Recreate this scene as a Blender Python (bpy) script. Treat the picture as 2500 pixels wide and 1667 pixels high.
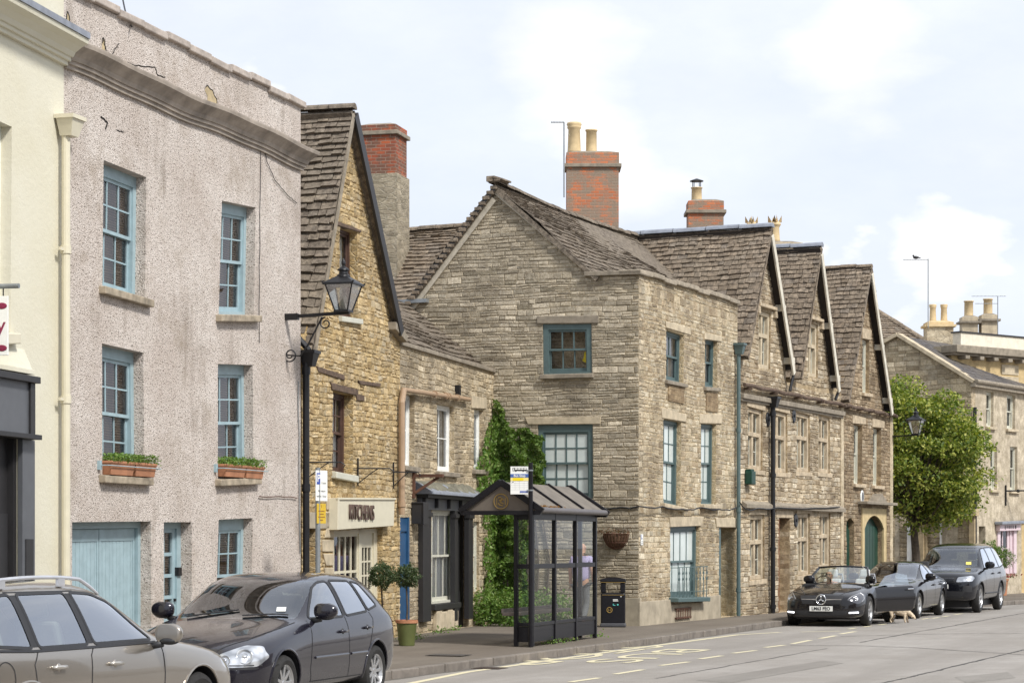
import bpy, bmesh, math, random
from mathutils import Vector, Matrix, geometry, noise
from mathutils.bvhtree import BVHTree
R = math.radians
random.seed(11)
for o in list(bpy.data.objects): bpy.data.objects.remove(o)
sc = bpy.context.scene
COL = sc.collection
# ---------------------------------------------------------------- camera
EYE = Vector((0, 0, 1.85)); FPX = 5500.0; HOR = 1325.0
cam = bpy.data.objects.new('camera', bpy.data.cameras.new('camera')); COL.objects.link(cam)
cam.location = EYE; cam.rotation_euler = (R(90), 0, 0)
cam.data.sensor_width = 36; cam.data.lens = FPX / 2500 * 36
cam.data.shift_y = (HOR - 833.5) / 2500
cam.data.clip_end = 2000; cam.data.clip_start = 0.5
sc.camera = cam
# ---------------------------------------------------------------- light
SUN_EL, SUN_AZ = R(46), R(138)      # azimuth measured clockwise from +Y: behind and right of the camera
sc.view_settings.view_transform = 'Standard'; sc.view_settings.look = 'None'
sc.view_settings.exposure = 0.62; sc.view_settings.gamma = 1
sd = Vector((math.sin(SUN_AZ) * math.cos(SUN_EL), math.cos(SUN_AZ) * math.cos(SUN_EL), math.sin(SUN_EL)))
sl = bpy.data.lights.new('sun', 'SUN'); sl.energy = 2.7; sl.angle = R(9); sl.color = (1, .97, .925)
so = bpy.data.objects.new('sun', sl); COL.objects.link(so)
so.rotation_euler = sd.to_track_quat('Z', 'Y').to_euler(); so.location = (10, -10, 30)


class NT:
    """tiny node graph writer"""
    def __init__(s, nt): s.nt = nt
    def n(s, t, ins=None, **at):
        nd = s.nt.nodes.new('ShaderNode' + t)
        for k, v in at.items(): setattr(nd, k, v)
        for k, v in (ins or {}).items():
            if isinstance(v, bpy.types.NodeSocket): s.nt.links.new(v, nd.inputs[k])
            else: nd.inputs[k].default_value = v
        return nd
    def mix(s, f, a, b, bt='MIX'):
        c = lambda v: (*v, 1) if isinstance(v, tuple) and len(v) == 3 else v
        return s.n('Mix', {0: f, 6: c(a), 7: c(b)}, data_type='RGBA', blend_type=bt).outputs[2]
    def math(s, op, a, b=0.0, c=None):
        i = {0: a, 1: b}
        if c is not None: i[2] = c
        return s.n('Math', i, operation=op).outputs[0]
    def ramp(s, f, stops, interp='LINEAR'):
        nd = s.n('ValToRGB', {0: f}); cr = nd.color_ramp; cr.interpolation = interp
        while len(cr.elements) < len(stops): cr.elements.new(.5)
        for e, (p, c) in zip(cr.elements, stops):
            e.position = p; e.color = (*c, 1) if isinstance(c, tuple) else (c, c, c, 1)
        return nd.outputs[0]
    def noise(s, vec, sc_, det=3, ro=.6, out='Fac'):
        i = {'Scale': sc_, 'Detail': det, 'Roughness': ro}
        if vec is not None: i['Vector'] = vec
        return s.n('TexNoise', i).outputs[out]
    def vec(s, v, m=(1, 1, 1), a=(0, 0, 0)):
        return s.n('Mapping', {0: v, 1: a, 3: m}).outputs[0]


# ---------------------------------------------------------------- sky
w = bpy.data.worlds.new('World'); sc.world = w; w.use_nodes = True
g = NT(w.node_tree); w.node_tree.nodes.clear()
sky = g.n('TexSky', sky_type='NISHITA', sun_disc=False, sun_elevation=SUN_EL, sun_rotation=SUN_AZ, air_density=1.0, dust_density=1.5)
tc = g.n('TexCoord').outputs['Generated']
tv = g.vec(tc, (1, 1, 2.2))
big = g.noise(tv, 2.6, 8, .58); fine = g.noise(g.vec(tv, a=(3, 1, 7)), 9, 8, .62)
dist = g.n('VectorMath', {0: fine and g.n('TexNoise', {'Vector': tv, 'Scale': 14, 'Detail': 6}).outputs['Color'], 1: (.5, .5, .5)}, operation='SUBTRACT').outputs[0]
dsc = g.n('VectorMath', {0: dist, 3: .09}, operation='SCALE').outputs[0]
wv = g.n('VectorMath', {0: tc, 1: dsc}, operation='ADD').outputs[0]
def blob(px, py, r, soft):
    d = Vector(((px - 1250) / FPX, 1, (HOR - py) / FPX)).normalized()
    ln = g.n('VectorMath', {0: wv, 1: d}, operation='DISTANCE').outputs[1]
    return g.n('MapRange', {0: ln, 1: r, 2: r * soft, 3: 0., 4: 1.}).outputs[0]
m = g.n('MapRange', {0: big, 1: .28, 2: .70}).outputs[0]
m = g.math('MULTIPLY', m, .7)
for b in ((560, 190, .024, .6), (655, 230, .02, .6), (760, 300, .016, .5), (1980, 600, .017, .6), (2120, 640, .018, .6), (2330, 670, .03, .6), (1500, 330, .045, .3), (1400, 150, .06, .2), (2100, 120, .05, .2)):
    m = g.math('MAXIMUM', m, g.math('MULTIPLY', blob(*b), .95))
cl = g.mix(g.n('MapRange', {0: fine, 1: .3, 2: .75}).outputs[0], (.72, .735, .77), (.95, .95, .955))
b1 = g.n('Background', {0: g.mix(.9, sky.outputs[0], (5.25, 5.75, 6.75)), 1: .1}); b2 = g.n('Background', {0: cl, 1: .88})
ms = g.n('MixShader', {0: m, 1: b1.outputs[0], 2: b2.outputs[0]})
g.n('OutputWorld', {0: ms.outputs[0]})


# ---------------------------------------------------------------- mesh helpers
class MB:
    def __init__(s): s.v = []; s.f = []; s.m = []
    def add(s, vs, fs, mi=0):
        b = len(s.v); s.v += [tuple(p) for p in vs]
        for f in fs: s.f.append([b + i for i in f]); s.m.append(mi)
    def hexa(s, p, mi=0):
        s.add(p, [(0, 3, 2, 1), (4, 5, 6, 7), (0, 1, 5, 4), (1, 2, 6, 5), (2, 3, 7, 6), (3, 0, 4, 7)], mi)
    def box(s, x0, x1, y0, y1, z0, z1, mi=0):
        s.hexa([(x0, y0, z0), (x1, y0, z0), (x1, y1, z0), (x0, y1, z0), (x0, y0, z1), (x1, y0, z1), (x1, y1, z1), (x0, y1, z1)], mi)
    def tube(s, pts, r, n=8, mi=0, cap=True):
        pts = [Vector(p) for p in pts]; rs = r if isinstance(r, (list, tuple)) else [r] * len(pts)
        b = len(s.v); up = None
        for i, p in enumerate(pts):
            d = (pts[min(i + 1, len(pts) - 1)] - pts[max(i - 1, 0)])
            d = d.normalized() if d.length > 1e-9 else Vector((0, 0, 1))
            if up is None:
                up = Vector((0, 0, 1)) if abs(d.z) < .9 else Vector((1, 0, 0))
            a = d.cross(up).normalized(); c = a.cross(d).normalized(); up = c
            for k in range(n):
                t = 2 * math.pi * k / n
                s.v.append(tuple(p + (a * math.cos(t) + c * math.sin(t)) * rs[i]))
        for i in range(len(pts) - 1):
            for k in range(n):
                k2 = (k + 1) % n
                s.f.append([b + i * n + k, b + i * n + k2, b + (i + 1) * n + k2, b + (i + 1) * n + k]); s.m.append(mi)
        if cap:
            s.f.append([b + k for k in range(n)][::-1]); s.m.append(mi)
            e = b + (len(pts) - 1) * n
            s.f.append([e + k for k in range(n)]); s.m.append(mi)
    def lathe(s, prof, n=24, o=(0, 0, 0), ax='z', mi=0, cap=True):
        b = len(s.v); o = Vector(o)
        for r_, h in prof:
            for k in range(n):
                t = 2 * math.pi * k / n; c, d = r_ * math.cos(t), r_ * math.sin(t)
                s.v.append(tuple(o + Vector((c, d, h) if ax == 'z' else (c, h, d))))
        for i in range(len(prof) - 1):
            for k in range(n):
                k2 = (k + 1) % n
                q = [b + i * n + k, b + i * n + k2, b + (i + 1) * n + k2, b + (i + 1) * n + k]
                s.f.append(q if ax == 'z' else q[::-1]); s.m.append(mi)
        for e, rv in (((0, True), (len(prof) - 1, False)) if cap else ()):
            if prof[e][0] > 1e-4:
                q = [b + e * n + k for k in range(n)]
                if rv: q = q[::-1]
                s.f.append(q if ax == 'z' else q[::-1]); s.m.append(mi)
    def ball(s, c, r, n=12, mi=0, sc3=(1, 1, 1)):
        prof = [(max(1e-5, math.sin(math.pi * i / n) * r), -math.cos(math.pi * i / n) * r) for i in range(n + 1)]
        b = len(s.v); s.lathe(prof, n + 4, (0, 0, 0), 'z', mi)
        for i in range(b, len(s.v)):
            v = s.v[i]; s.v[i] = (c[0] + v[0] * sc3[0], c[1] + v[1] * sc3[1], c[2] + v[2] * sc3[2])
    def mark(s):
        s.cuts = getattr(s, 'cuts', []) + [(len(s.v), len(s.f))]
    def build_each(s, name, mats, parent=None, mw=None, smooth=False, bev=0):
        pv = pf = 0; out = []
        for v, f in getattr(s, 'cuts', []) + [(len(s.v), len(s.f))]:
            if f > pf:
                q = MB(); q.v = s.v[pv:v]; q.f = [[i - pv for i in x] for x in s.f[pf:f]]; q.m = s.m[pf:f]; out.append(q.build(name, mats, parent, mw, smooth, bev))
            pv, pf = v, f
        return out
    def build(s, name, mats, parent=None, mw=None, smooth=False, bev=0):
        me = bpy.data.meshes.new(name); me.from_pydata(s.v, [], s.f)
        for mm in (mats if isinstance(mats, (list, tuple)) else [mats]): me.materials.append(mm)
        me.polygons.foreach_set('material_index', s.m)
        if smooth: me.polygons.foreach_set('use_smooth', [True] * len(s.f))
        me.update()
        return link(name, me, parent, mw, bev)

def link(name, me, parent=None, mw=None, bev=0):
    o = bpy.data.objects.new(name, me); COL.objects.link(o)
    if parent is not None: o.parent = parent
    if mw is not None:
        o.matrix_local = mw
    if bev:
        md = o.modifiers.new('bevel', 'BEVEL'); md.width = bev; md.segments = 2; md.limit_method = 'ANGLE'; md.harden_normals = False
    return o
def smooth_by_angle(me, a=40):
    bm = bmesh.new(); bm.from_mesh(me)
    for f in bm.faces: f.smooth = True
    for e in bm.edges:
        e.smooth = not (len(e.link_faces) == 2 and e.calc_face_angle(0) > R(a))
    bm.to_mesh(me); bm.free()
def tag(o, label, cat=None, group=None, kind=None):
    if label: o['label'] = label
    if cat: o['category'] = cat
    if group: o['group'] = group
    if kind: o['kind'] = kind
    return o
def thing(name, label, cat, M=None, group=None):
    o = bpy.data.objects.new(name, None); COL.objects.link(o); o.empty_display_size = .3
    if M is not None: o.matrix_world = M; o.matrix_basis = M
    return tag(o, label, cat, group)

class Fr:
    """vertical wall plane: u along the wall, w out of it, z up; mesh coordinates are (u, -w, z)"""
    def __init__(s, x, y, dx, dy, L=0):
        l = math.hypot(dx, dy); s.O = Vector((x, y, 0)); s.u = Vector((dx / l, dy / l, 0)); s.n = Vector((dy / l, -dx / l, 0)); s.L = L
        s.M = Matrix(((s.u.x, -s.n.x, 0, x), (s.u.y, -s.n.y, 0, y), (0, 0, 1, 0), (0, 0, 0, 1)))
    def hit(s, px, py, w=0):
        r = Vector(((px - 1250) / FPX, 1, (HOR - py) / FPX))
        t = ((s.O + s.n * w - EYE).dot(s.n)) / r.dot(s.n); p = EYE + r * t
        return ((p - s.O).dot(s.u), p.z)
    def q(s, *c, w=0): return [s.hit(a, b, w) for a, b in c]
    def W(s, u, w, z): return s.O + s.u * u + s.n * w + Vector((0, 0, z))
def lerp(a, b, t): return a + (b - a) * t
def quadpt(q, s, t):      # q: TL TR BR BL in (u,z); s right, t up
    (a, b, c, d) = [Vector(p) for p in q]
    return (d.lerp(c, s)).lerp(a.lerp(b, s), t)
def spans(poly, z):
    xs = []
    for i in range(len(poly)):
        (x0, z0), (x1, z1) = poly[i - 1], poly[i]
        if (z0 > z) != (z1 > z): xs.append(x0 + (z - z0) / (z1 - z0) * (x1 - x0))
    xs.sort(); return list(zip(xs[::2], xs[1::2]))
def masonry(mb, outline, holes, ch, wd, seed, proud=.022, mi=1, rough=1.):
    """every stone a block of its own standing a little proud of the mortar"""
    rng = random.Random(seed); z = min(p[1] for p in outline) + .01; zt = max(p[1] for p in outline)
    while z < zt - .02:
        h = rng.uniform(*ch) * (1.45 if rng.random() < .12 else 1); a, b = z + .01, z + h - .006
        iv = []
        s1, s2, s3 = spans(outline, a), spans(outline, b), spans(outline, (a + b) / 2)
        for i, (x0, x1) in enumerate(s3):
            l = max([x0] + [s[i][0] for s in (s1, s2) if len(s) > i]); r = min([x1] + [s[i][1] for s in (s1, s2) if len(s) > i])
            iv.append((l, r))
        for hl in holes:
            cutl = []
            for zz in (a, b, (a + b) / 2): cutl += spans(hl, zz)
            if cutl:
                lo, hi = min(c[0] for c in cutl), max(c[1] for c in cutl); nv = []
                for l, r in iv:
                    if hi <= l or lo >= r: nv.append((l, r))
                    else:
                        if lo > l: nv.append((l, lo))
                        if hi < r: nv.append((hi, r))
                iv = nv
        for l, r in iv:
            x = l
            while x < r - .02:
                w_ = rng.uniform(*wd) * (1 + .5 * (rng.random() < .12)); e = min(r, x + w_)
                if r - e < .05: e = r
                x0, x1 = x + .006, e - .006; x = e
                if x1 - x0 < .02: continue
                if h > .09 * 1.05 and rng.random() < .18: parts = ((a, lerp(a, b, .5) - .004), (lerp(a, b, .5) + .004, b))
                else: parts = ((a, b),)
                for c, d in parts:
                    j = .009 * rough; J = lambda: rng.uniform(-j, j); y = -proud * rng.uniform(.35, 1.15); iy = min(.012, (d - c) * .22)
                    bk = [(x0, 0, c), (x1, 0, c), (x1, 0, d), (x0, 0, d)]
                    f = [(x0 + iy + J(), y + J() * .5, c + iy + J()), (x1 - iy + J(), y + J() * .5, c + iy + J()), (x1 - iy + J(), y + J() * .5, d - iy * .7 + J()), (x0 + iy + J(), y + J() * .5, d - iy * .7 + J())]
                    wv = lambda p: (p[0], p[1], p[2] + .022 * noise.noise(Vector((p[0] * .9, p[2] * 1.2, seed))) * 1.6 + .012 * noise.noise(Vector((p[0] * 3.1, p[2] * 2.5, seed + 5))))
                    bk = [wv(p) for p in bk]; f = [wv(p) for p in f]
                    mb.add(bk + f, [(4, 5, 6, 7), (0, 1, 5, 4), (1, 2, 6, 5), (2, 3, 7, 6), (3, 0, 4, 7)], mi)
        z += h
def wall(parent, name, outline, holes, rev, mat, thick=.3, mw=None, rmat=None, back=True, st=None):
    """wall polygon with openings; the opening sides run back by rev"""
    mb = MB()
    loops = [[Vector((u, 0, z)) for u, z in outline]] + [[Vector((u, 0, z)) for u, z in h] for h in holes]
    flat = [p for l in loops for p in l]; tris = geometry.tessellate_polygon(loops)
    mb.v = [tuple(p) for p in flat]
    for t in tris:
        a, b, c = (flat[i] for i in t)
        nn = (b - a).cross(c - a)
        if nn.y > 0: t = (t[0], t[2], t[1])
        mb.f.append(list(t)); mb.m.append(0)
    for k, h in enumerate(holes):
        rv = rev[k] if isinstance(rev, (list, tuple)) else rev
        cx = sum(p[0] for p in h) / len(h); cz = sum(p[1] for p in h) / len(h)
        for i in range(len(h)):
            (a, b), (c, d) = h[i], h[(i + 1) % len(h)]
            mb.add([(a, 0, b), (c, 0, d), (c, rv, d), (a, rv, b)], [(0, 1, 2, 3)], 1 if rmat else 0)
    n = len(outline)
    for i in range(n):
        (a, b), (c, d) = outline[i], outline[(i + 1) % n]
        mb.add([(a, 0, b), (c, 0, d), (c, thick, d), (a, thick, b)], [(0, 1, 2, 3)])
    if st: masonry(mb, outline, holes, st[1], st[2], st[3], *st[4:]); return mb.build(name, [mat, st[0]], parent, mw)
    return mb.build(name, [mat, rmat] if rmat else [mat], parent, mw)
def hx(mb, q, s0, s1, t0, t1, y0, y1, mi=0):
    P = [quadpt(q, a, b) for a, b in ((s0, t0), (s1, t0), (s1, t1), (s0, t1))]
    mb.hexa([(P[0].x, y0, P[0].y), (P[1].x, y0, P[1].y), (P[1].x, y1, P[1].y), (P[0].x, y1, P[0].y),
             (P[3].x, y0, P[3].y), (P[2].x, y0, P[2].y), (P[2].x, y1, P[2].y), (P[3].x, y1, P[3].y)], mi)
def size(q):
    (a, b, c, d) = [Vector(p) for p in q]
    return ((b - a).length + (c - d).length) / 2, ((a - d).length + (b - c).length) / 2
def text_mesh(s, h, ext, mat, name, parent, M, align='CENTER', bold=0, sx=1):
    cu = bpy.data.curves.new('t', 'FONT'); cu.body = s; cu.size = h; cu.extrude = ext; cu.align_x = align; cu.align_y = 'CENTER'; cu.offset = bold
    o = bpy.data.objects.new('t', cu); COL.objects.link(o)
    me = bpy.data.meshes.new_from_object(o.evaluated_get(bpy.context.evaluated_depsgraph_get()))
    bpy.data.objects.remove(o)
    me.transform(Matrix.Diagonal((sx, 1, 1, 1)))
    me.materials.clear(); me.materials.append(mat)
    return link(name, me, parent, M)

# ---------------------------------------------------------------- materials
MATS = {}
def newmat(name):
    m = bpy.data.materials.new(name); m.use_nodes = True; m.node_tree.nodes.clear()
    return m, NT(m.node_tree)
def fin(m, g, base, rough=.8, bump=None, bs=.5, bd=.02, metal=0., coat=0., spec=.5, **kw):
    i = {'Base Color': (*base, 1) if isinstance(base, tuple) else base, 'Roughness': rough, 'Metallic': metal, 'Coat Weight': coat, 'Coat Roughness': .03, 'Specular IOR Level': spec}
    i.update(kw)
    if bump is not None: i['Normal'] = g.n('Bump', {'Strength': bs, 'Distance': bd, 'Height': bump}).outputs[0]
    b = g.n('BsdfPrincipled', i); g.n('OutputMaterial', {0: b.outputs[0]})
    return m
def uvz(g):
    """(u + depth, z) in the wall's own frame, metres"""
    s = g.n('SeparateXYZ', {0: g.n('TexCoord').outputs['Object']})
    return g.n('CombineXYZ', {0: g.math('ADD', s.outputs[0], s.outputs[1]), 1: s.outputs[2], 2: 0.}).outputs[0]
def plain(name, col, rough=.6, metal=0., coat=0., var=.12, bump=.15, vs=6, spec=.5):
    m, g = newmat(name); tc = g.n('TexCoord').outputs['Object']
    n1 = g.noise(tc, vs, 5); n2 = g.noise(tc, vs * 12, 3)
    f = g.n('MapRange', {0: n1, 1: .3, 2: .7, 3: 1 - var, 4: 1 + var * .6}).outputs[0]
    c = g.mix(1.0, (*col, 1), g.n('CombineXYZ', {0: f, 1: f, 2: f}).outputs[0], 'MULTIPLY')
    r = g.n('MapRange', {0: n2, 3: rough * .85, 4: min(1, rough * 1.15)}).outputs[0]
    return fin(m, g, c, r, g.math('ADD', n1, g.math('MULTIPLY', n2, .3)), bump, .005, metal, coat, spec)
def stone(name, cols, mortar, sx, sz, dist=.05, stain=(.16, .14, .115), st=.5, lich=.25, bs=.7, seed=0, coursed=False, mw=.05, streak=.3, bd=.03, patchy=.5):
    m, g = newmat(name); P = uvz(g)
    P = g.vec(P, a=(seed * 3.7, seed * 1.3, 0))
    nz = g.n('TexNoise', {'Vector': P, 'Scale': 2.2, 'Detail': 4}).outputs['Color']
    nz2 = g.n('TexNoise', {'Vector': P, 'Scale': 11, 'Detail': 3}).outputs['Color']
    d = g.n('VectorMath', {0: nz, 1: (.5, .5, .5)}, operation='SUBTRACT').outputs[0]
    d2 = g.n('VectorMath', {0: nz2, 1: (.5, .5, .5)}, operation='SUBTRACT').outputs[0]
    Q = g.n('VectorMath', {0: d, 1: (dist * 2, dist * 2.6, 0), 2: P}, operation='MULTIPLY_ADD').outputs[0]
    Q = g.n('VectorMath', {0: d2, 1: (dist * .9, dist * .6, 0), 2: Q}, operation='MULTIPLY_ADD').outputs[0]
    if coursed:
        br = g.n('TexBrick', {'Vector': Q, 'Color1': (0, 0, 0, 1), 'Color2': (1, 1, 1, 1), 'Mortar': (.5, .5, .5, 1), 'Scale': 1., 'Mortar Size': mw * sz * .22, 'Mortar Smooth': .6, 'Bias': 0., 'Brick Width': sx, 'Row Height': sz}, offset=.5, squash=.7, squash_frequency=3)
        cell = br.outputs[0]; edge = g.math('SUBTRACT', 1., br.outputs[1])
        edgem = edge
    else:
        V = g.vec(Q, (1 / sx, 1 / sz, 1))
        vc = g.n('TexVoronoi', {'Vector': V, 'Scale': 1., 'Randomness': .85}, voronoi_dimensions='2D').outputs['Color']
        cell = g.n('SeparateColor', {0: vc}).outputs[0]
        ed = g.n('TexVoronoi', {'Vector': V, 'Scale': 1., 'Randomness': .85}, voronoi_dimensions='2D', feature='DISTANCE_TO_EDGE').outputs['Distance']
        edge = g.n('MapRange', {0: ed, 1: 0., 2: mw * 2.2}).outputs[0]
        edgem = g.n('MapRange', {0: ed, 1: mw * .4, 2: mw * 1.3}).outputs[0]
    cols = [tuple(v * 1.22 for v in c) for c in cols]; mortar = tuple(v * 1.22 for v in mortar)
    n = len(cols); base = g.ramp(cell, [(i / max(1, n - 1), c) for i, c in enumerate(cols)])
    fn = g.noise(P, 26, 5, .7); gr = g.noise(P, 70, 3, .7)
    base = g.mix(g.n('MapRange', {0: fn, 1: .35, 2: .7}).outputs[0], g.mix(1., base, (.72, .7, .66), 'MULTIPLY'), base)
    lay = g.noise(g.vec(Q, (1.1 / sx, .55 / sz, 1)), 1.3, 6, .8)
    base = g.mix(g.n('MapRange', {0: lay, 1: .36, 2: .64, 3: .0, 4: .75}).outputs[0], g.mix(1., base, (.56, .53, .48), 'MULTIPLY'), g.mix(1., base, (1.32, 1.3, 1.26), 'MULTIPLY'))
    jn = g.n('MapRange', {0: g.noise(P, 6, 4, .7), 1: .35, 2: .6, 3: .35, 4: 1.}).outputs[0]
    base = g.mix(g.math('MULTIPLY', g.math('SUBTRACT', 1., edgem), jn), base, mortar)
    big = g.noise(P, .55, 5, .65); med = g.noise(P, 2.6, 5, .7)
    sm = g.n('MapRange', {0: g.math('ADD', g.math('MULTIPLY', big, patchy), g.math('MULTIPLY', med, 1 - patchy)), 1: .44, 2: .62}).outputs[0]
    base = g.mix(g.math('MULTIPLY', sm, st), base, stain)
    sv = g.noise(g.vec(P, (3.2, .35, 1)), 1.6, 5, .65)
    base = g.mix(g.math('MULTIPLY', g.n('MapRange', {0: sv, 1: .55, 2: .72}).outputs[0], streak), base, stain)
    bl = g.n('MapRange', {0: g.noise(P, 19, 4, .75), 1: .62, 2: .70}).outputs[0]
    base = g.mix(g.math('MULTIPLY', bl, .5), base, (.1, .09, .075))
    ll = g.n('MapRange', {0: g.noise(g.vec(P, a=(9, 4, 0)), 15, 4, .7), 1: .60, 2: .68}).outputs[0]
    base = g.mix(g.math('MULTIPLY', ll, lich), base, (.62, .59, .52))
    h = g.math('ADD', g.math('ADD', g.math('MULTIPLY', edge, .38), g.math('MULTIPLY', lay, 1.1)), g.math('ADD', g.math('MULTIPLY', fn, .55), g.math('MULTIPLY', cell, .35)))
    h = g.math('ADD', h, g.math('MULTIPLY', gr, .2))
    return fin(m, g, base, .92, h, bs, bd, spec=.2)

def blockmat(name, cols, stain=(.16, .13, .095), st=.5, lich=.3, seed=0, streak=.4, gain=1., contrast=1., patch=.9):
    m, g = newmat(name); P = g.vec(uvz(g), a=(seed * 3.1, seed * 1.7, 0)); rnd = g.n('NewGeometry').outputs['Random Per Island']
    cols = [tuple(min(.92, v * gain) for v in c) for c in cols]; n = len(cols); base = g.ramp(rnd, [(i / max(1, n - 1), c) for i, c in enumerate(cols)])
    r2 = g.math('FRACT', g.math('MULTIPLY', rnd, 17.3)); fv = g.n('MapRange', {0: r2, 3: 1 - .28 * contrast, 4: 1 + .22 * contrast}).outputs[0]
    base = g.mix(1., base, g.n('CombineXYZ', {0: fv, 1: fv, 2: fv}).outputs[0], 'MULTIPLY')
    f1 = g.noise(P, 14, 6, .8); f2 = g.noise(P, 48, 4, .75)
    base = g.mix(g.n('MapRange', {0: f1, 1: .36, 2: .62}).outputs[0], g.mix(1., base, (.62, .59, .54), 'MULTIPLY'), base)
    big = g.noise(g.vec(P, a=(2, 8, 0)), .75, 6, .72); pal = g.noise(g.vec(P, a=(7, 1, 0)), 1.6, 6, .75)
    base = g.mix(g.n('MapRange', {0: pal, 1: .54, 2: .68, 3: 0., 4: .5}).outputs[0], base, (.72, .655, .52))
    base = g.mix(g.n('MapRange', {0: big, 1: .47, 2: .62, 3: 0., 4: st}).outputs[0], base, stain)
    sv = g.noise(g.vec(P, (3.4, .3, 1)), 1.6, 6, .72)
    base = g.mix(g.n('MapRange', {0: sv, 1: .54, 2: .68, 3: 0., 4: streak}).outputs[0], base, stain)
    md = g.noise(g.vec(P, (1, 1.5, 1), (4, 4, 0)), 5, 6, .8)
    base = g.mix(g.n('MapRange', {0: md, 1: .54, 2: .66, 3: 0., 4: patch * st}).outputs[0], base, tuple(v * .8 for v in stain))
    base = g.mix(g.n('MapRange', {0: g.noise(P, 30, 4, .8), 1: .60, 2: .66, 3: 0., 4: .7}).outputs[0], base, (.07, .06, .045))
    base = g.mix(g.n('MapRange', {0: g.noise(g.vec(P, a=(9, 4, 0)), 24, 4, .75), 1: .60, 2: .66, 3: 0., 4: lich}).outputs[0], base, (.72, .70, .63))
    return fin(m, g, base, .93, g.math('ADD', f1, g.math('MULTIPLY', f2, .5)), .9, .025, spec=.15)
def roughcast(name):
    m, g = newmat(name); P = uvz(g)
    vo = g.n('TexVoronoi', {'Vector': P, 'Scale': 58.}, voronoi_dimensions='2D')
    n1 = g.noise(P, 34, 4, .7); n2 = g.noise(P, 9, 5, .7); n3 = g.noise(P, .8, 5, .6)
    base = g.mix(g.n('MapRange', {0: n3, 1: .35, 2: .65}).outputs[0], (.60, .53, .475), (.725, .665, .61))
    base = g.mix(g.n('MapRange', {0: n2, 1: .4, 2: .7}).outputs[0], g.mix(1., base, (.84, .82, .8), 'MULTIPLY'), base)
    base = g.mix(g.n('MapRange', {0: n1, 1: .55, 2: .60, 3: 0., 4: .92}).outputs[0], base, (.13, .105, .085))
    base = g.mix(g.n('MapRange', {0: g.noise(g.vec(P, a=(3, 7, 0)), 22, 3, .7), 1: .58, 2: .66, 3: 0., 4: .5}).outputs[0], base, (.2, .165, .14))
    sv = g.math('ADD', g.math('MULTIPLY', g.noise(g.vec(P, (2.2, .3, 1)), 1.1, 6, .7), .6), g.math('MULTIPLY', g.noise(P, .9, 4, .7), .4))
    base = g.mix(g.n('MapRange', {0: sv, 1: .535, 2: .66, 3: 0., 4: .6}).outputs[0], base, (.25, .205, .165))
    w2 = g.noise(g.vec(P, a=(5, 2, 0)), 1.1, 6, .75)
    base = g.mix(g.n('MapRange', {0: w2, 1: .52, 2: .68, 3: 0., 4: .55}).outputs[0], base, (.33, .27, .21))
    h = g.math('ADD', g.math('MULTIPLY', vo.outputs[0], -1.2), g.math('MULTIPLY', n1, 1.2))
    h = g.math('ADD', h, g.math('MULTIPLY', n2, .5))
    return fin(m, g, base, .95, h, .5, .02, spec=.15)
def tiles_mat(name, cols, seed=0, lich=.5):
    m, g = newmat(name); tc = g.vec(g.n('TexCoord').outputs['Object'], a=(seed, seed, 0))
    rnd = g.n('NewGeometry').outputs['Random Per Island']
    n = len(cols); base = g.ramp(rnd, [(i / (n - 1), c) for i, c in enumerate(cols)])
    n1 = g.noise(tc, 9, 6, .75); n2 = g.noise(tc, 34, 4, .7); n3 = g.noise(tc, .9, 4)
    base = g.mix(g.n('MapRange', {0: n1, 1: .40, 2: .62, 3: .8, 4: 0.}).outputs[0], base, (.062, .05, .04))
    base = g.mix(g.n('MapRange', {0: n3, 1: .4, 2: .7, 3: 0., 4: .45}).outputs[0], base, (.21, .175, .13))
    base = g.mix(g.n('MapRange', {0: n2, 1: .6, 2: .68, 3: 0., 4: lich}).outputs[0], base, (.46, .42, .34))
    return fin(m, g, base, .93, g.math('ADD', n1, g.math('MULTIPLY', n2, .5)), .8, .02, spec=.2)
def glassmat(name, tint=(.93, .97, .95), refl=1.0, wob=.05, thr=.06, gloss=(.92, .95, 1.0)):
    m, g = newmat(name); tc = g.n('TexCoord').outputs['Object']
    b = g.n('Bump', {'Strength': wob, 'Distance': .03, 'Height': g.noise(tc, 1.7, 2)}).outputs[0]
    fr = g.n('Fresnel', {'IOR': 1.5, 'Normal': b}).outputs[0]
    f = g.math('MINIMUM', g.math('ADD', g.math('MULTIPLY', fr, refl), thr), 1.)
    tr = g.n('BsdfTransparent', {0: (*tint, 1)}); gl = g.n('BsdfGlossy', {'Color': (*gloss, 1), 'Roughness': .015, 'Normal': b})
    ms = g.n('MixShader', {0: f, 1: tr.outputs[0], 2: gl.outputs[0]}); g.n('OutputMaterial', {0: ms.outputs[0]})
    return m
def curtainmat(name, col, fold=18, amp=.35, horiz=False):
    m, g = newmat(name); P = uvz(g)
    wv = g.n('TexWave', {'Vector': P, 'Scale': fold, 'Distortion': 0. if horiz else 1.5, 'Detail': 2.}, bands_direction='Y' if horiz else 'X').outputs['Fac']
    c = g.mix(wv, tuple(v * (1 - amp) for v in col), col)
    return fin(m, g, c, .9, wv, .6, .02, spec=.1)
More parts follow.
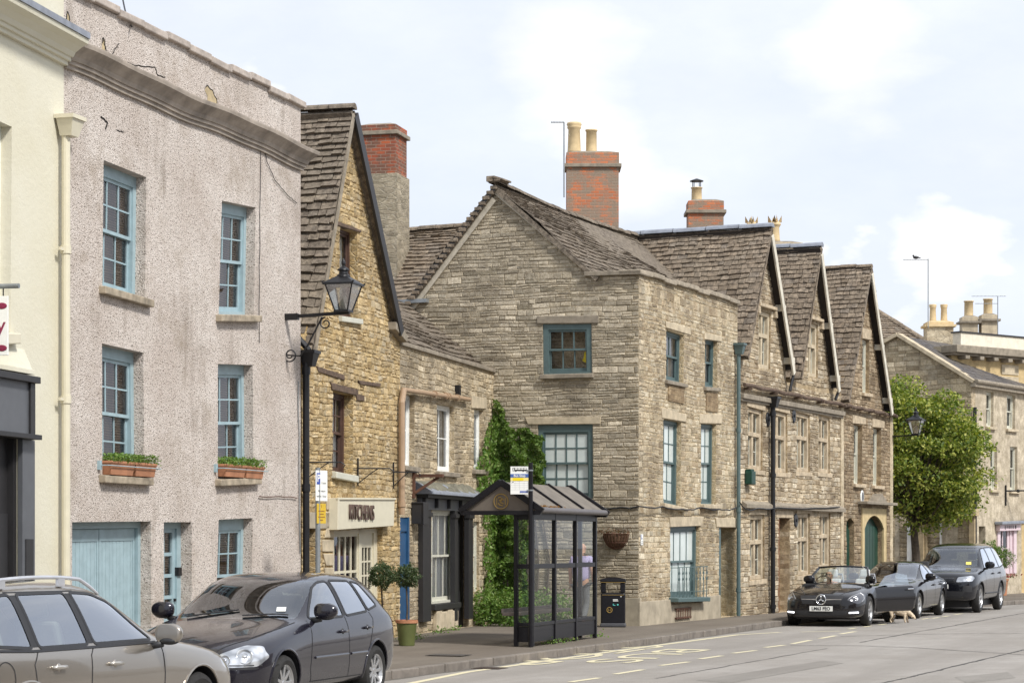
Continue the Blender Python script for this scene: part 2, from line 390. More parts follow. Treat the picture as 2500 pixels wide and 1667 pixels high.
def asphalt(name, a, b, crack=.5, seed=0):
    m, g = newmat(name); tc = g.vec(g.n('TexCoord').outputs['Object'], a=(seed, 0, 0))
    along = g.n('Mapping', {0: g.n('TexCoord').outputs['Object'], 2: (0, 0, R(20.8)), 3: (1, 1, 1)}).outputs[0]
    band = g.noise(g.vec(along, (1.3, .06, 1)), 1., 5, .6)
    n1 = g.noise(tc, .35, 6, .6); n2 = g.noise(tc, 60, 3, .7); n3 = g.noise(tc, 2.2, 5, .65)
    base = g.mix(g.n('MapRange', {0: n1, 1: .35, 2: .65}).outputs[0], a, b)
    base = g.mix(g.n('MapRange', {0: n3, 1: .35, 2: .75, 3: .0, 4: .35}).outputs[0], base, tuple(v * .72 for v in a))
    base = g.mix(g.n('MapRange', {0: band, 1: .42, 2: .62, 3: .0, 4: .5}).outputs[0], base, tuple(v * .78 for v in a))
    base = g.mix(g.n('MapRange', {0: g.noise(tc, 1.1, 6, .8), 1: .60, 2: .72, 3: .0, 4: .45}).outputs[0], base, tuple(v * .55 for v in a))
    base = g.mix(g.n('MapRange', {0: n2, 1: .35, 2: .65, 3: .38, 4: 0.}).outputs[0], base, tuple(v * .5 for v in a))
    base = g.mix(g.n('MapRange', {0: g.noise(tc, 95, 2, .7), 1: .62, 2: .7, 3: .0, 4: .5}).outputs[0], base, tuple(min(1, v * 1.7) for v in b))
    return fin(m, g, base, .9, n2, .5, .01, spec=.25)
def leafmat(name, cols):
    m, g = newmat(name); rnd = g.n('NewGeometry').outputs['Random Per Island']
    n = len(cols); base = g.ramp(rnd, [(i / (n - 1), c) for i, c in enumerate(cols)])
    d = g.n('BsdfPrincipled', {'Base Color': base, 'Roughness': .5, 'Specular IOR Level': .35})
    t = g.n('BsdfTranslucent', {0: g.mix(1., base, (1.2, 1.35, .5), 'MULTIPLY')})
    ms = g.n('MixShader', {0: .3, 1: d.outputs[0], 2: t.outputs[0]}); g.n('OutputMaterial', {0: ms.outputs[0]})
    return m
def brickmat(name, c1, c2, c3, mortar, bw=.225, bh=.075):
    m, g = newmat(name); P = uvz(g)
    nz = g.n('TexNoise', {'Vector': P, 'Scale': 9, 'Detail': 3}).outputs['Color']
    Q = g.n('VectorMath', {0: nz, 1: (.02, .02, 0), 2: P}, operation='MULTIPLY_ADD').outputs[0]
    br = g.n('TexBrick', {'Vector': Q, 'Color1': (0, 0, 0, 1), 'Color2': (1, 1, 1, 1), 'Scale': 1., 'Mortar Size': .008, 'Brick Width': bw, 'Row Height': bh, 'Mortar Smooth': .3})
    base = g.ramp(br.outputs[0], [(0, c1), (.45, c2), (.7, c3), (1, c1)])
    base = g.mix(g.n('MapRange', {0: g.noise(P, 2.2, 5, .7), 1: .44, 2: .56, 3: 0., 4: .9}).outputs[0], base, c3)
    base = g.mix(g.math('MULTIPLY', br.outputs[1], .8), base, mortar)
    fn = g.noise(P, 30, 4, .7)
    base = g.mix(g.n('MapRange', {0: fn, 1: .56, 2: .66, 3: 0., 4: .6}).outputs[0], base, (.12, .1, .085))
    return fin(m, g, base, .9, g.math('ADD', g.math('MULTIPLY', br.outputs[1], -1.), g.math('MULTIPLY', fn, .5)), .7, .02, spec=.2)

ROUGH = roughcast('roughcast_render')
m, g = newmat('cream_paint'); P_ = uvz(g)
n2_ = g.noise(P_, 14, 4, .6); n1_ = g.noise(P_, .7, 4)
CREAM = fin(m, g, g.mix(g.n('MapRange', {0: n1_, 1: .3, 2: .7}).outputs[0], (.62, .58, .44), (.68, .65, .53)), .75, g.math('ADD', n2_, g.math('MULTIPLY', g.noise(P_, 50, 2), .4)), .5, .012)
OCHRE = stone('ochre_rubble', [(.42, .285, .125), (.60, .44, .21), (.66, .50, .27), (.50, .37, .185), (.62, .52, .35)], (.62, .50, .31), .18, .085, .08, (.22, .175, .12), .35, .22, .9, 1, mw=.07, bd=.05)
C2ST = stone('weathered_rubble', [(.40, .32, .21), (.55, .46, .32), (.49, .40, .27), (.63, .55, .42)], (.53, .44, .31), .24, .10, .06, (.17, .14, .105), .5, .35, .8, 2, mw=.06, streak=.5, bd=.04)
DGST = stone('grey_lichened_stone', [(.33, .28, .2), (.44, .375, .275), (.27, .225, .165), (.52, .455, .345), (.40, .34, .245)], (.42, .37, .285), .27, .07, .035, (.20, .17, .128), .62, .5, .85, 3, mw=.05, streak=.12, bd=.035)
DSST = stone('cream_rubble', [(.49, .39, .245), (.60, .50, .34), (.55, .45, .30), (.62, .54, .39)], (.58, .49, .34), .2, .1, .09, (.22, .17, .115), .42, .22, .8, 4, mw=.06, streak=.25, bd=.035)
EST = stone('coursed_stone', [(.42, .33, .21), (.60, .50, .35), (.52, .42, .28), (.34, .26, .165), (.66, .57, .43)], (.40, .33, .235), .26, .115, .03, (.20, .155, .105), .6, .2, .9, 5, coursed=True, mw=.12, bd=.03)
EST2 = stone('brown_coursed_stone', [(.26, .19, .12), (.40, .31, .2), (.31, .23, .145), (.47, .37, .245)], (.27, .21, .145), .25, .11, .03, (.15, .11, .075), .6, .12, .9, 6, coursed=True, mw=.12, bd=.03)
GST = stone('pale_ashlar', [(.50, .445, .35), (.60, .54, .44), (.54, .485, .385)], (.42, .37, .29), .5, .25, .02, (.26, .215, .16), .55, .1, .5, 7, coursed=True, mw=.05, streak=.6)
BK_C = blockmat('ochre_blocks', [(.38, .265, .13), (.58, .44, .23), (.68, .53, .31), (.50, .37, .19), (.70, .59, .40)], (.25, .195, .125), .4, .35, 1, .15, 1.08)
BK_L = blockmat('weathered_blocks', [(.36, .29, .19), (.54, .45, .31), (.46, .38, .26), (.66, .57, .42)], (.17, .14, .105), .55, .35, 2, .6, 1.15)
BK_G = blockmat('grey_lichen_blocks', [(.30, .26, .19), (.46, .40, .30), (.38, .33, .25), (.60, .53, .41), (.34, .30, .23)], (.165, .14, .105), .52, .6, 3, .2, 1.22)
BK_S = blockmat('cream_blocks', [(.40, .31, .2), (.60, .51, .37), (.50, .42, .29), (.70, .63, .49)], (.20, .158, .11), .7, .45, 4, .45, 1.10)
BK_E = blockmat('gable_blocks', [(.34, .26, .17), (.60, .51, .37), (.48, .39, .27), (.72, .64, .5), (.40, .32, .22)], (.165, .125, .085), .78, .4, 5, .5, 1.10)
BK_F = blockmat('brown_blocks', [(.24, .18, .115), (.40, .31, .21), (.31, .235, .155), (.52, .43, .3)], (.12, .09, .062), .6, .15, 6, .4, 1.1)
ASH = plain('dressed_stone', (.50, .42, .295), .9, var=.3, bump=.6, vs=5)
SILLB = plain('stained_sill_stone', (.36, .30, .22), .9, var=.5, bump=.6, vs=6)
ASHD = plain('dark_dressed_stone', (.27, .23, .175), .9, var=.35, bump=.7, vs=7)
ASHM = plain('mullion_stone', (.48, .39, .27), .9, var=.35, bump=.5, vs=6)
PLINTH = plain('rendered_plinth', (.40, .345, .255), .9, var=.3, bump=.4, vs=3)
MORT = plain('lime_mortar', (.50, .45, .36), .95, var=.25, bump=.8, vs=9)
TILE = tiles_mat('stone_tiles', [(.22, .17, .12), (.33, .26, .19), (.27, .215, .16), (.40, .32, .235), (.25, .21, .17)])
TILE2 = tiles_mat('darker_stone_tiles', [(.18, .148, .115), (.27, .22, .17), (.22, .185, .148), (.33, .27, .2)], 5, .65)
SLATE = tiles_mat('slate', [(.10, .1, .105), (.15, .145, .15), (.125, .12, .12)], 9, .2)
LEAD = plain('lead', (.27, .29, .33), .55, .2, var=.25)
BLUE = plain('pale_blue_paint', (.32, .43, .465), .5, var=.14, bump=.2)
TEAL = plain('grey_green_paint', (.085, .13, .13), .5, var=.15)
WHITEP = plain('white_paint', (.78, .78, .74), .45, var=.08)
CREAMP = plain('cream_joinery', (.64, .59, .45), .45, var=.06)
OFFW = plain('off_white_paint', (.56, .55, .46), .5, var=.1)
BROWN = plain('dark_brown_timber', (.085, .045, .032), .55, var=.3)
OAK = plain('old_timber', (.12, .08, .055), .9, var=.5, bump=.9, vs=14)
BARGE = plain('weathered_white_timber', (.62, .58, .48), .8, var=.25, bump=.4)
BLACK = plain('black_iron', (.018, .018, .02), .42, .3, var=.2)
DGREY = plain('dark_grey_paint', (.022, .021, .022), .5, var=.15)
MGREY = plain('mid_grey_paint', (.10, .105, .115), .45, var=.1)
GALV = plain('galvanised_steel', (.28, .30, .31), .5, .5, var=.2)
TERRA = plain('terracotta', (.42, .19, .10), .8, var=.25, bump=.3)
TANP = plain('tan_painted_pipe', (.37, .255, .16), .55, var=.12)
POTC = plain('buff_clay', (.60, .46, .26), .85, var=.2, bump=.3)
DBLUE = plain('dark_blue_paint', (.018, .075, .17), .4, var=.2)
DGREEN = plain('dark_green_paint', (.008, .05, .032), .45, var=.3)
GREENP = plain('olive_green_glaze', (.10, .115, .035), .5, var=.15)
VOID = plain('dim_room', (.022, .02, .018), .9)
RUST = plain('rusty_iron', (.11, .05, .03), .9, var=.4, bump=.5)
PINK = plain('pale_pink_paint', (.66, .53, .56), .5, var=.06)
BRICK = brickmat('orange_brick', (.48, .155, .07), (.55, .20, .095), (.27, .205, .15), (.33, .28, .22))
BRICK2 = brickmat('dark_red_brick', (.33, .085, .045), (.45, .12, .05), (.16, .085, .06), (.32, .26, .2))
GLASS = glassmat('window_glass', tint=(1, 1, 1), refl=.9, thr=.03)
WPANE = plain('whitened_pane', (.58, .635, .61), .12, var=.1, bump=.02, vs=3)
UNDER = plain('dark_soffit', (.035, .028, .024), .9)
CURT = curtainmat('white_net_curtain', (.86, .87, .84), 9, .18)
CURTG = curtainmat('grey_curtain', (.52, .51, .47), 7, .35)
BLIND = curtainmat('slatted_blind', (.33, .24, .16), 9, .55, True)
BLINDW = plain('white_roller_blind', (.80, .83, .80), .8, var=.06, vs=2)
IVY = leafmat('ivy_leaves', [(.06, .115, .02), (.14, .22, .045), (.09, .165, .03), (.24, .32, .08)])
BUSH = leafmat('bush_leaves', [(.07, .15, .025), (.16, .27, .055), (.11, .20, .035), (.30, .38, .12)])
LIME = leafmat('lime_leaves', [(.06, .10, .02), (.15, .205, .035), (.28, .315, .06), (.44, .43, .10)])
OLIVE = leafmat('olive_leaves', [(.035, .06, .025), (.09, .125, .055), (.06, .09, .038)])
BARK = plain('bark', (.09, .07, .05), .95, var=.4, bump=.8, vs=12)
# ---------------------------------------------------------------- frames of the facades
FA = Fr(-7.354, 20.776, .208, .978, 8.0)
FB = Fr(-5.69, 28.6, .284, .959, 8.04)
FC = Fr(-3.42, 36.56, .255, .967, 5.27)
FC2 = Fr(-2.08, 41.66, .242, .970, 6.95)
FD = Fr(2.65, 47.1, .391, .920, 6.9)
FDg = Fr(2.65 - .92 * 5.3, 47.1 + .391 * 5.3, .920, -.391, 5.3)
FE = Fr(5.40, 53.5, .423, .906, 13.45)
FG = Fr(15.1, 74, .559, .829, 12)
FGg = Fr(15.1 - .829 * 6, 74 + .559 * 6, .829, -.559, 6)
def rel(parent_fr, fr): return parent_fr.M.inverted() @ fr.M

# ---------------------------------------------------------------- windows
def bars(mb, q, s0, s1, t0, t1, cols, rows, bw, y0, y1, rail=(.045, .045, .045, .045)):
    """sash: rails (left, right, bottom, top) in metres and glazing bars"""
    W, H = size(q); l, r, b, t = rail[0] / W, rail[1] / W, rail[2] / H, rail[3] / H
    hx(mb, q, s0, s0 + l, t0, t1, y0, y1); hx(mb, q, s1 - r, s1, t0, t1, y0, y1)
    hx(mb, q, s0 + l, s1 - r, t0, t0 + b, y0 + .002, y1); hx(mb, q, s0 + l, s1 - r, t1 - t, t1, y0 + .002, y1)
    for i in range(1, cols):
        c = lerp(s0 + l, s1 - r, i / cols); hx(mb, q, c - bw / W / 2, c + bw / W / 2, t0 + b, t1 - t, y0 + .006, y1 - .006)
    for i in range(1, rows):
        c = lerp(t0 + b, t1 - t, i / rows); hx(mb, q, s0 + l, s1 - r, c - bw / H / 2, c + bw / H / 2, y0 + .009, y1 - .004)
def flatq(mb, q, s0, s1, t0, t1, y, mi=0):
    P = [quadpt(q, a, b) for a, b in ((s0, t0), (s1, t0), (s1, t1), (s0, t1))]
    mb.add([(p.x, y, p.y) for p in P], [(0, 1, 2, 3)], mi)
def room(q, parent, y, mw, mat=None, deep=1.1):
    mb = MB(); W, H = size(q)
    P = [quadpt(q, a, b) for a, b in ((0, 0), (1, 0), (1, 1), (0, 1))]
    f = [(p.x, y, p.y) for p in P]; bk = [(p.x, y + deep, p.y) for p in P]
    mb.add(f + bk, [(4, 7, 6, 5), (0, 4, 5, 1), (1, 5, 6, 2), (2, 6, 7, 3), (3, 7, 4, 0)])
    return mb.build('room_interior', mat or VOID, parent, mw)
def window(parent, q, rec, paint, cols=3, rows=2, split=.5, fw=.07, two=True, blind=None, bt=(0, 1), sill=None, mw=None, head=0., bw=.022, glass=None, name='window', sillmat=None, sillh=.1, proj=.09, ext=.08, midr=.045):
    W, H = size(q); d = .07
    fr = MB(); a, b = fw / W, fw / H
    hx(fr, q, 0, a, 0, 1, rec, rec + .12); hx(fr, q, 1 - a, 1, 0, 1, rec, rec + .12)
    hx(fr, q, a, 1 - a, 0, .05 / H, rec - .01, rec + .12); hx(fr, q, a, 1 - a, 1 - b - head / H, 1, rec, rec + .12)
    w = fr.build(name, paint, parent, mw)
    top = 1 - b - head / H; bot = .05 / H
    gl = MB()
    if two:
        m_ = lerp(bot, top, split)
        s1 = MB(); bars(s1, q, a, 1 - a, m_, top, cols, rows, bw, rec + .025, rec + .06, (.04, .04, midr, .045)); s1.build('sash', paint, w)
        s2 = MB(); bars(s2, q, a, 1 - a, bot, m_ + .04 / H, cols, rows, bw, rec + .064, rec + .1, (.04, .04, .075, .04)); s2.build('sash', paint, w)
        flatq(gl, q, a, 1 - a, m_, top, rec + .045); flatq(gl, q, a, 1 - a, bot, m_, rec + .083)
    else:
        s1 = MB(); bars(s1, q, a, 1 - a, bot, top, cols, rows, bw, rec + .03, rec + .07, (.045, .045, .06, .045)); s1.build('sash', paint, w)
        flatq(gl, q, a, 1 - a, bot, top, rec + .05)
    gl.build('pane', glass or (WPANE if blind is BLINDW else GLASS), w)
    room(q, w, rec + .122, None)
    if blind:
        cb = MB(); t0, t1 = bt
        n = 24 if blind in (CURT, CURTG) else 1
        for i in range(n):
            y = rec + .135 + (.02 * math.sin(i * 1.9) if n > 1 else 0); y2 = rec + .135 + (.02 * math.sin((i + 1) * 1.9) if n > 1 else 0)
            P = [quadpt(q, s_, t_) for s_, t_ in ((i / n, t0), ((i + 1) / n, t0), ((i + 1) / n, t1), (i / n, t1))]
            cb.add([(P[0].x, y, P[0].y), (P[1].x, y2, P[1].y), (P[2].x, y2, P[2].y), (P[3].x, y, P[3].y)], [(0, 1, 2, 3)])
        cb.build('blind' if n == 1 else 'curtain', blind, w)
    if sill:
        sb = MB(); e = ext / W; h = sillh / H
        P = [quadpt(q, -e, -h), quadpt(q, 1 + e, -h), quadpt(q, 1 + e, .0), quadpt(q, -e, .0)]
        sb.hexa([(P[0].x, -proj, P[0].y), (P[1].x, -proj, P[1].y), (P[1].x, rec + .05, P[1].y), (P[0].x, rec + .05, P[0].y),
                 (P[3].x, -proj, P[3].y - .01), (P[2].x, -proj, P[2].y - .01), (P[2].x, rec + .05, P[2].y + .012), (P[3].x, rec + .05, P[3].y + .012)])
        sb.build('sill', sill, w, bev=.012)
    return w
def slab(parent, name, q, y0, y1, mat, mw=None, bev=.01):
    if -.03 < y0 < 0: y0 = -.032
    mb = MB(); hx(mb, q, 0, 1, 0, 1, y0, y1); return mb.build(name, mat, parent, mw, bev=bev)
def rect(u0, u1, z0, z1): return [(u0, z1), (u1, z1), (u1, z0), (u0, z0)]

# ---------------------------------------------------------------- tile roofs
def tile_patch(mb, A, B, C, D, ch=.17, tw=.24, th=.028, sag=0., jit=1., rnd=random, mi=0, wav=.02, base=True, um=None):
    A, B, C, D = map(Vector, (A, B, C, D))
    nrm = (B - A).cross(D - A).normalized()
    sl = ((D - A).length + (C - B).length) / 2; n = max(2, int(sl / ch))
    def P(s, t, off=0.):
        p = (A.lerp(B, s)).lerp(D.lerp(C, s), t)
        k = noise.noise(Vector((p.x * .6, p.y * .6, p.z * .6))) * wav * 2
        p = p + nrm * (off + k); p.z -= sag * math.sin(math.pi * min(1, max(0, s))) * t
        return p
    # diminishing courses: deeper at the eaves
    ts = [0.]; tot = sum(1.25 - .5 * i / n for i in range(n)); acc = 0
    for i in range(n): acc += (1.25 - .5 * i / n) / tot; ts.append(acc)
    for i in range(n):
        t0, t1 = ts[i], min(1, ts[i + 1] + (ts[i + 1] - ts[i]) * .3)
        L = (A.lerp(D, t0) - B.lerp(C, t0)).length
        if L < .05: continue
        x = -rnd.random() * tw
        while x < L:
            wd = tw * rnd.uniform(.6, 1.5) * (1.15 - .3 * t0); a = max(0, x) / L; b = min(L, x + wd - .014) / L
            x += wd
            if b - a < .004: continue
            j = (ts[i + 1] - ts[i]) * .13 * jit; ja, jb = rnd.uniform(-j, j), rnd.uniform(-j, j)
            h = th * rnd.uniform(.7, 1.6); k = rnd.uniform(0, .02) * jit
            v = [P(a, t0 + ja, k), P(b, t0 + jb, k), P(b, t1, 0), P(a, t1, 0), P(a, t0 + ja, k + h), P(b, t0 + jb, k + h * rnd.uniform(.8, 1.1)), P(b, t1, .008), P(a, t1, .008)]
            mb.add(v, [(4, 5, 6, 7), (0, 1, 5, 4), (1, 2, 6, 5), (3, 0, 4, 7)], mi)
    if base:
        mb.add([P(0, 0, -.03), P(1, 0, -.03), P(1, 1, -.03), P(0, 1, -.03)], [(0, 1, 2, 3)], mi)
        mb.add([P(0, 0, -.09), P(1, 0, -.09), P(1, 1, -.09), P(0, 1, -.09)], [(3, 2, 1, 0)], um if um is not None else mi)
        for a_, b_ in (((0, 0), (1, 0)), ((1, 0), (1, 1)), ((1, 1), (0, 1)), ((0, 1), (0, 0))):
            mb.add([P(*a_, -.09), P(*b_, -.09), P(*b_, 0), P(*a_, 0)], [(0, 1, 2, 3)], mi)
def ridge(mb, a, b, r=.11, step=.45, mi=0, sag=0.):
    a, b = Vector(a), Vector(b); n = max(1, int((b - a).length / step)); d = (b - a).normalized()
    for i in range(n):
        p, q = a.lerp(b, i / n), a.lerp(b, (i + .96) / n); z = random.uniform(-.012, .012)
        p.z += z - sag * math.sin(math.pi * i / n); q.z += z - sag * math.sin(math.pi * (i + 1) / n)
        side = d.cross(Vector((0, 0, 1))).normalized()
        vs = []
        for pt in (p, q):
            for k in range(7):
                t = math.pi * (k / 6) * 1.0; vs.append(pt + side * math.cos(t) * r * 1.25 + Vector((0, 0, math.sin(t) * r - .04)))
        mb.add(vs, [(k, k + 1, 8 + k, 7 + k) for k in range(6)] + [tuple(range(7))[::-1], tuple(range(7, 14))], mi)
def beam(mb, a, b, w, h, up=(0, 0, 1), mi=0):
    """bar of section w x h from a to b, h measured along up"""
    a, b, up = Vector(a), Vector(b), Vector(up); d = (b - a).normalized(); s = d.cross(up).normalized(); u2 = s.cross(d).normalized()
    c = []
    for p in (a, b):
        c.append([p + s * (w / 2 * i) + u2 * (h / 2 * j) for i, j in ((-1, -1), (1, -1), (1, 1), (-1, 1))])
    mb.hexa(c[0] + c[1], mi)

def chimney(parent, x, y, w, d, z0, z1, body, mw=None, cap=ASHD, rot=0, base=None, pots=(), neck=True, zb=None, capz=.28, capo=.07):
    """pots: (dx, radius, height, style)"""
    M = (mw or Matrix()) @ Matrix.Translation((x, y, 0)) @ Matrix.Rotation(rot, 4, 'Z')
    mb = MB(); mb.box(-w / 2, w / 2, -d / 2, d / 2, zb if zb else z0, z1 - capz)
    if base: mb.box(-w / 2 * 1.0 - .05, w / 2 + .05, -d / 2 - .05, d / 2 + .05, z0, zb, 1)
    st = mb.build('chimney', [body, base or body], parent, M)
    cp = MB(); cp.box(-w / 2 - capo, w / 2 + capo, -d / 2 - capo, d / 2 + capo, z1 - capz - .06, z1 - capz + .03, 1)
    cp.box(-w / 2 - .01, w / 2 + .01, -d / 2 - .01, d / 2 + .01, z1 - capz + .03, z1, 0)
    cp.hexa([(-w / 2, -d / 2, z1), (w / 2, -d / 2, z1), (w / 2, d / 2, z1), (-w / 2, d / 2, z1), (-w / 2 * .6, -d / 2 * .6, z1 + .06), (w / 2 * .6, -d / 2 * .6, z1 + .06), (w / 2 * .6, d / 2 * .6, z1 + .06), (-w / 2 * .6, d / 2 * .6, z1 + .06)], 1)
    cp.build('cap', [body if cap is ASHD else cap, cap], st, bev=.01)
    for dx, r, h, sty in pots:
        pb = MB(); z = z1 + .04
        if sty == 'roll': pr = [(r * 1.1, 0), (r, .06), (r * .88, h * .78), (r * 1.05, h * .82), (r * 1.05, h * .86), (r, h * .88), (r * 1.15, h * .93), (r * 1.05, h), (r * .75, h), (r * .75, h * .9)]
        elif sty == 'horn': pr = [(r * 1.15, 0), (r, .08), (r * .85, h * .55), (r, h * .62), (r * 1.2, h * .66), (r * 1.2, h * .7), (r, h * .72), (r, h * .78), (r * .8, h * .78), (r * .8, h * .7)]
        else: pr = [(r * 1.05, 0), (r, .05), (r * .96, h * .92), (r * 1.12, h * .94), (r * 1.12, h), (r * .85, h), (r * .85, h * .9)]
        pb.lathe(pr, 20, (dx, 0, z))
        if sty == 'horn':
            for k in range(4):
                t = k * math.pi / 2 + .785; c, s_ = math.cos(t), math.sin(t); tx, ty = -s_, c
                for e in (-1, 1):
                    pb.add([(dx + c * r + e * tx * r * .75 * 1.2 - 0, c * 0 + s_ * r + e * ty * r * .9, z + h * .76), (dx + c * r * .9, s_ * r * .9, z + h * .76), (dx + (c + e * tx * .8) * r * 1.05, (s_ + e * ty * .8) * r * 1.05, z + h * 1.02)], [(0, 1, 2), (2, 1, 0)])
        pb.build('pot', POTC, st, smooth=True)
        if sty == 'cowl':
            cw = MB(); zz = z + h
            for k in range(4): t = k * 1.57 + .5; cw.tube([(dx + r * .9 * math.cos(t), r * .9 * math.sin(t), zz - .02), (dx + r * .9 * math.cos(t), r * .9 * math.sin(t), zz + .16)], .012, 6)
            cw.lathe([(r * 1.3, zz + .16), (r * 1.3, zz + .18), (.02, zz + .24)], 16, (dx, 0, 0)); cw.build('cowl', BLACK, st)
    return st
def pipe(parent, name, pts, r, mat, mw=None, collars=(), brk=None):
    mb = MB(); mb.tube(pts, r, 10)
    for c in collars: mb.lathe([(r * 1.25, -.04), (r * 1.25, .04)], 12, c)
    return mb.build(name, mat, parent, mw, smooth=False)
def shell(parent, fr_out, depth, mat, mw=None, z1=5.5, u0=0, u1=None, y0=.3):
    """side and back walls of a house body"""
    mb = MB(); u1 = u1 if u1 is not None else fr_out.L
    mb.add([(u0, y0, 0), (u0, depth, 0), (u1, depth, 0), (u1, y0, 0), (u0, y0, z1), (u0, depth, z1), (u1, depth, z1), (u1, y0, z1)], [(0, 4, 5, 1), (1, 5, 6, 2), (2, 6, 7, 3), (4, 7, 6, 5)])
    return mb.build('rear_wall', mat, parent, mw)

# ================================================================ house A: cream house at the left edge
hA = thing('cream_house', 'cream painted house cut by the left edge with dark grey shopfront', 'house', FA.M)
win = FA.q((-60, 270), (29, 310), (25, 812), (-60, 812))
uF, zF1 = FA.hit(80, 930, .12); zF0 = FA.hit(80, 1063, .12)[1]; zp = FA.hit(82, 1063, .05)[0]
uR = FA.hit(44, 1200)[0]
shop = rect(3.2, uR, .14, zF0 + .02)
wall(hA, 'wall', rect(0, 8, 0, 11.5), [win, shop], [.16, .1], CREAM)
shell(hA, FA, 8, CREAM, z1=11.45)
window(hA, win, .14, WHITEP, 3, 3, blind=CURT, sill=CREAMP, sillh=.14, proj=.1, ext=.1)
mb = MB(); a = FA.hit(85, 915, .1)
for i in range(8): t = i / 7; mb.box(2.6, a[0] - .02 * (7 - i), -.02 - .10 * math.sin(t * 1.4), .01, a[1] + .14 * t, a[1] + .14 * (t + .17)) if False else None
mb.box(2.6, a[0], -.10, .0, a[1], a[1] + .06); mb.hexa([(2.6, -.08, a[1] + .06), (a[0] - .02, -.08, a[1] + .06), (a[0] - .02, 0, a[1] + .06), (2.6, 0, a[1] + .06), (2.6, -.01, a[1] + .3), (a[0] - .1, -.01, a[1] + .3), (a[0] - .1, 0, a[1] + .3), (2.6, 0, a[1] + .3)])
mb.build('hood_moulding', CREAM, hA, bev=.02)
mb = MB(); mb.box(2.4, uF, -.12, -.004, zF0, zF1, 0); mb.box(2.3, uF + .06, -.2, -.004, zF1 - .03, zF1 + .05, 1); mb.box(2.3, uF + .1, -.2, -.004, zF0 - .05, zF0 + .01, 1)
mb.box(uF - .12, uF + .015, -.15, -.004, zF0 + .01, zF1 - .03, 1); mb.build('shop_fascia', [MGREY, DGREY], hA, bev=.006)
mb = MB(); mb.box(uR - .02, zp, -.07, -.004, .14, zF0 - .05, 0); mb.box(uR + .05, zp - .07, -.085, -.06, .5, 1.9, 1); mb.mark()
mb.box(3.2, 3.5, -.07, -.004, .14, zF0 - .05, 0); mb.build_each('pilaster', [MGREY, DGREY], hA, bev=.006)
mb = MB(); mb.box(3.2, uR, .10, .14, .13, zF0 + .03); mb.box(uR - .62, uR - .54, .03, .10, .14, zF0); mb.box(3.3, uR - .09, .05, .10, 1.02, 1.10); mb.box(uR - .09, uR, .02, .10, .14, zF0); mb.box(uR - .5, uR - .14, .07, .10, 1.2, 2.2); mb.box(uR - .5, uR - .14, .07, .10, .3, .9)
mb.build('shop_door', DGREY, hA)
def cornice(mb, u0, u1, z0, z1, mi=0, wv=.018, n=24, end=True, s=1.):
    prof = [(0, z0), (.06, z0), (.06, z0 + .05), (.10, z0 + .055), (.10, z0 + .10), (.13, z0 + .105), (.16, z0 + .16), (.24, z0 + .22), (.33, z1 - .06), (.34, z1 - .02), (.34, z1), (0, z1 + .05)]
    cols = []
    for i in range(n + 1):
        u = lerp(u0, u1, i / n); dz = wv * math.sin(u * 1.3 + .6) + wv * .5 * math.sin(u * 3.1)
        e = .0 if i < n or not end else 1
        cols.append([(u + (w_ * .8 * s if e else 0), -w_ * s, z + dz) for w_, z in prof])
    b = len(mb.v); k = len(prof)
    for c in cols: mb.v += c
    for i in range(n):
        for j in range(k - 1):
            mb.f.append([b + i * k + j, b + (i + 1) * k + j, b + (i + 1) * k + j + 1, b + i * k + j + 1]); mb.m.append(mi)
    mb.f.append([b + j for j in range(k)]); mb.m.append(mi); mb.f.append([b + n * k + j for j in range(k)][::-1]); mb.m.append(mi)
mb = MB(); cornice(mb, 0, 8.0, 7.90, 8.22, 0, .0, 12, False); mb.box(0, 8.0, -.36, 0, 8.222, 8.30, 1); mb.build('cornice', [CREAM, LEAD], hA)

# ================================================================ house B: roughcast house with pale blue windows
hB = thing('roughcast_house', 'three storey grey pink roughcast house with pale blue sash windows', 'house', FB.M)
B1 = FB.q((253, 391), (357, 433), (354, 729), (250, 699))
B2 = FB.q((542, 490), (624, 507), (620, 769), (534, 767))
B3 = FB.q((249, 838), (350, 861), (352, 1165), (250, 1158))
B4 = FB.q((532, 888), (617, 891), (619, 1164), (532, 1168))
gz = .13
def ground(q): return [q[0], q[1], (q[1][0], gz), (q[0][0], gz)]
B5 = ground(FB.q((176, 1274), (369, 1272), (369, 1300), (176, 1300)))
B6 = ground(FB.q((400, 1274), (468, 1274), (468, 1300), (400, 1300)))
B7 = FB.q((534, 1268), (617, 1264), (612, 1530), (526, 1535))
top = 8.88
ol = [(0, 0), (8.04, 0), (8.04, top), (6.4, top + .03), (5.2, top - .02), (4.0, top + .02), (2.2, top - .01), (0, top)]
wall(hB, 'wall', ol[::-1], [B1, B2, B3, B4, B5, B6, B7], [.17, .17, .17, .17, .2, .2, .17], ROUGH, .3)
shell(hB, FB, 8.5, ROUGH, z1=8.0)
for q, cl in ((B1, BLIND), (B2, BLIND), (B3, BLIND), (B4, BLIND)):
    window(hB, q, .15, BLUE, 3, 2, blind=cl, bt=(.0, 1), sill=SILLB, sillh=.11, proj=.1, ext=.1, head=.06, fw=.09)
window(hB, B7, .15, BLUE, 3, 2, blind=BLIND, sill=ASH, head=.08, fw=.09)
mb = MB(); hx(mb, B5, 0, .035, 0, 1, .16, .27); hx(mb, B5, .965, 1, 0, 1, .16, .27); hx(mb, B5, .035, .965, .955, 1, .16, .27); gd = mb.build('garage_door', BLUE, hB)
W_, H_ = size(B5)
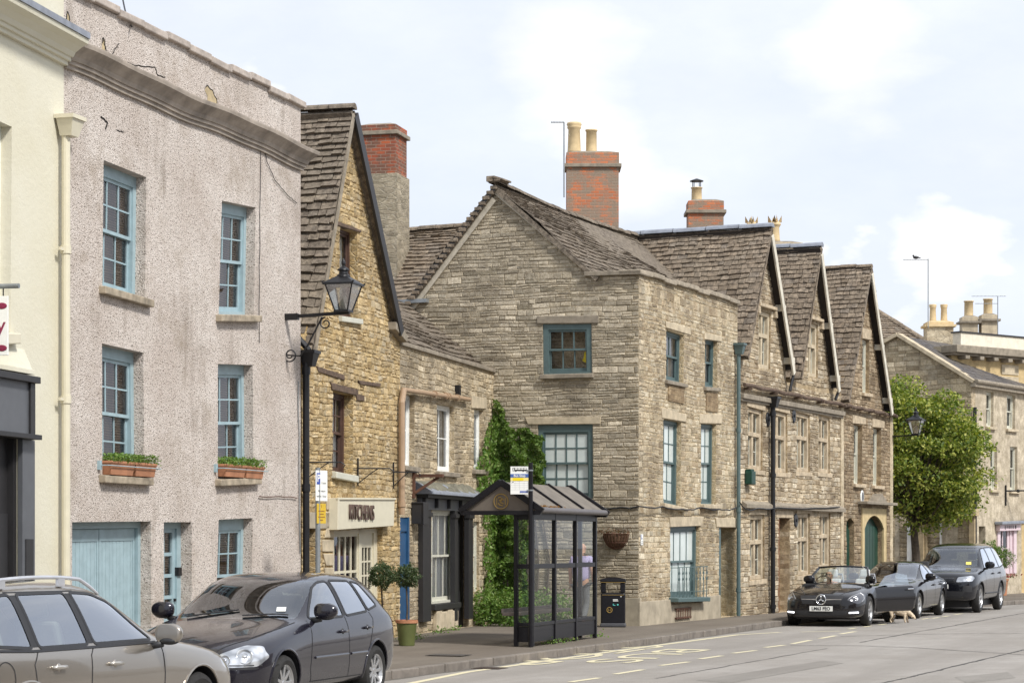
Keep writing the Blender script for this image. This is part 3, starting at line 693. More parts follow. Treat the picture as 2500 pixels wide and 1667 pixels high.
for s0, s1 in ((.037, .498), (.502, .963)):
    mb = MB(); n = 10
    for i in range(n):
        a = lerp(s0, s1, i / n); b = lerp(s0, s1, (i + 1) / n) - .0035; hx(mb, B5, a, b, .0, .953, .215, .25)
    hx(mb, B5, s0, s1 - .003, .87, .953, .205, .214); hx(mb, B5, s0, s0 + .02, 0, .87, .205, .214); hx(mb, B5, s1 - .023, s1 - .003, 0, .87, .205, .214); mb.build('door_leaf', BLUE, gd, bev=.004)
room(B5, gd, .27, None, deep=.2)
mb = MB(); hx(mb, B6, 0, .1, 0, 1, .17, .28); hx(mb, B6, .86, 1, 0, 1, .17, .28); hx(mb, B6, .1, .86, .955, 1, .17, .28)
bars(mb, B6, .1, .86, .28, .955, 2, 4, .05, .2, .25, (.06, .09, .08, .06)); hx(mb, B6, .1, .86, 0, .28, .21, .25)
dd = mb.build('glazed_door', BLUE, hB); mb = MB(); flatq(mb, B6, .1, .86, .28, .955, .23); mb.build('pane', GLASS, dd); room(B6, dd, .28, None)
mb = MB(); flatq(mb, B6, .1, .86, .28, .955, .27); mb.build('blind', BLIND, dd)
mb = MB(); hx(mb, B6, .85, .97, .62, .68, .14, .2); hx(mb, B6, .8, .84, .44, .46, .17, .2); mb.build('letter_box', BLACK, dd)
# parapet coping, cornice, plaster patches
mb = MB(); u = 0
for i in range(11):
    L = 8.14 / 11; z = top + .035 + .02 * math.sin(i * 1.9) + (.035 if i in (8,) else 0); zz = z + random.uniform(-.012, .012)
    mb.hexa([(u, -.07, z - .05), (u + L - .012, -.07, zz - .05), (u + L - .012, .36, zz - .05), (u, .36, z - .05), (u, -.07, z + .05), (u + L - .012, -.07, zz + .05), (u + L - .012, .36, zz + .07), (u, .36, z + .07)]); u += L
mb.build('parapet_coping', plain('coping_stone', (.44, .38, .33), .9, var=.35, bump=.5), hB, bev=.015)
mb = MB(); cornice(mb, 0, 8.04, 7.86, 8.19, s=.74); mb.build('cornice', plain('stained_cornice', (.34, .29, .24), .9, var=.45, bump=.5, vs=2.5), hB)
for (px, py, sx_, sz_, seed) in ((515, 238, .5, .3, 1), (165, 60, .14, .35, 2), (252, 118, .12, .3, 3)):
    u0, z0 = FB.hit(px, py); pts = []
    for k in range(14):
        t = 2 * math.pi * k / 14; r = .5 * (.8 + .5 * noise.noise(Vector((k * .7, seed * 3, 0)))); pts.append((u0 + math.cos(t) * sx_ * r, z0 + math.sin(t) * sz_ * r - .25 * math.cos(t) * sx_ * r))
    mb = MB(); mb.add([(a, -.004, b) for a, b in pts], [tuple(range(14))]); mb.build('bare_plaster_patch', plain('yellow_plaster_%d' % seed, (.50, .40, .24), .9, var=.4, bump=.6), hB)
    mb = MB(); mb.tube([(pts[i][0], -.006, pts[i][1]) for i in range(0, 7)], .007, 5); mb.build('plaster_crack', VOID, hB)
def crack(parent, pts, r=.008, nm='wall_crack', mat=None, w=-.004, fr=FB):
    mb = MB(); P = []
    for (a, b), (c, d) in zip(pts, pts[1:]):
        for k in range(6): P.append(fr.hit(lerp(a, c, k / 6) + random.uniform(-1, 1), lerp(b, d, k / 6) + random.uniform(-1, 1)))
    mb.tube([(u_, w, z_) for u_, z_ in P], r, 5); return mb.build(nm, mat or VOID, parent)
crack(hB, [(250, 95), (262, 135), (300, 150), (330, 160), (378, 165), (385, 185), (405, 190)], .007)
crack(hB, [(245, 285), (262, 300), (255, 320)], .012); crack(hB, [(270, 140), (280, 120), (292, 105)], .006); crack(hB, [(285, 318), (305, 325)], .007)
cab = MB(); pts = [(642, 362), (650, 400), (668, 440), (700, 478), (727, 500)]
crack(hB, pts, .006, 'wall_cable', BLACK, -.02); crack(hB, [(634, 362), (632, 600), (630, 885)], .005, 'wall_cable', BLACK, -.015)
crack(hB, [(628, 1212), (700, 1212), (726, 1216)], .008, 'wall_cable', RUST, -.03)
crack(hB, [(725, 930), (728, 1100), (730, 1400)], .009, 'wall_cable', GALV, -.02)
# hidden roof behind the parapet, its hip just shows at the top left
mb = MB(); z0 = 8.6
tile_patch(mb, (0, .6, z0), (4.9, .6, z0), (2.0, 4.2, 11.6), (0, 4.2, 11.6), .2, .3)
tile_patch(mb, (4.9, .6, z0), (4.9, 7.9, z0), (2.0, 4.2, 11.6), (2.0, 4.2, 11.6), .2, .3)
tile_patch(mb, (4.9, 7.9, z0), (0, 7.9, z0), (0, 4.2, 11.6), (2.0, 4.2, 11.6), .2, .3)
mb.build('roof', TILE2, hB)
# downpipe between A and B with hopper
def hopper(mb, u, w, z, s=.14):
    mb.hexa([(u - s * .6, w - .08, z - .26), (u + s * .6, w - .08, z - .26), (u + s * .6, w + .08, z - .26), (u - s * .6, w + .08, z - .26), (u - s, w - .13, z - .05), (u + s, w - .13, z - .05), (u + s, w + .1, z - .05), (u - s, w + .1, z - .05)])
    mb.box(u - s - .02, u + s + .02, w - .15, w + .12, z - .05, z + .0)
u0 = FB.hit(161, 700, .12)[0]; mb = MB(); hopper(mb, u0 + .03, -.15, FB.hit(161, 283, .12)[1], .16)
mb.tube([(u0, -.12, .15), (u0, -.12, FB.hit(161, 325, .12)[1])], .055, 12)
for py in (610, 975): z = FB.hit(161, py, .12)[1]; mb.lathe([(.068, -.05), (.068, .05)], 12, (u0, -.12, z)); mb.box(u0 - .16, u0, -.13, -.1, z - .02, z + .02)
mb.build('downpipe', CREAMP, hA, rel(FA, FB))

# ================================================================ house C: ochre gabled house
hC = thing('gabled_ochre_house', 'narrow ochre rubble house with steep gable, red brown sashes and cream shop window', 'house', FC.M)
C1 = FC.q((829, 551), (872, 568), (874, 778), (829, 771)); C2q = FC.q((812, 952), (862, 965), (861, 1160), (811, 1150))
C3 = ground(FC.q((812, 1293), (893, 1290), (893, 1400), (812, 1400))); C4 = ground(FC.q((893, 1290), (934, 1289), (934, 1400), (893, 1400)))
C5 = ground(FC.q((748, 1290), (770, 1290), (770, 1350), (748, 1350)))
C34 = [C3[0], C4[1], C4[2], C3[3]]
ua, za = FC.hit(845, 268); ur, zr_ = FC.hit(955, 775); ul, zl = .1, 5.55; za -= .12
L = FC.L
ol = [(0, 0), (L, 0), (L, 5.75), (ur + .02, zr_ - .05), (ua, za), (.62, 5.8), (0, 5.0)]
ol = ol[::-1]
wall(hC, 'wall', ol, [C1, C2q, C34, C5], [.18, .2, .2, .25], OCHRE, .3, st=(BK_C, (.06, .115), (.09, .25), 1, .015, 1, 1.7))
shell(hC, FC, 8, OCHRE, z1=5.0)
window(hC, C1, .14, BROWN, 2, 2, fw=.05, two=False, blind=CURT, bt=(0, 1), sill=OFFW, sillh=.1, ext=.06, proj=.08)
window(hC, C2q, .16, BROWN, 3, 2, fw=.06, blind=CURT, sill=OFFW, sillh=.12, ext=.05, proj=.1)
for c in (((820, 540), (878, 562), (878, 568), (820, 550)), ((804, 933), (871, 951), (871, 966), (808, 951)), ((771, 894), (837, 915), (838, 928), (773, 907)), ((871, 928), (926, 936), (925, 944), (876, 938)), ((866, 960), (886, 966), (886, 979), (868, 977))):
    slab(hC, 'old_timber_lintel', FC.q(*c), -.02, .1, OAK, bev=.008)
for c in (((753, 1250), (806, 1250), (806, 1290), (753, 1290)),): slab(hC, 'lintel', FC.q(*c), -.012, .1, PLINTH)
# roof
ov = .32
mb = MB(); back = 8
tile_patch(mb, (ur + .28, -.12, zr_ - .25), (ur + .28, back, zr_ - .25), (ua, back, za + .12), (ua, -.12, za + .12), .15, .24, .035, wav=.03)
tile_patch(mb, (.05, back, 4.75), (.05, -.14, 4.75), (ua, -.14, za + .12), (ua, back, za + .12), .145, .25, .045, wav=.05)
ridge(mb, (ua, -.16, za + .17), (ua, back, za + .17), .1)
rC = mb.build('roof', TILE2, hC)
mb = MB(); beam(mb, (ur + .12, -.16, zr_ - .28), (ua + .03, -.16, za + .02), .05, .2); mb.build('bargeboard', DGREY, hC)
mb = MB(); beam(mb, (ua - .03, -.15, za + .02), (.2, -.15, 4.85), .03, .08); mb.build('verge_strip', ASHD, hC)
# kneeler, quoins
slab(hC, 'kneeler_stone', [(ur - .2, zr_ - .1), (ur + .5, zr_ - .28), (ur + .5, zr_ - .42), (ur - .2, zr_ - .24)], -.16, .2, ASHD)
# shop front
mb = MB(); q = C34
sp = (C4[0][0] - C3[0][0]) / (C34[1][0] - C34[0][0])
hx(mb, q, 0, .03, 0, 1, .1, .2); hx(mb, q, sp - .03, sp + .03, 0, 1, .1, .2); hx(mb, q, .93, 1, 0, 1, .1, .22); hx(mb, q, .03, .93, .96, 1, .1, .2)
bars(mb, q, .03, sp - .03, .27, .96, 5, 2, .045, .12, .17, (.04, .04, .08, .05)); hx(mb, q, .03, sp - .03, 0, .27, .12, .16)
hx(mb, q, .03, sp - .03, .27, .285, .06, .2)
sf = mb.build('shop_window', CREAMP, hC); mb = MB(); flatq(mb, q, .03, sp - .03, .28, .96, .145); mb.build('pane', GLASS, sf); room(C3, sf, .2, None, plain('shop_interior', (.12, .105, .085), .8, var=.6, vs=2), 1.6)
mb = MB(); bars(mb, q, sp + .03, .93, .42, .86, 3, 3, .03, .13, .18, (.07, .07, .06, .06)); hx(mb, q, sp + .03, .93, 0, .42, .13, .18); hx(mb, q, sp + .03, .93, .86, .96, .13, .18)
for i in range(4): s = lerp(sp + .07, .9, i / 3); hx(mb, q, s - .004, s + .004, .03, .38, .122, .13)
dC = mb.build('shop_door', CREAMP, hC); mb = MB(); flatq(mb, q, sp + .03, .93, .42, .86, .15); mb.build('pane', GLASS, dC); room(C4, dC, .19, None, deep=.4)
mb = MB(); hx(mb, C5, 0, 1, 0, 1, .2, .24); hx(mb, C5, .1, .9, .52, .54, .18, .2); mb.build('side_door', BROWN, hC, bev=.005)
mb = MB(); hx(mb, C5, .6, .7, .4, .7, .15, .19); mb.build('handle', WHITEP, bpy.data.objects['side_door'])
rng = random.Random(4)
for px0, px1 in ((796, 811),):
    for k in range(9):
        y = 1215 + k * 34; slab(hC, 'quoin_stone', FC.q((px0 - rng.uniform(0, 14), y), (px1, y), (px1, y + 29), (px0 - rng.uniform(0, 14), y + 29)), -.012, .1, ASH)
# sign board
sgn = thing('shop_sign', 'cream fascia board reading KITCHENS in raised brown letters', 'sign', FC.M)
qs = FC.q((814, 1215), (956, 1216), (954, 1283), (813, 1293), w=.1)
slab(sgn, 'board', qs, -.16, -.01, CREAMP, bev=.006)
mb = MB(); hx(mb, qs, -.003, 1.003, .945, 1.01, -.185, -.16); hx(mb, qs, 0, .03, 0, .945, -.18, -.16); mb.build('moulding', CREAMP, sgn, bev=.006)
c = quadpt(qs, .40, .50); Wq, Hq = size(qs)
text_mesh('KITCHENS', .37, .012, plain('brown_letters', (.11, .07, .055), .6), 'lettering', sgn, Matrix.Translation((c.x, -.18, c.y)) @ Matrix.Rotation(R(90), 4, 'X'), bold=.002, sx=.78)
# black rainwater pipe with hopper on the corner of B and C
u0, z0 = FC.hit(746, 855, .12); mb = MB()
hopper(mb, u0 + .05, -.16, z0 + .0, .14); mb.tube([(u0, -.13, .13), (u0, -.13, z0 - .2)], .055, 12)
for py in (905, 1190): mb.lathe([(.07, -.06), (.07, .06)], 12, (u0, -.13, FC.hit(746, py, .12)[1]))
mb.tube([(u0 + .05, -.16, z0), (u0 + .02, .05, z0 + .25), (u0 - .1, .1, z0 + .5)], .05, 8); mb.build('black_downpipe', BLACK, hC)
# iron brackets on the wall
for k, (px, py, w_, lb) in enumerate(((746, 1128, .62, 'left'), (870, 1143, .62, 'mid'), (957, 1152, .5, 'right'))):
    u0, z0 = FC.hit(px, py); b = thing('iron_bracket', {'left': 'thin black iron bracket beside the black downpipe above the parking sign', 'mid': 'thin black iron bracket on the ochre wall above the shop sign', 'right': 'thin black iron bracket beside the tan downpipe'}[lb], 'bracket', FC.M, 'empty sign brackets on the ochre house')
    mb = MB(); mb.tube([(u0, -.03, z0 + .18), (u0, -.03, z0 - .3)], .014, 6); mb.tube([(u0, -.03, z0)] + [(u0 + w_ * .25, -w_ * .9, z0), (u0 + w_ * .3, -w_, z0 - .05), (u0 + w_ * .27, -w_ * .95, z0 - .08)], .012, 6)
    mb.tube([(u0, -.03, z0 - .26), (u0 + w_ * .12, -w_ * .4, z0 - .08), (u0 + w_ * .16, -w_ * .6, z0)], .01, 6); mb.build('bar', BLACK, b)

# ================================================================ house C2: low house with white casements
hL = thing('low_stone_house', 'two storey low stone house with white casements and black bay shopfront', 'house', FC2.M)
Q1 = FC2.q((985, 962), (1012, 966), (1011, 1139), (984, 1135)); Q2 = FC2.q((1066, 985), (1109, 993), (1108, 1153), (1067, 1149)); Q3 = FC2.q((1157, 998), (1181, 1002), (1181, 1146), (1156, 1145))
Q4 = ground(FC2.q((968, 1262), (1000, 1262), (1000, 1400), (968, 1400))); Q5 = FC2.q((1054, 1243), (1110, 1245), (1110, 1468), (1052, 1474)); Q6 = ground(FC2.q((1115, 1243), (1144, 1243), (1144, 1400), (1115, 1400)))
Q7 = FC2.q((1155, 1272), (1170, 1273), (1170, 1443), (1155, 1443))
Q4 = [(max(.02, a), b) for a, b in Q4]
wall(hL, 'wall', [(0, 5.5), (7.1, 5.5), (7.1, 0), (0, 0)], [Q1, Q2, Q3, Q4, Q5, Q6, Q7], [.14, .14, .14, .07, .1, .4, .14], C2ST, .3, st=(BK_L, (.07, .13), (.10, .32), 2, .014, 1, 1.4))
shell(hL, FC2, 4.2, C2ST, z1=5.0)
for q, sl_ in ((Q1, 1), (Q2, 1), (Q3, 1)): window(hL, q, .1, WHITEP, 2, 2, two=False, fw=.05, blind=CURTG if q is not Q3 else CURT, sill=ASHD, sillh=.1, ext=.14, proj=.1)
slab(hL, 'lintel', FC2.q((1150, 965), (1185, 972), (1185, 998), (1150, 996)), -.012, .1, ASH)
mb = MB(); hx(mb, Q4, 0, 1, 0, .88, .05, .1); hx(mb, Q4, 0, .12, 0, 1, .0, .12); hx(mb, Q4, .85, 1, 0, 1, .0, .12); hx(mb, Q4, .12, .85, .88, 1, .02, .12)
for i in range(5): hx(mb, Q4, .14 + i * .145, .27 + i * .145, 0, .86, .035, .05)
mb.build('blue_door', DBLUE, hL, bev=.004)
window(hL, Q5, .0, OFFW, 3, 1, fw=.07, blind=CURT, bt=(0, 1), sill=DGREY, sillh=.12, proj=.12)
window(hL, Q7, .06, OFFW, 2, 2, fw=.05, blind=CURTG)
mb = MB(); hx(mb, Q6, 0, 1, 0, 1, .12, .18); hx(mb, Q6, .15, .85, .08, .3, .1, .12); mb.build('black_door', DGREY, hL)
mb = MB(); u1_, zt = FC2.hit(1031, 1212, .12); u2_ = FC2.hit(1152, 1212, .1)[0]
mb.box(u1_, u2_ + .1, -.24, -.003, zt - .02, zt + .05, 1); mb.hexa([(u1_ - .1, -.34, zt + .05), (u2_ + .15, -.34, zt + .05), (u2_ + .15, 0, zt + .05), (u1_ - .1, 0, zt + .05), (u1_ - .1, -.33, zt + .1), (u2_ + .15, -.33, zt + .1), (u2_ + .15, 0, zt + .3), (u1_ - .1, 0, zt + .3)], 2)
zb_ = FC2.hit(1100, 1246, .1)[1]; mb.box(u1_ + .04, u2_, -.1, -.003, zb_, zt - .02, 0)
for i in range(5): uu = lerp(u1_ + .1, u2_ - .1, i / 4); mb.box(uu - .03, uu + .03, -.17, -.1, zt - .2, zt - .02, 1)
for px0, px1, zz in ((1032, 1052, .35), (1110, 1117, .3), (1144, 1154, .3)): a_, b_ = FC2.hit(px0, 1300, .1)[0], FC2.hit(px1, 1300, .1)[0]; mb.box(a_, b_, -.11, -.003, zz, zb_ - .002, 1); mb.box(a_ - .02, b_ + .02, -.14, -.003, zb_ - .14, zb_ - .06, 1)
mb.build('shopfront', [MGREY, DGREY, LEAD], hL, bev=.006)
for k in range(9):
    mb = MB()
mb = MB(); nx_, ny_ = 60, 6
for i in range(nx_ + 1):
    for j in range(ny_ + 1):
        x_ = lerp(u1_ - .08, u2_ + .1, i / nx_); y_ = -.3 + .3 * j / ny_; e_ = min(i, nx_ - i, 3) / 3 * min(j, ny_ - j, 2) / 2; mb.v.append((x_, y_, zt + .11 + .2 * (j / ny_) + e_ * (.03 + .09 * noise.noise(Vector((x_ * 4, y_ * 5, 3))))))
for i in range(nx_):
    for j in range(ny_): a_ = i * (ny_ + 1) + j; mb.f.append([a_, a_ + ny_ + 1, a_ + ny_ + 2, a_ + 1]); mb.m.append(0)
mb.build('moss', plain('grey_moss', (.16, .15, .11), .95, var=.5, bump=.8), hL)
a_, b_ = FC2.hit(1055, 1480)[0], FC2.hit(1108, 1480)[0]; z1_ = FC2.hit(1080, 1480)[1]
for k in range(4): mb = MB(); x0 = lerp(a_, b_, k / 4); mb.box(x0 + .008, lerp(a_, b_, (k + 1) / 4) - .008, -.1, -.003, .13, z1_ - .06 - .03 * (k % 2)); mb.build('base_stone', ASH, hL, bev=.02)
mb = MB(); mb.box(-.04, 7.0, -.06, .35, 5.5, 5.58); mb.build('eaves_coping', ASHD, hL, bev=.015)
mb = MB(); tile_patch(mb, (-.2, .12, 5.55), (7.5, .12, 5.55), (7.5, 2.1, 7.05), (-.2, 2.1, 7.05), .19, .28, .04, wav=.04, sag=.05)
tile_patch(mb, (7.5, 4.2, 5.3), (-.2, 4.2, 5.3), (-.2, 2.1, 7.05), (7.5, 2.1, 7.05), .19, .28, .035); mb.build('roof', TILE2, hL)
mb = MB(); z0 = FC2.hit(1065, 958, .1)[1]; a_, b_ = FC2.hit(985, 950, .1), FC2.hit(1146, 975, .1)
mb.tube([(a_[0], -.1, a_[1] - .01), (b_[0], -.1, b_[1])], .045, 12)
for t in (.45, .62, .66, .8): p = Vector((lerp(a_[0], b_[0], t), -.1, lerp(a_[1], b_[1], t))); mb.tube([p - Vector((.03, 0, 0)), p + Vector((.03, 0, 0))], .068, 12)
u0 = FC2.hit(981, 1100, .1)[0]; mb.tube([(a_[0] + .02, -.1, a_[1]), (u0, -.1, a_[1] - .25), (u0, -.1, FC2.hit(981, 1256, .1)[1])], .06, 12); mb.lathe([(.075, -.05), (.075, .05)], 12, (u0, -.1, FC2.hit(981, 1230, .1)[1]))
mb.build('tan_pipe', TANP, hL)
mb = MB(); u0, z0 = FC2.hit(1118, 952, .05); mb.box(u0 - .06, u0 + .06, -.1, 0, z0 - .1, z0 + .1); mb.build('vent', BLACK, hL)
b = thing('wall_lantern_box', 'black box mounted on the stone beside the black shopfront', 'box', FC2.M); u0, z0 = FC2.hit(1032, 1255, .2)
mb = MB(); mb.box(u0 - .14, u0 + .14, -.24, -.02, z0 - .18, z0 + .2); mb.box(u0 - .16, u0 + .16, -.26, -.02, z0 + .2, z0 + .23); mb.box(u0 - .16, u0 + .16, -.27, -.24, z0 - .2, z0 + .22); mb.build('case', DGREY, b, bev=.01)
b = thing('rusty_bracket', 'rusty brown timber and iron bracket above the black shopfront', 'bracket', FC2.M); u0, z0 = FC2.hit(1006, 1161)
mb = MB(); mb.box(u0 - .03, u0 + .03, -.06, 0, z0 - .42, z0 + .06); mb.box(u0 - .02, u0 + .1, -.6, -.06, z0 - .03, z0 + .03); beam(mb, (u0, -.06, z0 - .32), (u0 + .06, -.5, z0 - .03), .05, .05); mb.build('bar', RUST, b)

# ================================================================ house D: corner house
hD = thing('corner_house', 'tall corner stone house with grey lichened gable and dark green sash windows', 'house', FD.M)
mg = rel(FD, FDg)
G1 = FDg.q((1325, 791), (1444, 790), (1445, 911), (1326, 914)); G2 = FDg.q((1313, 1037), (1447, 1035), (1448, 1217), (1313, 1217))
ol = [(-.5, 0), (-.5, 6.9), (.1, 7.02), (2.06, 9.38), (4.22, 7.50), (5.3, 7.46), (5.3, 0)]
wall(hD, 'gable_wall', ol, [G1, G2], [.07, .07], DGST, .3, mg, st=(BK_G, (.045, .115), (.10, .40), 3, .012, 1, 1.1))
window(hD, G1, .02, TEAL, 3, 1, fw=.12, sill=ASHD, sillh=.1, ext=.05, proj=.1, mw=mg, bw=.03)
window(hD, G2, .03, TEAL, 4, 2, fw=.11, blind=BLINDW, mw=mg, bw=.03, head=.05)
slab(hD, 'lintel', FDg.q((1283, 1019), (1468, 1018), (1466, 1035), (1290, 1036)), -.012, .1, ASH, mg); slab(hD, 'lintel', FDg.q((1312, 772), (1462, 770), (1462, 789), (1312, 790)), -.008, .1, ASHD, mg)
b = thing('yellow_soft_toy', 'bright yellow cloth hanging inside the upper gable window', 'cloth', FDg.M); u0, z0 = FDg.hit(1427, 878)
mb = MB(); pts = [(-.06, .16), (.0, .2), (.07, .17), (.08, 0), (.075, -.12), (.03, -.15), (-.0, -.13), (-.02, -.05), (-.1, -.0), (-.07, .06)]
for y0, y1 in ((.16, .19),): n = len(pts); mb.add([(u0 + a, y0, z0 + b_) for a, b_ in pts] + [(u0 + a, y1, z0 + b_) for a, b_ in pts], [tuple(range(n))] + [(i, (i + 1) % n, n + (i + 1) % n, n + i) for i in range(n)])
mb.build('cloth', plain('yellow_cloth', (.85, .68, .0), .8), b, bev=.01)
T1 = FD.q((1626, 804), (1670, 818), (1668, 936), (1626, 927)); T2 = FD.q((1721, 827), (1752, 832), (1750, 946), (1721, 944))
M1 = FD.q((1619, 1022), (1663, 1030), (1661, 1237), (1619, 1228)); M2 = FD.q((1711, 1034), (1749, 1036), (1747, 1231), (1711, 1230))
L1 = FD.q((1636, 1285), (1708, 1281), (1706, 1456), (1636, 1458)); L2 = ground(FD.q((1755, 1288), (1797, 1288), (1797, 1400), (1755, 1400)))
ol = [(0, 0), (0, 7.46), (FD.L, 7.52), (FD.L, 0)]
wall(hD, 'street_wall', ol, [T1, T2, M1, M2, L1, L2], [.12, .12, .12, .12, .12, .55], DSST, .3, st=(BK_S, (.07, .14), (.09, .30), 4, .012, 1, 1.4))
shell(hD, FD, 9, DSST, z1=7.0, u0=.5)
window(hD, T1, .1, TEAL, 2, 1, fw=.06, blind=CURTG, bt=(0, 1), sill=ASHD, sillh=.09, ext=.1, proj=.08)
window(hD, T2, .1, TEAL, 2, 1, fw=.05, blind=CURTG, bt=(0, 1), sill=ASHD, sillh=.09, ext=.1, proj=.08)
window(hD, M1, .1, TEAL, 3, 2, fw=.07, blind=BLINDW, sill=ASH, sillh=.1, ext=.2, proj=.12)
window(hD, M2, .1, TEAL, 3, 2, fw=.07, blind=BLINDW, sill=ASH, sillh=.1, ext=.12, proj=.12)
window(hD, L1, .08, TEAL, 4, 1, fw=.1, blind=CURT, glass=WPANE, bt=(0, 1), sill=TEAL, sillh=.1, ext=.12, proj=.24)
W1, H1 = size(L1); mb = MB()
for z in (.08, .42): hx(mb, L1, -.02, 1.02, z, z + .01, -.2, -.188)
for i in range(9):
    s = .02 + i * .12; hx(mb, L1, s, s + .012, .0, .42, -.2, -.188)
    P = quadpt(L1, s + .006, .3)
    for e in (-1, 1):
        for o_ in (-.11, .02): mb.tube([(P.x + e * .0, -.194, P.y + o_), (P.x + e * .05, -.194, P.y + o_ + .03), (P.x + e * .035, -.194, P.y + o_ + .07), (P.x + e * .012, -.194, P.y + o_ + .06)], .006, 5)
for s in (0, 1): P = quadpt(L1, s, .42); mb.tube([(P.x, .02, P.y), (P.x, -.194, P.y)], .008, 5)
mb.build('window_railing', TEAL, hD)
for c in (((1622, 783), (1684, 803), (1684, 818), (1624, 800)), ((1718, 812), (1760, 820), (1760, 834), (1718, 828)), ((1612, 995), (1674, 1012), (1672, 1030), (1614, 1020)), ((1706, 1010), (1761, 1012), (1760, 1034), (1706, 1033)), ((1632, 1262), (1716, 1260), (1710, 1283), (1634, 1286)), ((1745, 1264), (1801, 1264), (1799, 1287), (1747, 1286))):
    slab(hD, 'lintel', FD.q(*c), -.012, .1, ASH)
mb = MB(); hx(mb, L2, 0, 1, 0, 1, .5, .56); hx(mb, L2, 0, .16, 0, 1, .02, .2); mb.build('green_door', TEAL, hD)
# blocked panels under the top windows, corner quoins, coping
for c in (((1630, 940), (1668, 946), (1667, 985), (1630, 978)), ((1722, 957), (1750, 960), (1750, 1006), (1722, 1003))): slab(hD, 'blocked_panel', FD.q(*c), -.006, .05, EST2, bev=0)
mb = MB(); n = 9
for i in range(n): u = lerp(-.1, 6.85, i / n); z = 7.49 + .02 * math.sin(i * 2.2) + i * .006; mb.box(u, lerp(-.1, 6.85, (i + 1) / n) - .01, -.09, .42, z - .03, z + .07)
mb.build('parapet_coping', plain('weathered_coping', (.34, .29, .22), .95, var=.4, bump=.7), hD, bev=.015)
slab(hD, 'parapet_coping', [(4.1, 7.56), (5.38, 7.54), (5.38, 7.45), (4.1, 7.47)], -.1, .4, ASHD, mg)
mb = MB(); z1_ = FD.hit(1640, 1460)[1]; a_ = L1[0][0] - .06; b_ = L1[1][0] + .06
mb.box(-.05, a_, -.05, .0, 0, z1_ - .02); mb.box(b_, L2[0][0] - .02, -.05, 0, 0, z1_); mb.box(a_, b_, -.048, 0, 0, L1[2][1] - .12); mb.build('plinth', PLINTH, hD, bev=.01)
mb = MB(); z2_ = FDg.hit(1500, 1458)[1]; mb.box(2.8, 5.345, -.045, 0, 0, z2_); mb.build('plinth', PLINTH, hD, mg, bev=.01)
mb = MB(); a_ = FD.hit(1643, 1500)[0]; b_ = FD.hit(1677, 1500)[0]
for i in range(9): x = lerp(a_, b_, i / 8); mb.tube([(x, -.09, .18), (x, -.09, .42)], .012, 5)
for z in (.2, .4): mb.box(a_ - .03, b_ + .03, -.1, -.036, z, z + .03)
mb.build('cellar_grating', RUST, hD)
def wire(parent, fr, pts, r=.012, w=.03, mat=BLACK, mw=None, name='cable', jit=.01):
    mb = MB(); P = [fr.hit(*p, w) for p in pts]; Q = []
    for (a, b), (c, d) in zip(P, P[1:]):
        for k in range(8): t = k / 8; Q.append((lerp(a, c, t), -w, lerp(b, d, t) - .03 * math.sin(math.pi * t) + random.uniform(-jit, jit)))
    Q.append((P[-1][0], -w, P[-1][1])); mb.tube(Q, r, 5); return mb.build(name, mat, parent, mw)
wire(hD, FDg, [(1463, 1238), (1520, 1237), (1560, 1236)], .016, mw=mg); wire(hD, FD, [(1560, 1236), (1618, 1236), (1668, 1243), (1710, 1238), (1770, 1243), (1798, 1238)], .016, .14)
# roofs of D
mb = MB(); bk = 9.5
tile_patch(mb, (4.42, -.09, 7.42), (4.42, bk, 7.42), (2.06, bk, 9.55), (2.06, -.09, 9.55), .15, .22, .03, sag=.12, wav=.05)
tile_patch(mb, (-.35, bk, 6.72), (-.35, -.12, 6.72), (2.06, -.12, 9.55), (2.06, bk, 9.55), .17, .22, .03, sag=.12, wav=.03)
ridge(mb, (2.06, -.16, 9.60), (2.06, bk, 9.58), .1, sag=.12)
mb.build('roof', TILE2, hD, mg)
mb = MB(); beam(mb, (-.38, -.11, 6.66), (2.05, -.11, 9.44), .03, .09, mi=0); beam(mb, (-.02, -.03, 6.90), (2.0, -.03, 9.24), .05, .17, mi=2); beam(mb, (2.02, -.03, 9.40), (4.38, -.03, 7.40), .05, .09, mi=2)
mb.build('verge', [DGREY, TILE2, MORT], hD, mg)
mb = MB(); rng = random.Random(5)
for k in range(26): t = k / 26; p = Vector((-.35, -.1, 6.8)).lerp(Vector((2.06, -.1, 9.62)), t); mb.box(p.x - .0, p.x + .16, -.14 - rng.random() * .02, .15, p.z - .09, p.z - .02 + rng.random() * .02)
for k in range(4): mb.box(1.9 + .07 * k, 2.1 + .06 * k, -.2, .3, 9.58 + .02 * (k % 2), 9.7 - .02 * k)
mb.build('verge_stones', TILE, hD, mg, bev=.01)
# rear wing with its own roof (seen behind the low house)
mb = MB(); mb.add([(-6.5, .25, 0), (.1, .25, 0), (.1, .25, 7.1), (-6.5, .25, 7.1)], [(0, 1, 2, 3)]); mb.add([(-6.5, .25, 0), (-6.5, 5.5, 0), (-6.5, 5.5, 7.1), (-6.5, 2.9, 9.1), (-6.5, .25, 7.1)], [(4, 3, 2, 1, 0)]); mb.build('wing_wall', DGST, hD, mg)
mb = MB(); tile_patch(mb, (-6.6, .1, 7.1), (.6, .1, 7.1), (.6, 2.9, 9.15), (-6.6, 2.9, 9.15), .165, .26, .04, sag=.06, wav=.05)
tile_patch(mb, (2.0, 5.6, 7.1), (-6.6, 5.6, 7.1), (-6.6, 2.9, 9.15), (2.0, 2.9, 9.15), .17, .26, .03); ridge(mb, (-6.6, 2.9, 9.19), (1.6, 2.9, 9.19), .1, sag=.06); mb.build('wing_roof', TILE, hD, mg)
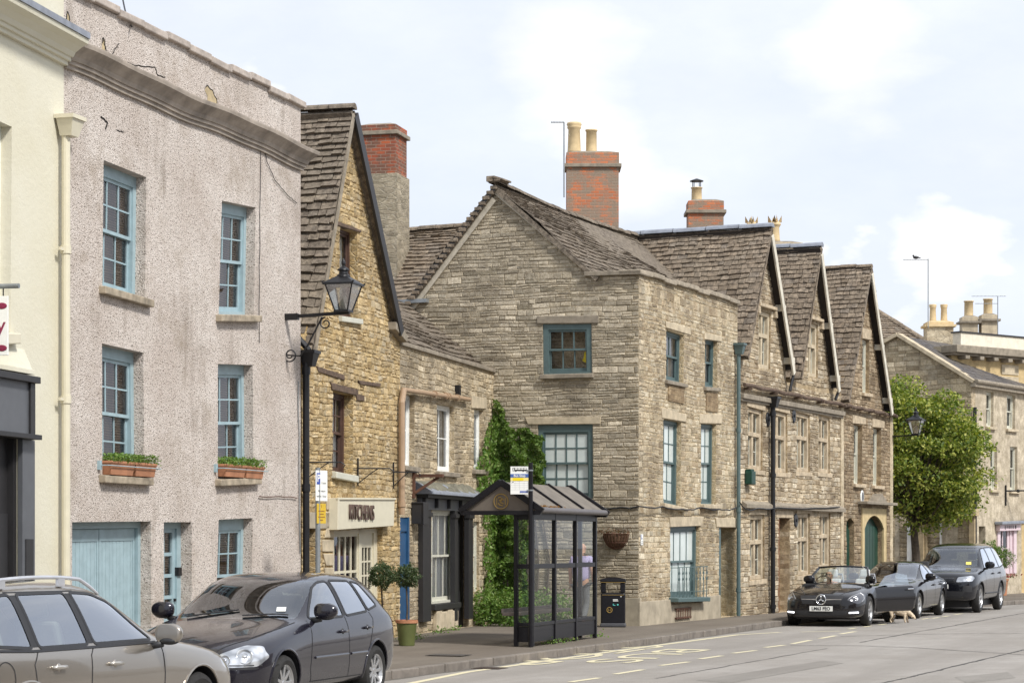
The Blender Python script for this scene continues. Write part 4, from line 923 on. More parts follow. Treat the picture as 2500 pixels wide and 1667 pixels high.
mb = MB(); a_, b_ = FDg.hit(962, 737, .05), FDg.hit(1045, 737, .05); mb.box(a_[0], b_[0], -.14, .1, a_[1] - .05, a_[1] + .03); mb.build('gutter', GALV, hD, mg)
# brick chimneys
gi = rel(FD, Fr(0, 0, 1, 0))
chimney(hD, 2.05, 57.6, 1.32, .8, 8.0, 1.85 + (1325 - 372) / 5500 * 57.2, BRICK, gi @ Matrix(), rot=0, pots=((-.46, .17, .78, 'roll'), (-.02, .14, .6, 'plain')), capz=.32)
chimney(hD, -2.92, 51.0, .86, .86, 7.2, 1.85 + (1325 - 305) / 5500 * 50.6, BRICK2, gi, rot=R(-14), base=stone('chimney_stone', [(.36, .32, .25), (.48, .43, .34), (.29, .26, .2)], (.3, .27, .21), .3, .1, st=.4, lich=.5, seed=21), zb=1.85 + (1325 - 425) / 5500 * 50.6, pots=(), capz=.17)
# green drainpipe at the right end
u0, z0 = FD.hit(1803, 838, .1); mb = MB(); hopper(mb, u0, -.12, z0, .11); mb.tube([(u0, -.1, .13), (u0, -.1, z0 - .2)], .05, 10)
for py in (1050, 1245, 1440): mb.lathe([(.062, -.05), (.062, .05)], 12, (u0, -.1, FD.hit(1803, py, .1)[1]))
mb.build('green_downpipe', TEAL, hD)
# ================================================================ house E: three gables (two houses)
def mullion(parent, q, rec=.1, transom=.42, mat=ASHM, lights=2, mw=None, blind=CURT):
    """stone mullioned and transomed window"""
    W, H = size(q); mb = MB(); fw = .1 / W; fh = .1 / H
    hx(mb, q, 0, fw, 0, 1, rec - .06, rec + .12); hx(mb, q, 1 - fw, 1, 0, 1, rec - .06, rec + .12); hx(mb, q, fw, 1 - fw, 1 - fh, 1, rec - .06, rec + .12); hx(mb, q, fw, 1 - fw, 0, fh, rec - .06, rec + .12)
    c = .5; hx(mb, q, c - .055 / W, c + .055 / W, fh, 1 - fh, rec - .03, rec + .12)
    tt = 1 - transom; hx(mb, q, fw, 1 - fw, tt - .05 / H, tt + .05 / H, rec - .05, rec + .12)
    w = mb.build('mullioned_window', mat, parent, mw, bev=.01)
    mb = MB(); gl = MB(); cu = MB()
    for s0, s1 in ((fw, c - .055 / W), (c + .055 / W, 1 - fw)):
        for t0, t1, rws in ((fh, tt - .05 / H, 2), (tt + .05 / H, 1 - fh, 1)):
            bars(mb, q, s0, s1, t0, t1, 1, rws, .02, rec + .03, rec + .06, (.02, .02, .02, .02)); flatq(gl, q, s0, s1, t0, t1, rec + .045)
    mb.build('casement', OFFW, w); gl.build('pane', GLASS, w); flatq(cu, q, 0.02, .40, 0, 1, rec + .125); flatq(cu, q, .56, .92, 0, 1, rec + .125); cu.build('curtain', blind, w)
    room(q, w, rec + .122, None); return w
def house_row(name, label, u0, u1, gabs, Wn, mat, doors, zr_off=0, zc=5.65):
    h = thing(name, label, 'house', FE.M)
    return h
hE = thing('twin_gabled_house', 'pair of steep stone gables with mullioned windows behind the open black car', 'house', FE.M)
hF = thing('end_gabled_house', 'brown stone gable house with arched dark green door at the row end', 'house', FE.M)
uS = FE.hit(2054, 1100)[0]
OV = .24
GA = [FE.hit(1885, 556, OV), FE.hit(2006, 603, OV), FE.hit(2129, 652, OV)]
GA = [(u, z - .12) for u, z in GA]
_f = [FE.hit(1945, 905, OV), FE.hit(2055, 948, OV), FE.hit(2183, 1005, OV)]
FT = []
for (ua_, za_), (uf, zf) in zip(GA, _f): uf -= .15; zf += .12; FT += [(max(.02, 2 * ua_ - uf), zf), (uf, zf)]
print('GABLES', GA, FT)
wE = [((1826, 993), (1862, 1003), (1861, 1148), (1826, 1145)), ((1886, 1001), (1922, 1010), (1922, 1154), (1886, 1151)), ((1945, 1006), (1977, 1014), (1977, 1152), (1945, 1150)), ((1998, 1012), (2026, 1020), (2026, 1155), (1998, 1152)),
      ((1831, 1258), (1866, 1257), (1866, 1412), (1831, 1416)), ((1947, 1254), (1977, 1253), (1977, 1402), (1947, 1404)), ((2000, 1253), (2027, 1252), (2027, 1385), (2000, 1388))]
aE = [((1852, 756), (1882, 766), (1880, 902), (1851, 898)), ((1972, 786), (1997, 794), (1996, 922), (1972, 918))]
qE = [FE.q(*c) for c in wE]; qA = [FE.q(*c) for c in aE]
dE = ground(FE.q((1900, 1264), (1928, 1266), (1928, 1300), (1900, 1300)))
ol = [(0, 0), (0, 5.9), FT[0], GA[0], FT[1], (FT[1][0] + .01, 5.9), (FT[2][0] - .01, 5.9), FT[2], GA[1], FT[3], (max(FT[3][0] + .01, uS - .02), 5.9), (uS, 5.9), (uS, 0)]
if FT[3][0] > uS: ol = ol[:-4] + [(uS, lerp(FT[3][1], GA[1][1], (FT[3][0] - uS) / (FT[3][0] - GA[1][0]))), (uS, 0)]
wall(hE, 'wall', ol, qE + qA + [dE], [.12] * 9 + [.45], EST, .3, st=(BK_E, (.09, .14), (.12, .34), 5, .02, 1, 1.2))
for q in qE: mullion(hE, q)
for q in qA: mullion(hE, q, mat=ASH)
for q in qA:
    P = quadpt(q, .5, 1.); W, H = size(q); mb = MB(); mb.box(P.x - W * .7, P.x + W * .7, -.12, 0, P.y + .08, P.y + .16); mb.box(P.x - W * .8, P.x - W * .62, -.1, 0, P.y - .1, P.y + .08); mb.box(P.x + W * .62, P.x + W * .8, -.1, 0, P.y - .1, P.y + .08); mb.build('hood_mould', ASHM, hE, bev=.01)
for q in qE:
    W, H = size(q); slab(hE, 'window_surround', [quadpt(q, -.12, 1.1), quadpt(q, 1.12, 1.1), quadpt(q, 1.12, 1.005), quadpt(q, -.12, 1.005)], -.01, .05, ASHM); slab(hE, 'window_surround', [quadpt(q, -.12, -.005), quadpt(q, 1.12, -.005), quadpt(q, 1.12, -.08), quadpt(q, -.12, -.08)], -.02, .05, ASHM)
mb = MB(); hx(mb, dE, 0, 1, 0, 1, .42, .46); hx(mb, dE, 0, .1, 0, 1, .0, .44, 0); hx(mb, dE, .15, .9, .1, .45, .4, .42); hx(mb, dE, .15, .9, .52, .92, .4, .42); mb.build('brown_door', plain('brown_door_paint', (.20, .085, .03), .6), hE)
slab(hE, 'lintel', FE.q((1893, 1244), (1934, 1246), (1934, 1264), (1893, 1263)), -.012, .1, ASHM)
# end house
F5 = FE.q((2084, 1035), (2105, 1039), (2104, 1182), (2084, 1180)); F6 = FE.q((2131, 1043), (2151, 1047), (2150, 1186), (2131, 1184)); F7 = FE.q((2105, 826), (2122, 832), (2121, 961), (2105, 958))
uD0, zD = FE.hit(2107, 1290); uD1 = FE.hit(2154, 1290)[0]; zA = FE.hit(2130, 1258)[1]
arch = [(uD0, .13), (uD0, zD)] + [(lerp(uD0, uD1, k / 10), zD + (zA - zD) * math.sin(math.pi * k / 10) ** .7) for k in range(1, 10)] + [(uD1, zD), (uD1, .13)]
uE0 = FE.hit(2066, 1290)[0]; uE1 = FE.hit(2085, 1290)[0]; zE = FE.hit(2075, 1275)[1]
arch2 = [(uE0, .13), (uE0, zE)] + [(lerp(uE0, uE1, k / 6), zE + .12 * math.sin(math.pi * k / 6)) for k in range(1, 6)] + [(uE1, zE), (uE1, .13)]
ol = [(uS, 0), (uS, 5.85), (max(uS + .02, FT[4][0]), 5.9), GA[2], (min(FE.L - .06, FT[5][0]), 5.6), (FE.L - .05, 5.5), (FE.L - .05, 0)]
wall(hF, 'wall', ol, [F5, F6, F7, arch, arch2], [.16, .16, .14, .2, .2], EST2, .3, st=(BK_F, (.09, .13), (.12, .32), 6, .02, 1, 1.2))
window(hF, F5, .13, OFFW, 1, 1, fw=.05, blind=CURTG, sill=ASHM, ext=.12, proj=.1); window(hF, F6, .13, OFFW, 1, 1, fw=.05, blind=CURTG, sill=ASHM, ext=.12, proj=.1); window(hF, F7, .1, OFFW, 2, 1, fw=.05, blind=CURT, sill=ASHM, ext=.1, proj=.1)
for c in (((2080, 1012), (2112, 1020), (2111, 1036), (2080, 1033)), ((2128, 1020), (2158, 1028), (2157, 1045), (2128, 1042)), ((2104, 800), (2126, 806), (2124, 830), (2104, 826))): slab(hF, 'lintel', FE.q(*c), -.012, .1, ASHM)
def archdoor(a, nm, y, planks):
    n = len(a); mb = MB(); mb.add([(u, y, z) for u, z in a], [tuple(range(n))])
    u0, u1 = min(p[0] for p in a), max(p[0] for p in a); zt = max(p[1] for p in a)
    for i in range(planks): x = lerp(u0, u1, i / planks); mb.box(x + .01, lerp(u0, u1, (i + 1) / planks) - .015, y - .03, y - .002, .13, zt - .3)
    return mb.build(nm, DGREEN, hF)
archdoor(arch, 'arched_green_door', .16, 7); archdoor(arch2, 'side_green_door', .16, 3)
mb = MB(); uu = uD0 - .22; uv = uD1 + .22; zt = zA + .2
loop = [(uu, .13), (uu, zt), (uv, zt), (uv, .13)]; inner = arch
o3 = [[Vector((u, 0, z)) for u, z in ([(uu, .131), (uu, zt), (uv, zt), (uv, .131)])], [Vector((u, 0, max(z, .14))) for u, z in arch]]
tr = geometry.tessellate_polygon(o3); fl = o3[0] + o3[1]; mb.v = [(p.x, -.05, p.z) for p in fl]; mb.f = [list(t) for t in tr]; mb.m = [0] * len(tr)
for l in (o3[0], o3[1]):
    for i in range(len(l)): a, b = l[i], l[(i + 1) % len(l)]; mb.add([(a.x, -.05, a.z), (b.x, -.05, b.z), (b.x, .02, b.z), (a.x, .02, a.z)], [(0, 1, 2, 3)])
mb.box(uv - .0, uv + .02, -.06, 0, .13, zt)
mb.build('door_surround', plain('yellow_stone_surround', (.56, .44, .24), .85, var=.2), hF)
mb = MB(); zc_ = FE.hit(2130, 1232)[1]; mb.box(uu - .35, uv + .35, -.3, -.003, zc_, zc_ + .08); c_ = (uu + uv) / 2
mb.add([(c_ - .55, -.28, zc_ + .08), (c_ + .55, -.28, zc_ + .08), (c_, -.28, zc_ + .32), (c_ - .55, 0, zc_ + .08), (c_ + .55, 0, zc_ + .08), (c_, 0, zc_ + .32)], [(0, 1, 2), (1, 4, 5, 2), (0, 2, 5, 3)]); mb.build('door_hood', ASHD, hF, bev=.01)
b = thing('oval_plaque', 'small white oval plaque on the brown stone above the arched door', 'plaque', FE.M); p = FE.hit(2103, 1212)
mb = MB(); mb.lathe([(.13, -.04), (.15, -.02), (.15, 0)], 20, (0, 0, 0), 'y'); mb.v = [(p[0] + x, y, p[1] + z * 1.3) for x, y, z in mb.v]; mb.build('disc', WHITEP, b)
mb = MB(); mb.lathe([(.1, -.045), (.1, -.04)], 16, (0, 0, 0), 'y'); mb.v = [(p[0] + x, y, p[1] + z * 1.3) for x, y, z in mb.v]; mb.build('inset', MGREY, b)
# gutters and string courses
for h_, a0, a1 in ((hE, 0, uS), (hF, uS, FE.L)):
    z = 5.62; mb = MB(); n = 14; mb.tube([(lerp(a0, a1, i / n), -.13, z - .02 - .05 * lerp(a0, a1, i / n) / 13 + .018 * math.sin(i * 2.1)) for i in range(n + 1)], .05, 8)
    for i in range(5): x = lerp(a0 + .3, a1 - .3, i / 4); mb.box(x - .02, x + .02, -.22, 0, z - .12, z - .06)
    mb.build('gutter', OAK, h_)
mb = MB(); mb.box(0, uS, -.12, -.002, 5.28, 5.40); mb.box(0, uS, -.07, -.002, 5.22, 5.28); mb.build('cornice', ASHD, hE, bev=.015)
mb = MB(); zc_ = FE.hit(1940, 1240)[1]; a_ = FE.hit(1810, 1240)[0]; mb.box(a_, uS - .05, -.14, -.002, zc_ - .05, zc_ + .04); mb.hexa([(a_, -.14, zc_ + .04), (uS - .05, -.14, zc_ + .04), (uS - .05, 0, zc_ + .04), (a_, 0, zc_ + .04), (a_, -.13, zc_ + .045), (uS - .05, -.13, zc_ + .045), (uS - .05, 0, zc_ + .13), (a_, 0, zc_ + .13)]); mb.build('string_course', ASHD, hE, bev=.01)
wire(hE, FE, [(1806, 1225), (1822, 1243), (1850, 1240), (1900, 1239), (2050, 1237)], .016, .16)
mb = MB(); mb.box(uS - .14, uS + .1, -.045, -.002, .14, 5.55); mb.build('party_pilaster', stone('cream_quoins', [(.56, .48, .34), (.66, .58, .45)], (.4, .33, .23), .5, .3, st=.3, seed=31, coursed=True), hE, bev=.01)
mb = MB(); mb.box(FE.L - .3, FE.L - .02, -.03, -.002, .14, 5.5); mb.build('corner_pilaster', bpy.data.materials['cream_quoins'], hF, bev=.01)
for px, py in ((1936, 1015), (1873, 1024), (1941, 1270)):
    u0, z0 = FE.hit(px, py); mb = MB(); mb.lathe([(.12, -.04), (.14, -.02), (.14, 0)], 16, (0, 0, 0), 'y'); mb.lathe([(.03, -.06), (.03, -.03)], 8, (0, 0, 0), 'y'); mb.v = [(u0 + x, y - .003, z0 + z * 1.35) for x, y, z in mb.v]; mb.build('tie_plate', BLACK, hE)
b = thing('alarm_box', 'small dark green weathered box on the wall beside the grey green downpipe', 'box', FE.M); u0, z0 = FE.hit(1831, 1164, .1)
mb = MB(); mb.box(u0 - .15, u0 + .15, -.2, -.02, z0 - .18, z0 + .14); mb.box(u0 - .13, u0 + .13, -.17, -.02, z0 + .14, z0 + .19); mb.build('case', DGREEN, b, bev=.02)
# black downpipe
u0 = FE.hit(1888, 1200, .13)[0]; z0 = FE.hit(1885, 968, .13)[1]; mb = MB(); hopper(mb, u0, -.14, z0, .13); mb.tube([(u0, -.12, .13), (u0, -.12, z0 - .2)], .06, 10)
for py in (1010, 1160, 1340, 1480): mb.lathe([(.076, -.05), (.076, .05)], 12, (u0, -.12, FE.hit(1888, py, .13)[1]))
mb.build('black_downpipe', BLACK, hE)
# three steep roofs with open timber verges
def gable_roof(h, ga, f0, f1, depth, lead, ch, seed, eav=(0, 0)):
    rng = random.Random(seed); u, z = ga; z += .13; mb = MB()
    def ext(a, k=.2):      # carry the slope past the wall foot
        d = Vector((a[0] - u, 0, a[1] - z)).normalized(); return (a[0] + d.x * k, a[1] + d.z * k + .12)
    e0, e1 = ext(f0), ext(f1)
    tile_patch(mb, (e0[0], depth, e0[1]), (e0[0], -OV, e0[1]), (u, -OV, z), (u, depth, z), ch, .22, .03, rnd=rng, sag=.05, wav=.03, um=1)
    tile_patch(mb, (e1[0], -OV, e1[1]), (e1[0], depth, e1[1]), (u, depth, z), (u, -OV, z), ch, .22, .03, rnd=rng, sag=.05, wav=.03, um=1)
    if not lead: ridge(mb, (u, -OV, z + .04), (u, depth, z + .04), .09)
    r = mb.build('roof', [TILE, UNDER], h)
    if lead: mb = MB(); ridge(mb, (u, -OV - .02, z + .05), (u, depth, z + .05), .11, .8); mb.build('lead_ridge', LEAD, r, smooth=False)
    mb = MB()
    beam(mb, (e1[0] - .16, -OV + .0, e1[1] - .16), (u + .0, -OV + .0, z - .20), .05, .17)
    for t in (.12, .5):
        for e in (e1,): p = Vector((lerp(e[0], u, t), 0, lerp(e[1], z, t) - .2)); mb.mark(); mb.box(p.x - .08, p.x + .08, -OV - .02, .1, p.z - .11, p.z + .05)
    mb.build_each('bargeboard', BARGE, h, bev=.008)
    mb = MB(); beam(mb, (e1[0] - .1, -OV + .02, e1[1] - .02), (e1[0] - .1, .5, e1[1] - .02), .12, .07); mb.build('eaves_gutter', BLACK, h)
    pb = MB(); pb.tube([(e1[0] - .08, -OV + .02, e1[1] - .08), (e1[0] - .25, -.16, 5.66)], .04, 8); pb.build('short_downpipe', BLACK, h)
gable_roof(hE, GA[0], FT[0], FT[1], 7.5, True, .155, 1); gable_roof(hE, GA[1], FT[2], FT[3], 7.5, True, .16, 2); gable_roof(hF, GA[2], FT[4], FT[5], 7.5, False, .165, 3)
shell(hE, FE, 8, EST, z1=6.0, u0=0, u1=uS); shell(hF, FE, 8, EST2, z1=5.7, u0=uS, u1=FE.L - .05)
ge = rel(FE, Fr(0, 0, 1, 0))
def wx(px, Y): return (px - 1250) / FPX * Y
def wz(py, Y): return 1.85 + (HOR - py) / FPX * Y
chimney(hE, wx(1721, 60), 60, .93, .7, 8.8, wz(495, 60), BRICK, ge, pots=((-.22, .14, .36, 'cowl'),), capz=.27)
chimney(hE, wx(1893, 61.5), 61.8, 1.5, .5, 8.8, wz(592, 61.5), ASH, ge, pots=((-.62, .13, .7, 'horn'), (.02, .14, .72, 'horn')), capz=.2)

# ================================================================ far buildings
hG = thing('pale_terrace_house', 'pale stone terrace with slate roof and small pink shop window', 'house', FG.M)
mgg = rel(FG, FGg)
z0 = 7.15
wins = [((2408, 955), (2426, 958), (2425, 1042), (2408, 1040)), ((2458, 962), (2479, 966), (2478, 1048), (2458, 1046)), ((2418, 1088), (2434, 1090), (2434, 1195), (2418, 1194)), ((2466, 1090), (2484, 1091), (2484, 1198), (2466, 1197))]
qs = [FG.q(*c) for c in wins]; gd = ground(FG.q((2390, 1284), (2406, 1284), (2406, 1300), (2390, 1300))); gp = ground(FG.q((2433, 1280), (2479, 1278), (2479, 1300), (2433, 1300))); gp = [gp[0], gp[1], (gp[2][0], .8), (gp[3][0], .8)]
gq = ground(FG.q((2494, 1270), (2530, 1268), (2530, 1300), (2494, 1300)))
wall(hG, 'street_wall', [(0, 0), (0, z0), (12, z0), (12, 0)], qs + [gd, gp, gq], [.15] * 4 + [.3, .1, .3], GST, .3)
for q in qs: window(hG, q, .1, OFFW, 2, 1, fw=.06, blind=CURTG, sill=ASH, ext=.12, proj=.1)
mb = MB(); hx(mb, gd, 0, 1, 0, 1, .28, .32); mb.build('dark_door', BROWN, hG); mb = MB(); hx(mb, gq, 0, 1, 0, 1, .28, .32); mb.build('end_door', DGREY, hG)
mb = MB(); hx(mb, gp, -.05, 1.05, .87, 1.0, -.16, .0); hx(mb, gp, 0, .14, 0, .87, -.05, .1); hx(mb, gp, .86, 1, 0, .87, -.05, .1); hx(mb, gp, .6, .86, 0, .87, .02, .1); hx(mb, gp, .14, .6, .0, .12, .02, .1); hx(mb, gp, .34, .37, .12, .87, .02, .06); hx(mb, gp, .14, .6, .5, .52, .02, .06); hx(mb, gp, .7, .76, 0, .87, -.02, .03)
ps = mb.build('pink_shopfront', PINK, hG, bev=.008); mb = MB(); flatq(mb, gp, .14, .6, .12, .87, .05); mb.build('pane', GLASS, ps); room(gp, ps, .1, None, deep=.6)
mb = MB(); P = quadpt(gp, .5, 1.); hx(mb, gp, -.12, 1.12, 1.0, 1.06, -.3, 0); mb.build('canopy', LEAD, ps, bev=.02)
mb = MB()
for k, (s_, h_) in enumerate(((.2, .9), (.3, .7), (.4, .75), (.46, .75), (.55, .8), (.63, .8), (.74, .8))): hx(mb, gp, s_, s_ + (.06 if k == 6 else .03), .975 - .085 * h_, .975, -.168, -.161)
mb.build('worn_lettering', DGREY, ps)
wall(hG, 'gable_wall', [(0, 0), (0, 7.3), (3.4, 8.74), (6, 7.12), (6, 0)], [ground(FGg.q((2300, 1265), (2338, 1265), (2338, 1300), (2300, 1300))), ground(FGg.q((2184, 1262), (2196, 1262), (2196, 1300), (2184, 1300)))], [.4, .5], stone('rough_gable_stone', [(.46, .38, .26), (.58, .49, .36), (.5, .42, .3)], (.4, .34, .24), .3, .13, st=.5, seed=17, lich=.2), .3, mgg, st=(BK_L, (.12, .2), (.2, .5), 7))
q = ground(FGg.q((2300, 1265), (2338, 1265), (2338, 1300), (2300, 1300))); mb = MB(); hx(mb, q, 0, 1, .0, 1, .36, .4, 0); dg = mb.build('porch_door', DGREY, hG, mgg)
mb = MB(); hx(mb, q, -.12, 0, 0, 1, -.05, .1); hx(mb, q, 0, .9, .12, .34, .3, .36); mb.build('white_frame', WHITEP, dg)
q2 = ground(FGg.q((2216, 1272), (2227, 1272), (2227, 1300), (2216, 1300))); mb = MB(); hx(mb, q2, 0, 1, 0, 1, -.06, .02); mb.build('white_post', WHITEP, hG, mgg)
mb = MB(); P = FGg.hit(2328, 1252); mb.box(P[0] - 1.3, P[0] + .9, -.3, 0, P[1] - .1, P[1] + .12); mb.box(P[0] - 1.2, P[0] - 1.0, -.16, 0, .13, P[1] - .1); mb.box(P[0] + .6, P[0] + .8, -.16, 0, .13, P[1] - .1)
for px in (2245, 2262): a = FGg.hit(px, 1300)[0]; mb.box(a - .05, a + .05, -.1, 0, .13, P[1])
mb.build('porch_surround', plain('tan_stone', (.42, .33, .2), .9, var=.3), hG, mgg, bev=.01)
mb = MB(); tile_patch(mb, (0, -.15, z0 + .02), (12, -.15, z0 + .02), (12, 2.6, 8.8), (0, 2.6, 8.8), .22, .3, .012, jit=.3, wav=.01); tile_patch(mb, (12, 7, z0), (0, 7, z0), (0, 2.6, 8.8), (12, 2.6, 8.8), .22, .3, .012, jit=.3); mb.build('roof', SLATE, hG)
mb = MB(); beam(mb, (-.05, .05, 7.3), (3.4, .05, 8.82), .4, .12); beam(mb, (3.4, .05, 8.82), (6.1, .05, 7.14), .4, .12); mb.build('gable_coping', ASH, hG, mgg, bev=.01)
mb = MB(); mb.box(-.1, 12, -.18, 0, z0 - .18, z0 - .02); mb.tube([(-.1, -.2, z0), (12, -.2, z0)], .07, 8); mb.build('eaves_gutter', ASHD, hG)
mb = MB(); a = FG.hit(2382, 1200, .15)[0]; mb.tube([(a, -.12, .1), (a, -.12, 6.3)], .07, 8); mb.build('downpipe', BLACK, hG)
b = thing('shop_hanging_bracket', 'black iron sign bracket high on the pale terrace above the pink shop', 'bracket', FG.M); p = FG.hit(2453, 1198)
mb = MB(); mb.tube([(p[0], -.04, p[1] + .2), (p[0], -.04, p[1] - .5)], .03, 6); mb.tube([(p[0], -.04, p[1]), (p[0] + .6, -1.2, p[1] + .02)], .03, 6); mb.ball((p[0] + .2, -.4, p[1]), .06, 6); mb.build('bar', BLACK, b)
shell(hG, FG, 7, GST, z1=7.0)

FH = Fr(14.8, 75.82, .78, .63, 3.9)
YH = 76.6
hH = thing('parapet_house', 'tan rendered building with cream parapet and dark bracketed cornice behind the terrace', 'house', FH.M)
zc0, zc1 = wz(872, YH), wz(848, YH)
wall(hH, 'wall', rect(0, 3.9, 0, zc0), [], .1, plain('tan_render', (.52, .39, .2), .9, var=.25), .3); shell(hH, FH, 6, ASH, z1=zc1)
mb = MB(); mb.box(-.2, 4.0, -.4, .3, zc0 + .08, zc1); mb.box(-.15, 4.0, -.25, .3, zc0, zc0 + .08)
for i in range(5): mb.box(.3 + i * .75, .52 + i * .75, -.36, 0, zc0 - .12, zc0)
mb.build('cornice', ASHD, hH, bev=.02)
mb = MB(); mb.box(.35, 3.95, -.1, .25, zc1, wz(816, YH)); mb.box(.3, 4.0, -.14, .3, wz(816, YH), wz(816, YH) + .05, 1); mb.build('parapet', [plain('cream_parapet', (.70, .64, .52), .9, var=.15), DGREY], hH)
mb = MB()
for k in range(4): mb.box(2.6 - .25 * (k % 2), 3.5, -.03, -.002, zc0 - .15 - .4 * k - .36, zc0 - .15 - .4 * k - .03)
mb.build('quoins', ASH, hH)
gh = rel(FH, Fr(0, 0, 1, 0))
for px, py in ((2365, 775), (2412, 770)): chimney(hH, wx(px, 90), 90, .62, .6, 8.5, wz(py, 90), ASH, gh, pots=((0, .18, .62, 'plain'),), capz=.2, capo=.12)

FK = Fr(wx(2140, 82), 82, .95, .1, 4)
hK = thing('hipped_roof_house', 'distant house with brown stone tiled hip roof behind the street end', 'house', FK.M)
mb = MB(); zt, zb = wz(755, 84.2), wz(852, 82); mb.box(-2, 2.1, .2, 5, 0, zb)
mb.build('wall', GST, hK)
mb = MB(); tile_patch(mb, (-3, -.1, zb), (2.3, -.1, zb), (.55, 2.2, zt), (-3, 2.2, zt), .17, .26, .04); tile_patch(mb, (2.3, -.1, zb), (2.3, 5, zb), (.55, 2.2, zt), (.55, 2.2, zt), .17, .26, .04); tile_patch(mb, (2.3, 5.1, zb), (-3, 5.1, zb), (-3, 2.2, zt), (.55, 2.2, zt), .17, .26, .04); ridge(mb, (-3, 2.2, zt + .03), (.55, 2.2, zt + .03)); ridge(mb, (.55, 2.2, zt + .03), (2.3, -.1, zb + .05)); mb.build('roof', TILE, hK)
gk = rel(FK, Fr(0, 0, 1, 0))
chimney(hK, wx(2291, 81), 81.0, .95, .7, 6, wz(788, 81), stone('pale_chimney_stone', [(.5, .43, .32), (.62, .56, .44), (.42, .35, .25)], (.3, .25, .18), .3, .17, st=.3, lich=.3, seed=41), gk, cap=POTC, pots=((-.2, .12, .62, 'roll'), (.2, .12, .62, 'roll')), capz=.12, capo=.09)

# ================================================================ ground
KERB = [(-14.5, -8), (-7.95, 14), (-1.63, 30.65), (2.45, 41.0), (5.8, 49.8), (9.3, 58.2), (11.9, 63.0), (14.6, 67.0), (19.8, 74.5), (30, 89)]
OPP = [(x + 11.2, y - 5.4) for x, y in KERB]
mb = MB(); mb.add([(-400, -60, 0), (400, -60, 0), (400, 700, 0), (-400, 700, 0)], [(0, 1, 2, 3)])
road = asphalt('road_asphalt', (.30, .275, .245), (.385, .36, .33)); pav = asphalt('pavement_asphalt', (.165, .138, .11), (.225, .195, .158), seed=4)
tag(mb.build('road', road), 'pale worn asphalt road', None, None, 'structure')
def strip(name, line, side, width, mat, kmat):
    L = [Vector((x, y, 0)) for x, y in line]; off = []
    for i, p in enumerate(L):
        d = (L[min(i + 1, len(L) - 1)] - L[max(i - 1, 0)]).normalized(); off.append(Vector((-d.y, d.x, 0)) * side)
    mb = MB(); kb = MB(); kw = .14
    # subdivide
    for i in range(len(L) - 1):
        n = max(1, int((L[i + 1] - L[i]).length / .9))
        for k in range(n):
            a, b = L[i].lerp(L[i + 1], k / n), L[i].lerp(L[i + 1], (k + .97) / n); b2 = L[i].lerp(L[i + 1], (k + 1) / n); oa, ob = off[i].lerp(off[i + 1], k / n), off[i].lerp(off[i + 1], (k + 1) / n)
            z = .118 + random.uniform(-.004, .004); z2 = .118 + random.uniform(-.004, .004); e = random.uniform(-.006, .006)
            p = [a + oa * e, b + ob * e, b + ob * kw, a + oa * kw]
            q = [v.copy() for v in p] + [v.copy() for v in p]
            for v in q[:4]: v.z = -.02
            for j, v in enumerate(q[4:]): v.z = z if j in (0, 3) else z2
            if side > 0: kb.hexa([q[0], q[3], q[2], q[1], q[4], q[7], q[6], q[5]][::1])
            else: kb.hexa(q)
            mb.add([a + oa * (kw - .01) + Vector((0, 0, .116)), b2 + ob * (kw - .01) + Vector((0, 0, .116)), b2 + ob * width + Vector((0, 0, .13)), a + oa * width + Vector((0, 0, .13))], [(0, 1, 2, 3)])
    bm_ = kb.build('kerb' if side > 0 else 'far_kerb', kmat, bev=.015)
    tag(bm_, 'kerb stones along the shop side pavement' if side > 0 else 'kerb stones along the opposite pavement', None, None, 'structure')
    tag(mb.build(name, mat), 'brown asphalt pavement' if side > 0 else 'opposite pavement', None, None, 'structure')
KST = plain('kerb_stone', (.19, .165, .14), .9, var=.35, bump=.6, vs=4)
strip('pavement', KERB, 1, 9, pav, KST); strip('opposite_pavement', OPP, -1, 4, pav, KST)
tag(bpy.data.objects['opposite_pavement'], None)
# road paint
PAINT = None
m, g = newmat('cream_road_paint'); tc_ = g.n('TexCoord').outputs['Object']; nn = g.noise(tc_, 30, 5, .75); nb = g.noise(tc_, 3, 4)
wear = g.n('MapRange', {0: g.math('ADD', nn, g.math('MULTIPLY', nb, .4)), 1: .82, 2: .95}).outputs[0]
PAINT = fin(m, g, g.mix(wear, (.62, .56, .38), (.27, .25, .22)), .8, nn, .3, .004)
def gp3(px, py, z=0.): Y = FPX * (1.85 - z) / (py - HOR); return Vector(((px - 1250) / FPX * Y, Y, z))
def paint_line(name, label, pts, w, z=.004, mat=None, cat='road marking', dash=None, group=None):
    mb = MB()
    for a, b in zip(pts, pts[1:]):
        a, b = Vector((a[0], a[1], z)), Vector((b[0], b[1], z)); d = (b - a).normalized(); s = Vector((-d.y, d.x, 0)) * w / 2
        mb.add([a - s, b - s, b + s, a + s], [(0, 1, 2, 3)])
    o = mb.build(name, mat or PAINT); return tag(o, label, cat, group)
paint_line('edge_line', 'continuous cream line painted along the kerb beside the bus shelter', [gp3(880, 1692)[:2], gp3(1140, 1640)[:2], gp3(1580, 1578)[:2], gp3(1800, 1549)[:2], gp3(1905, 1543)[:2]], .13)
dl = [((1392, 1664), (1463, 1654)), ((1501, 1645), (1570, 1634)), ((1612, 1624), (1682, 1615)), ((1708, 1608), (1762, 1600)), ((1790, 1594), (1845, 1587)), ((1868, 1580), (1915, 1574)), ((1934, 1571), (1979, 1562)), ((2002, 1558), (2040, 1551)), ((2052, 1547), (2088, 1541))]
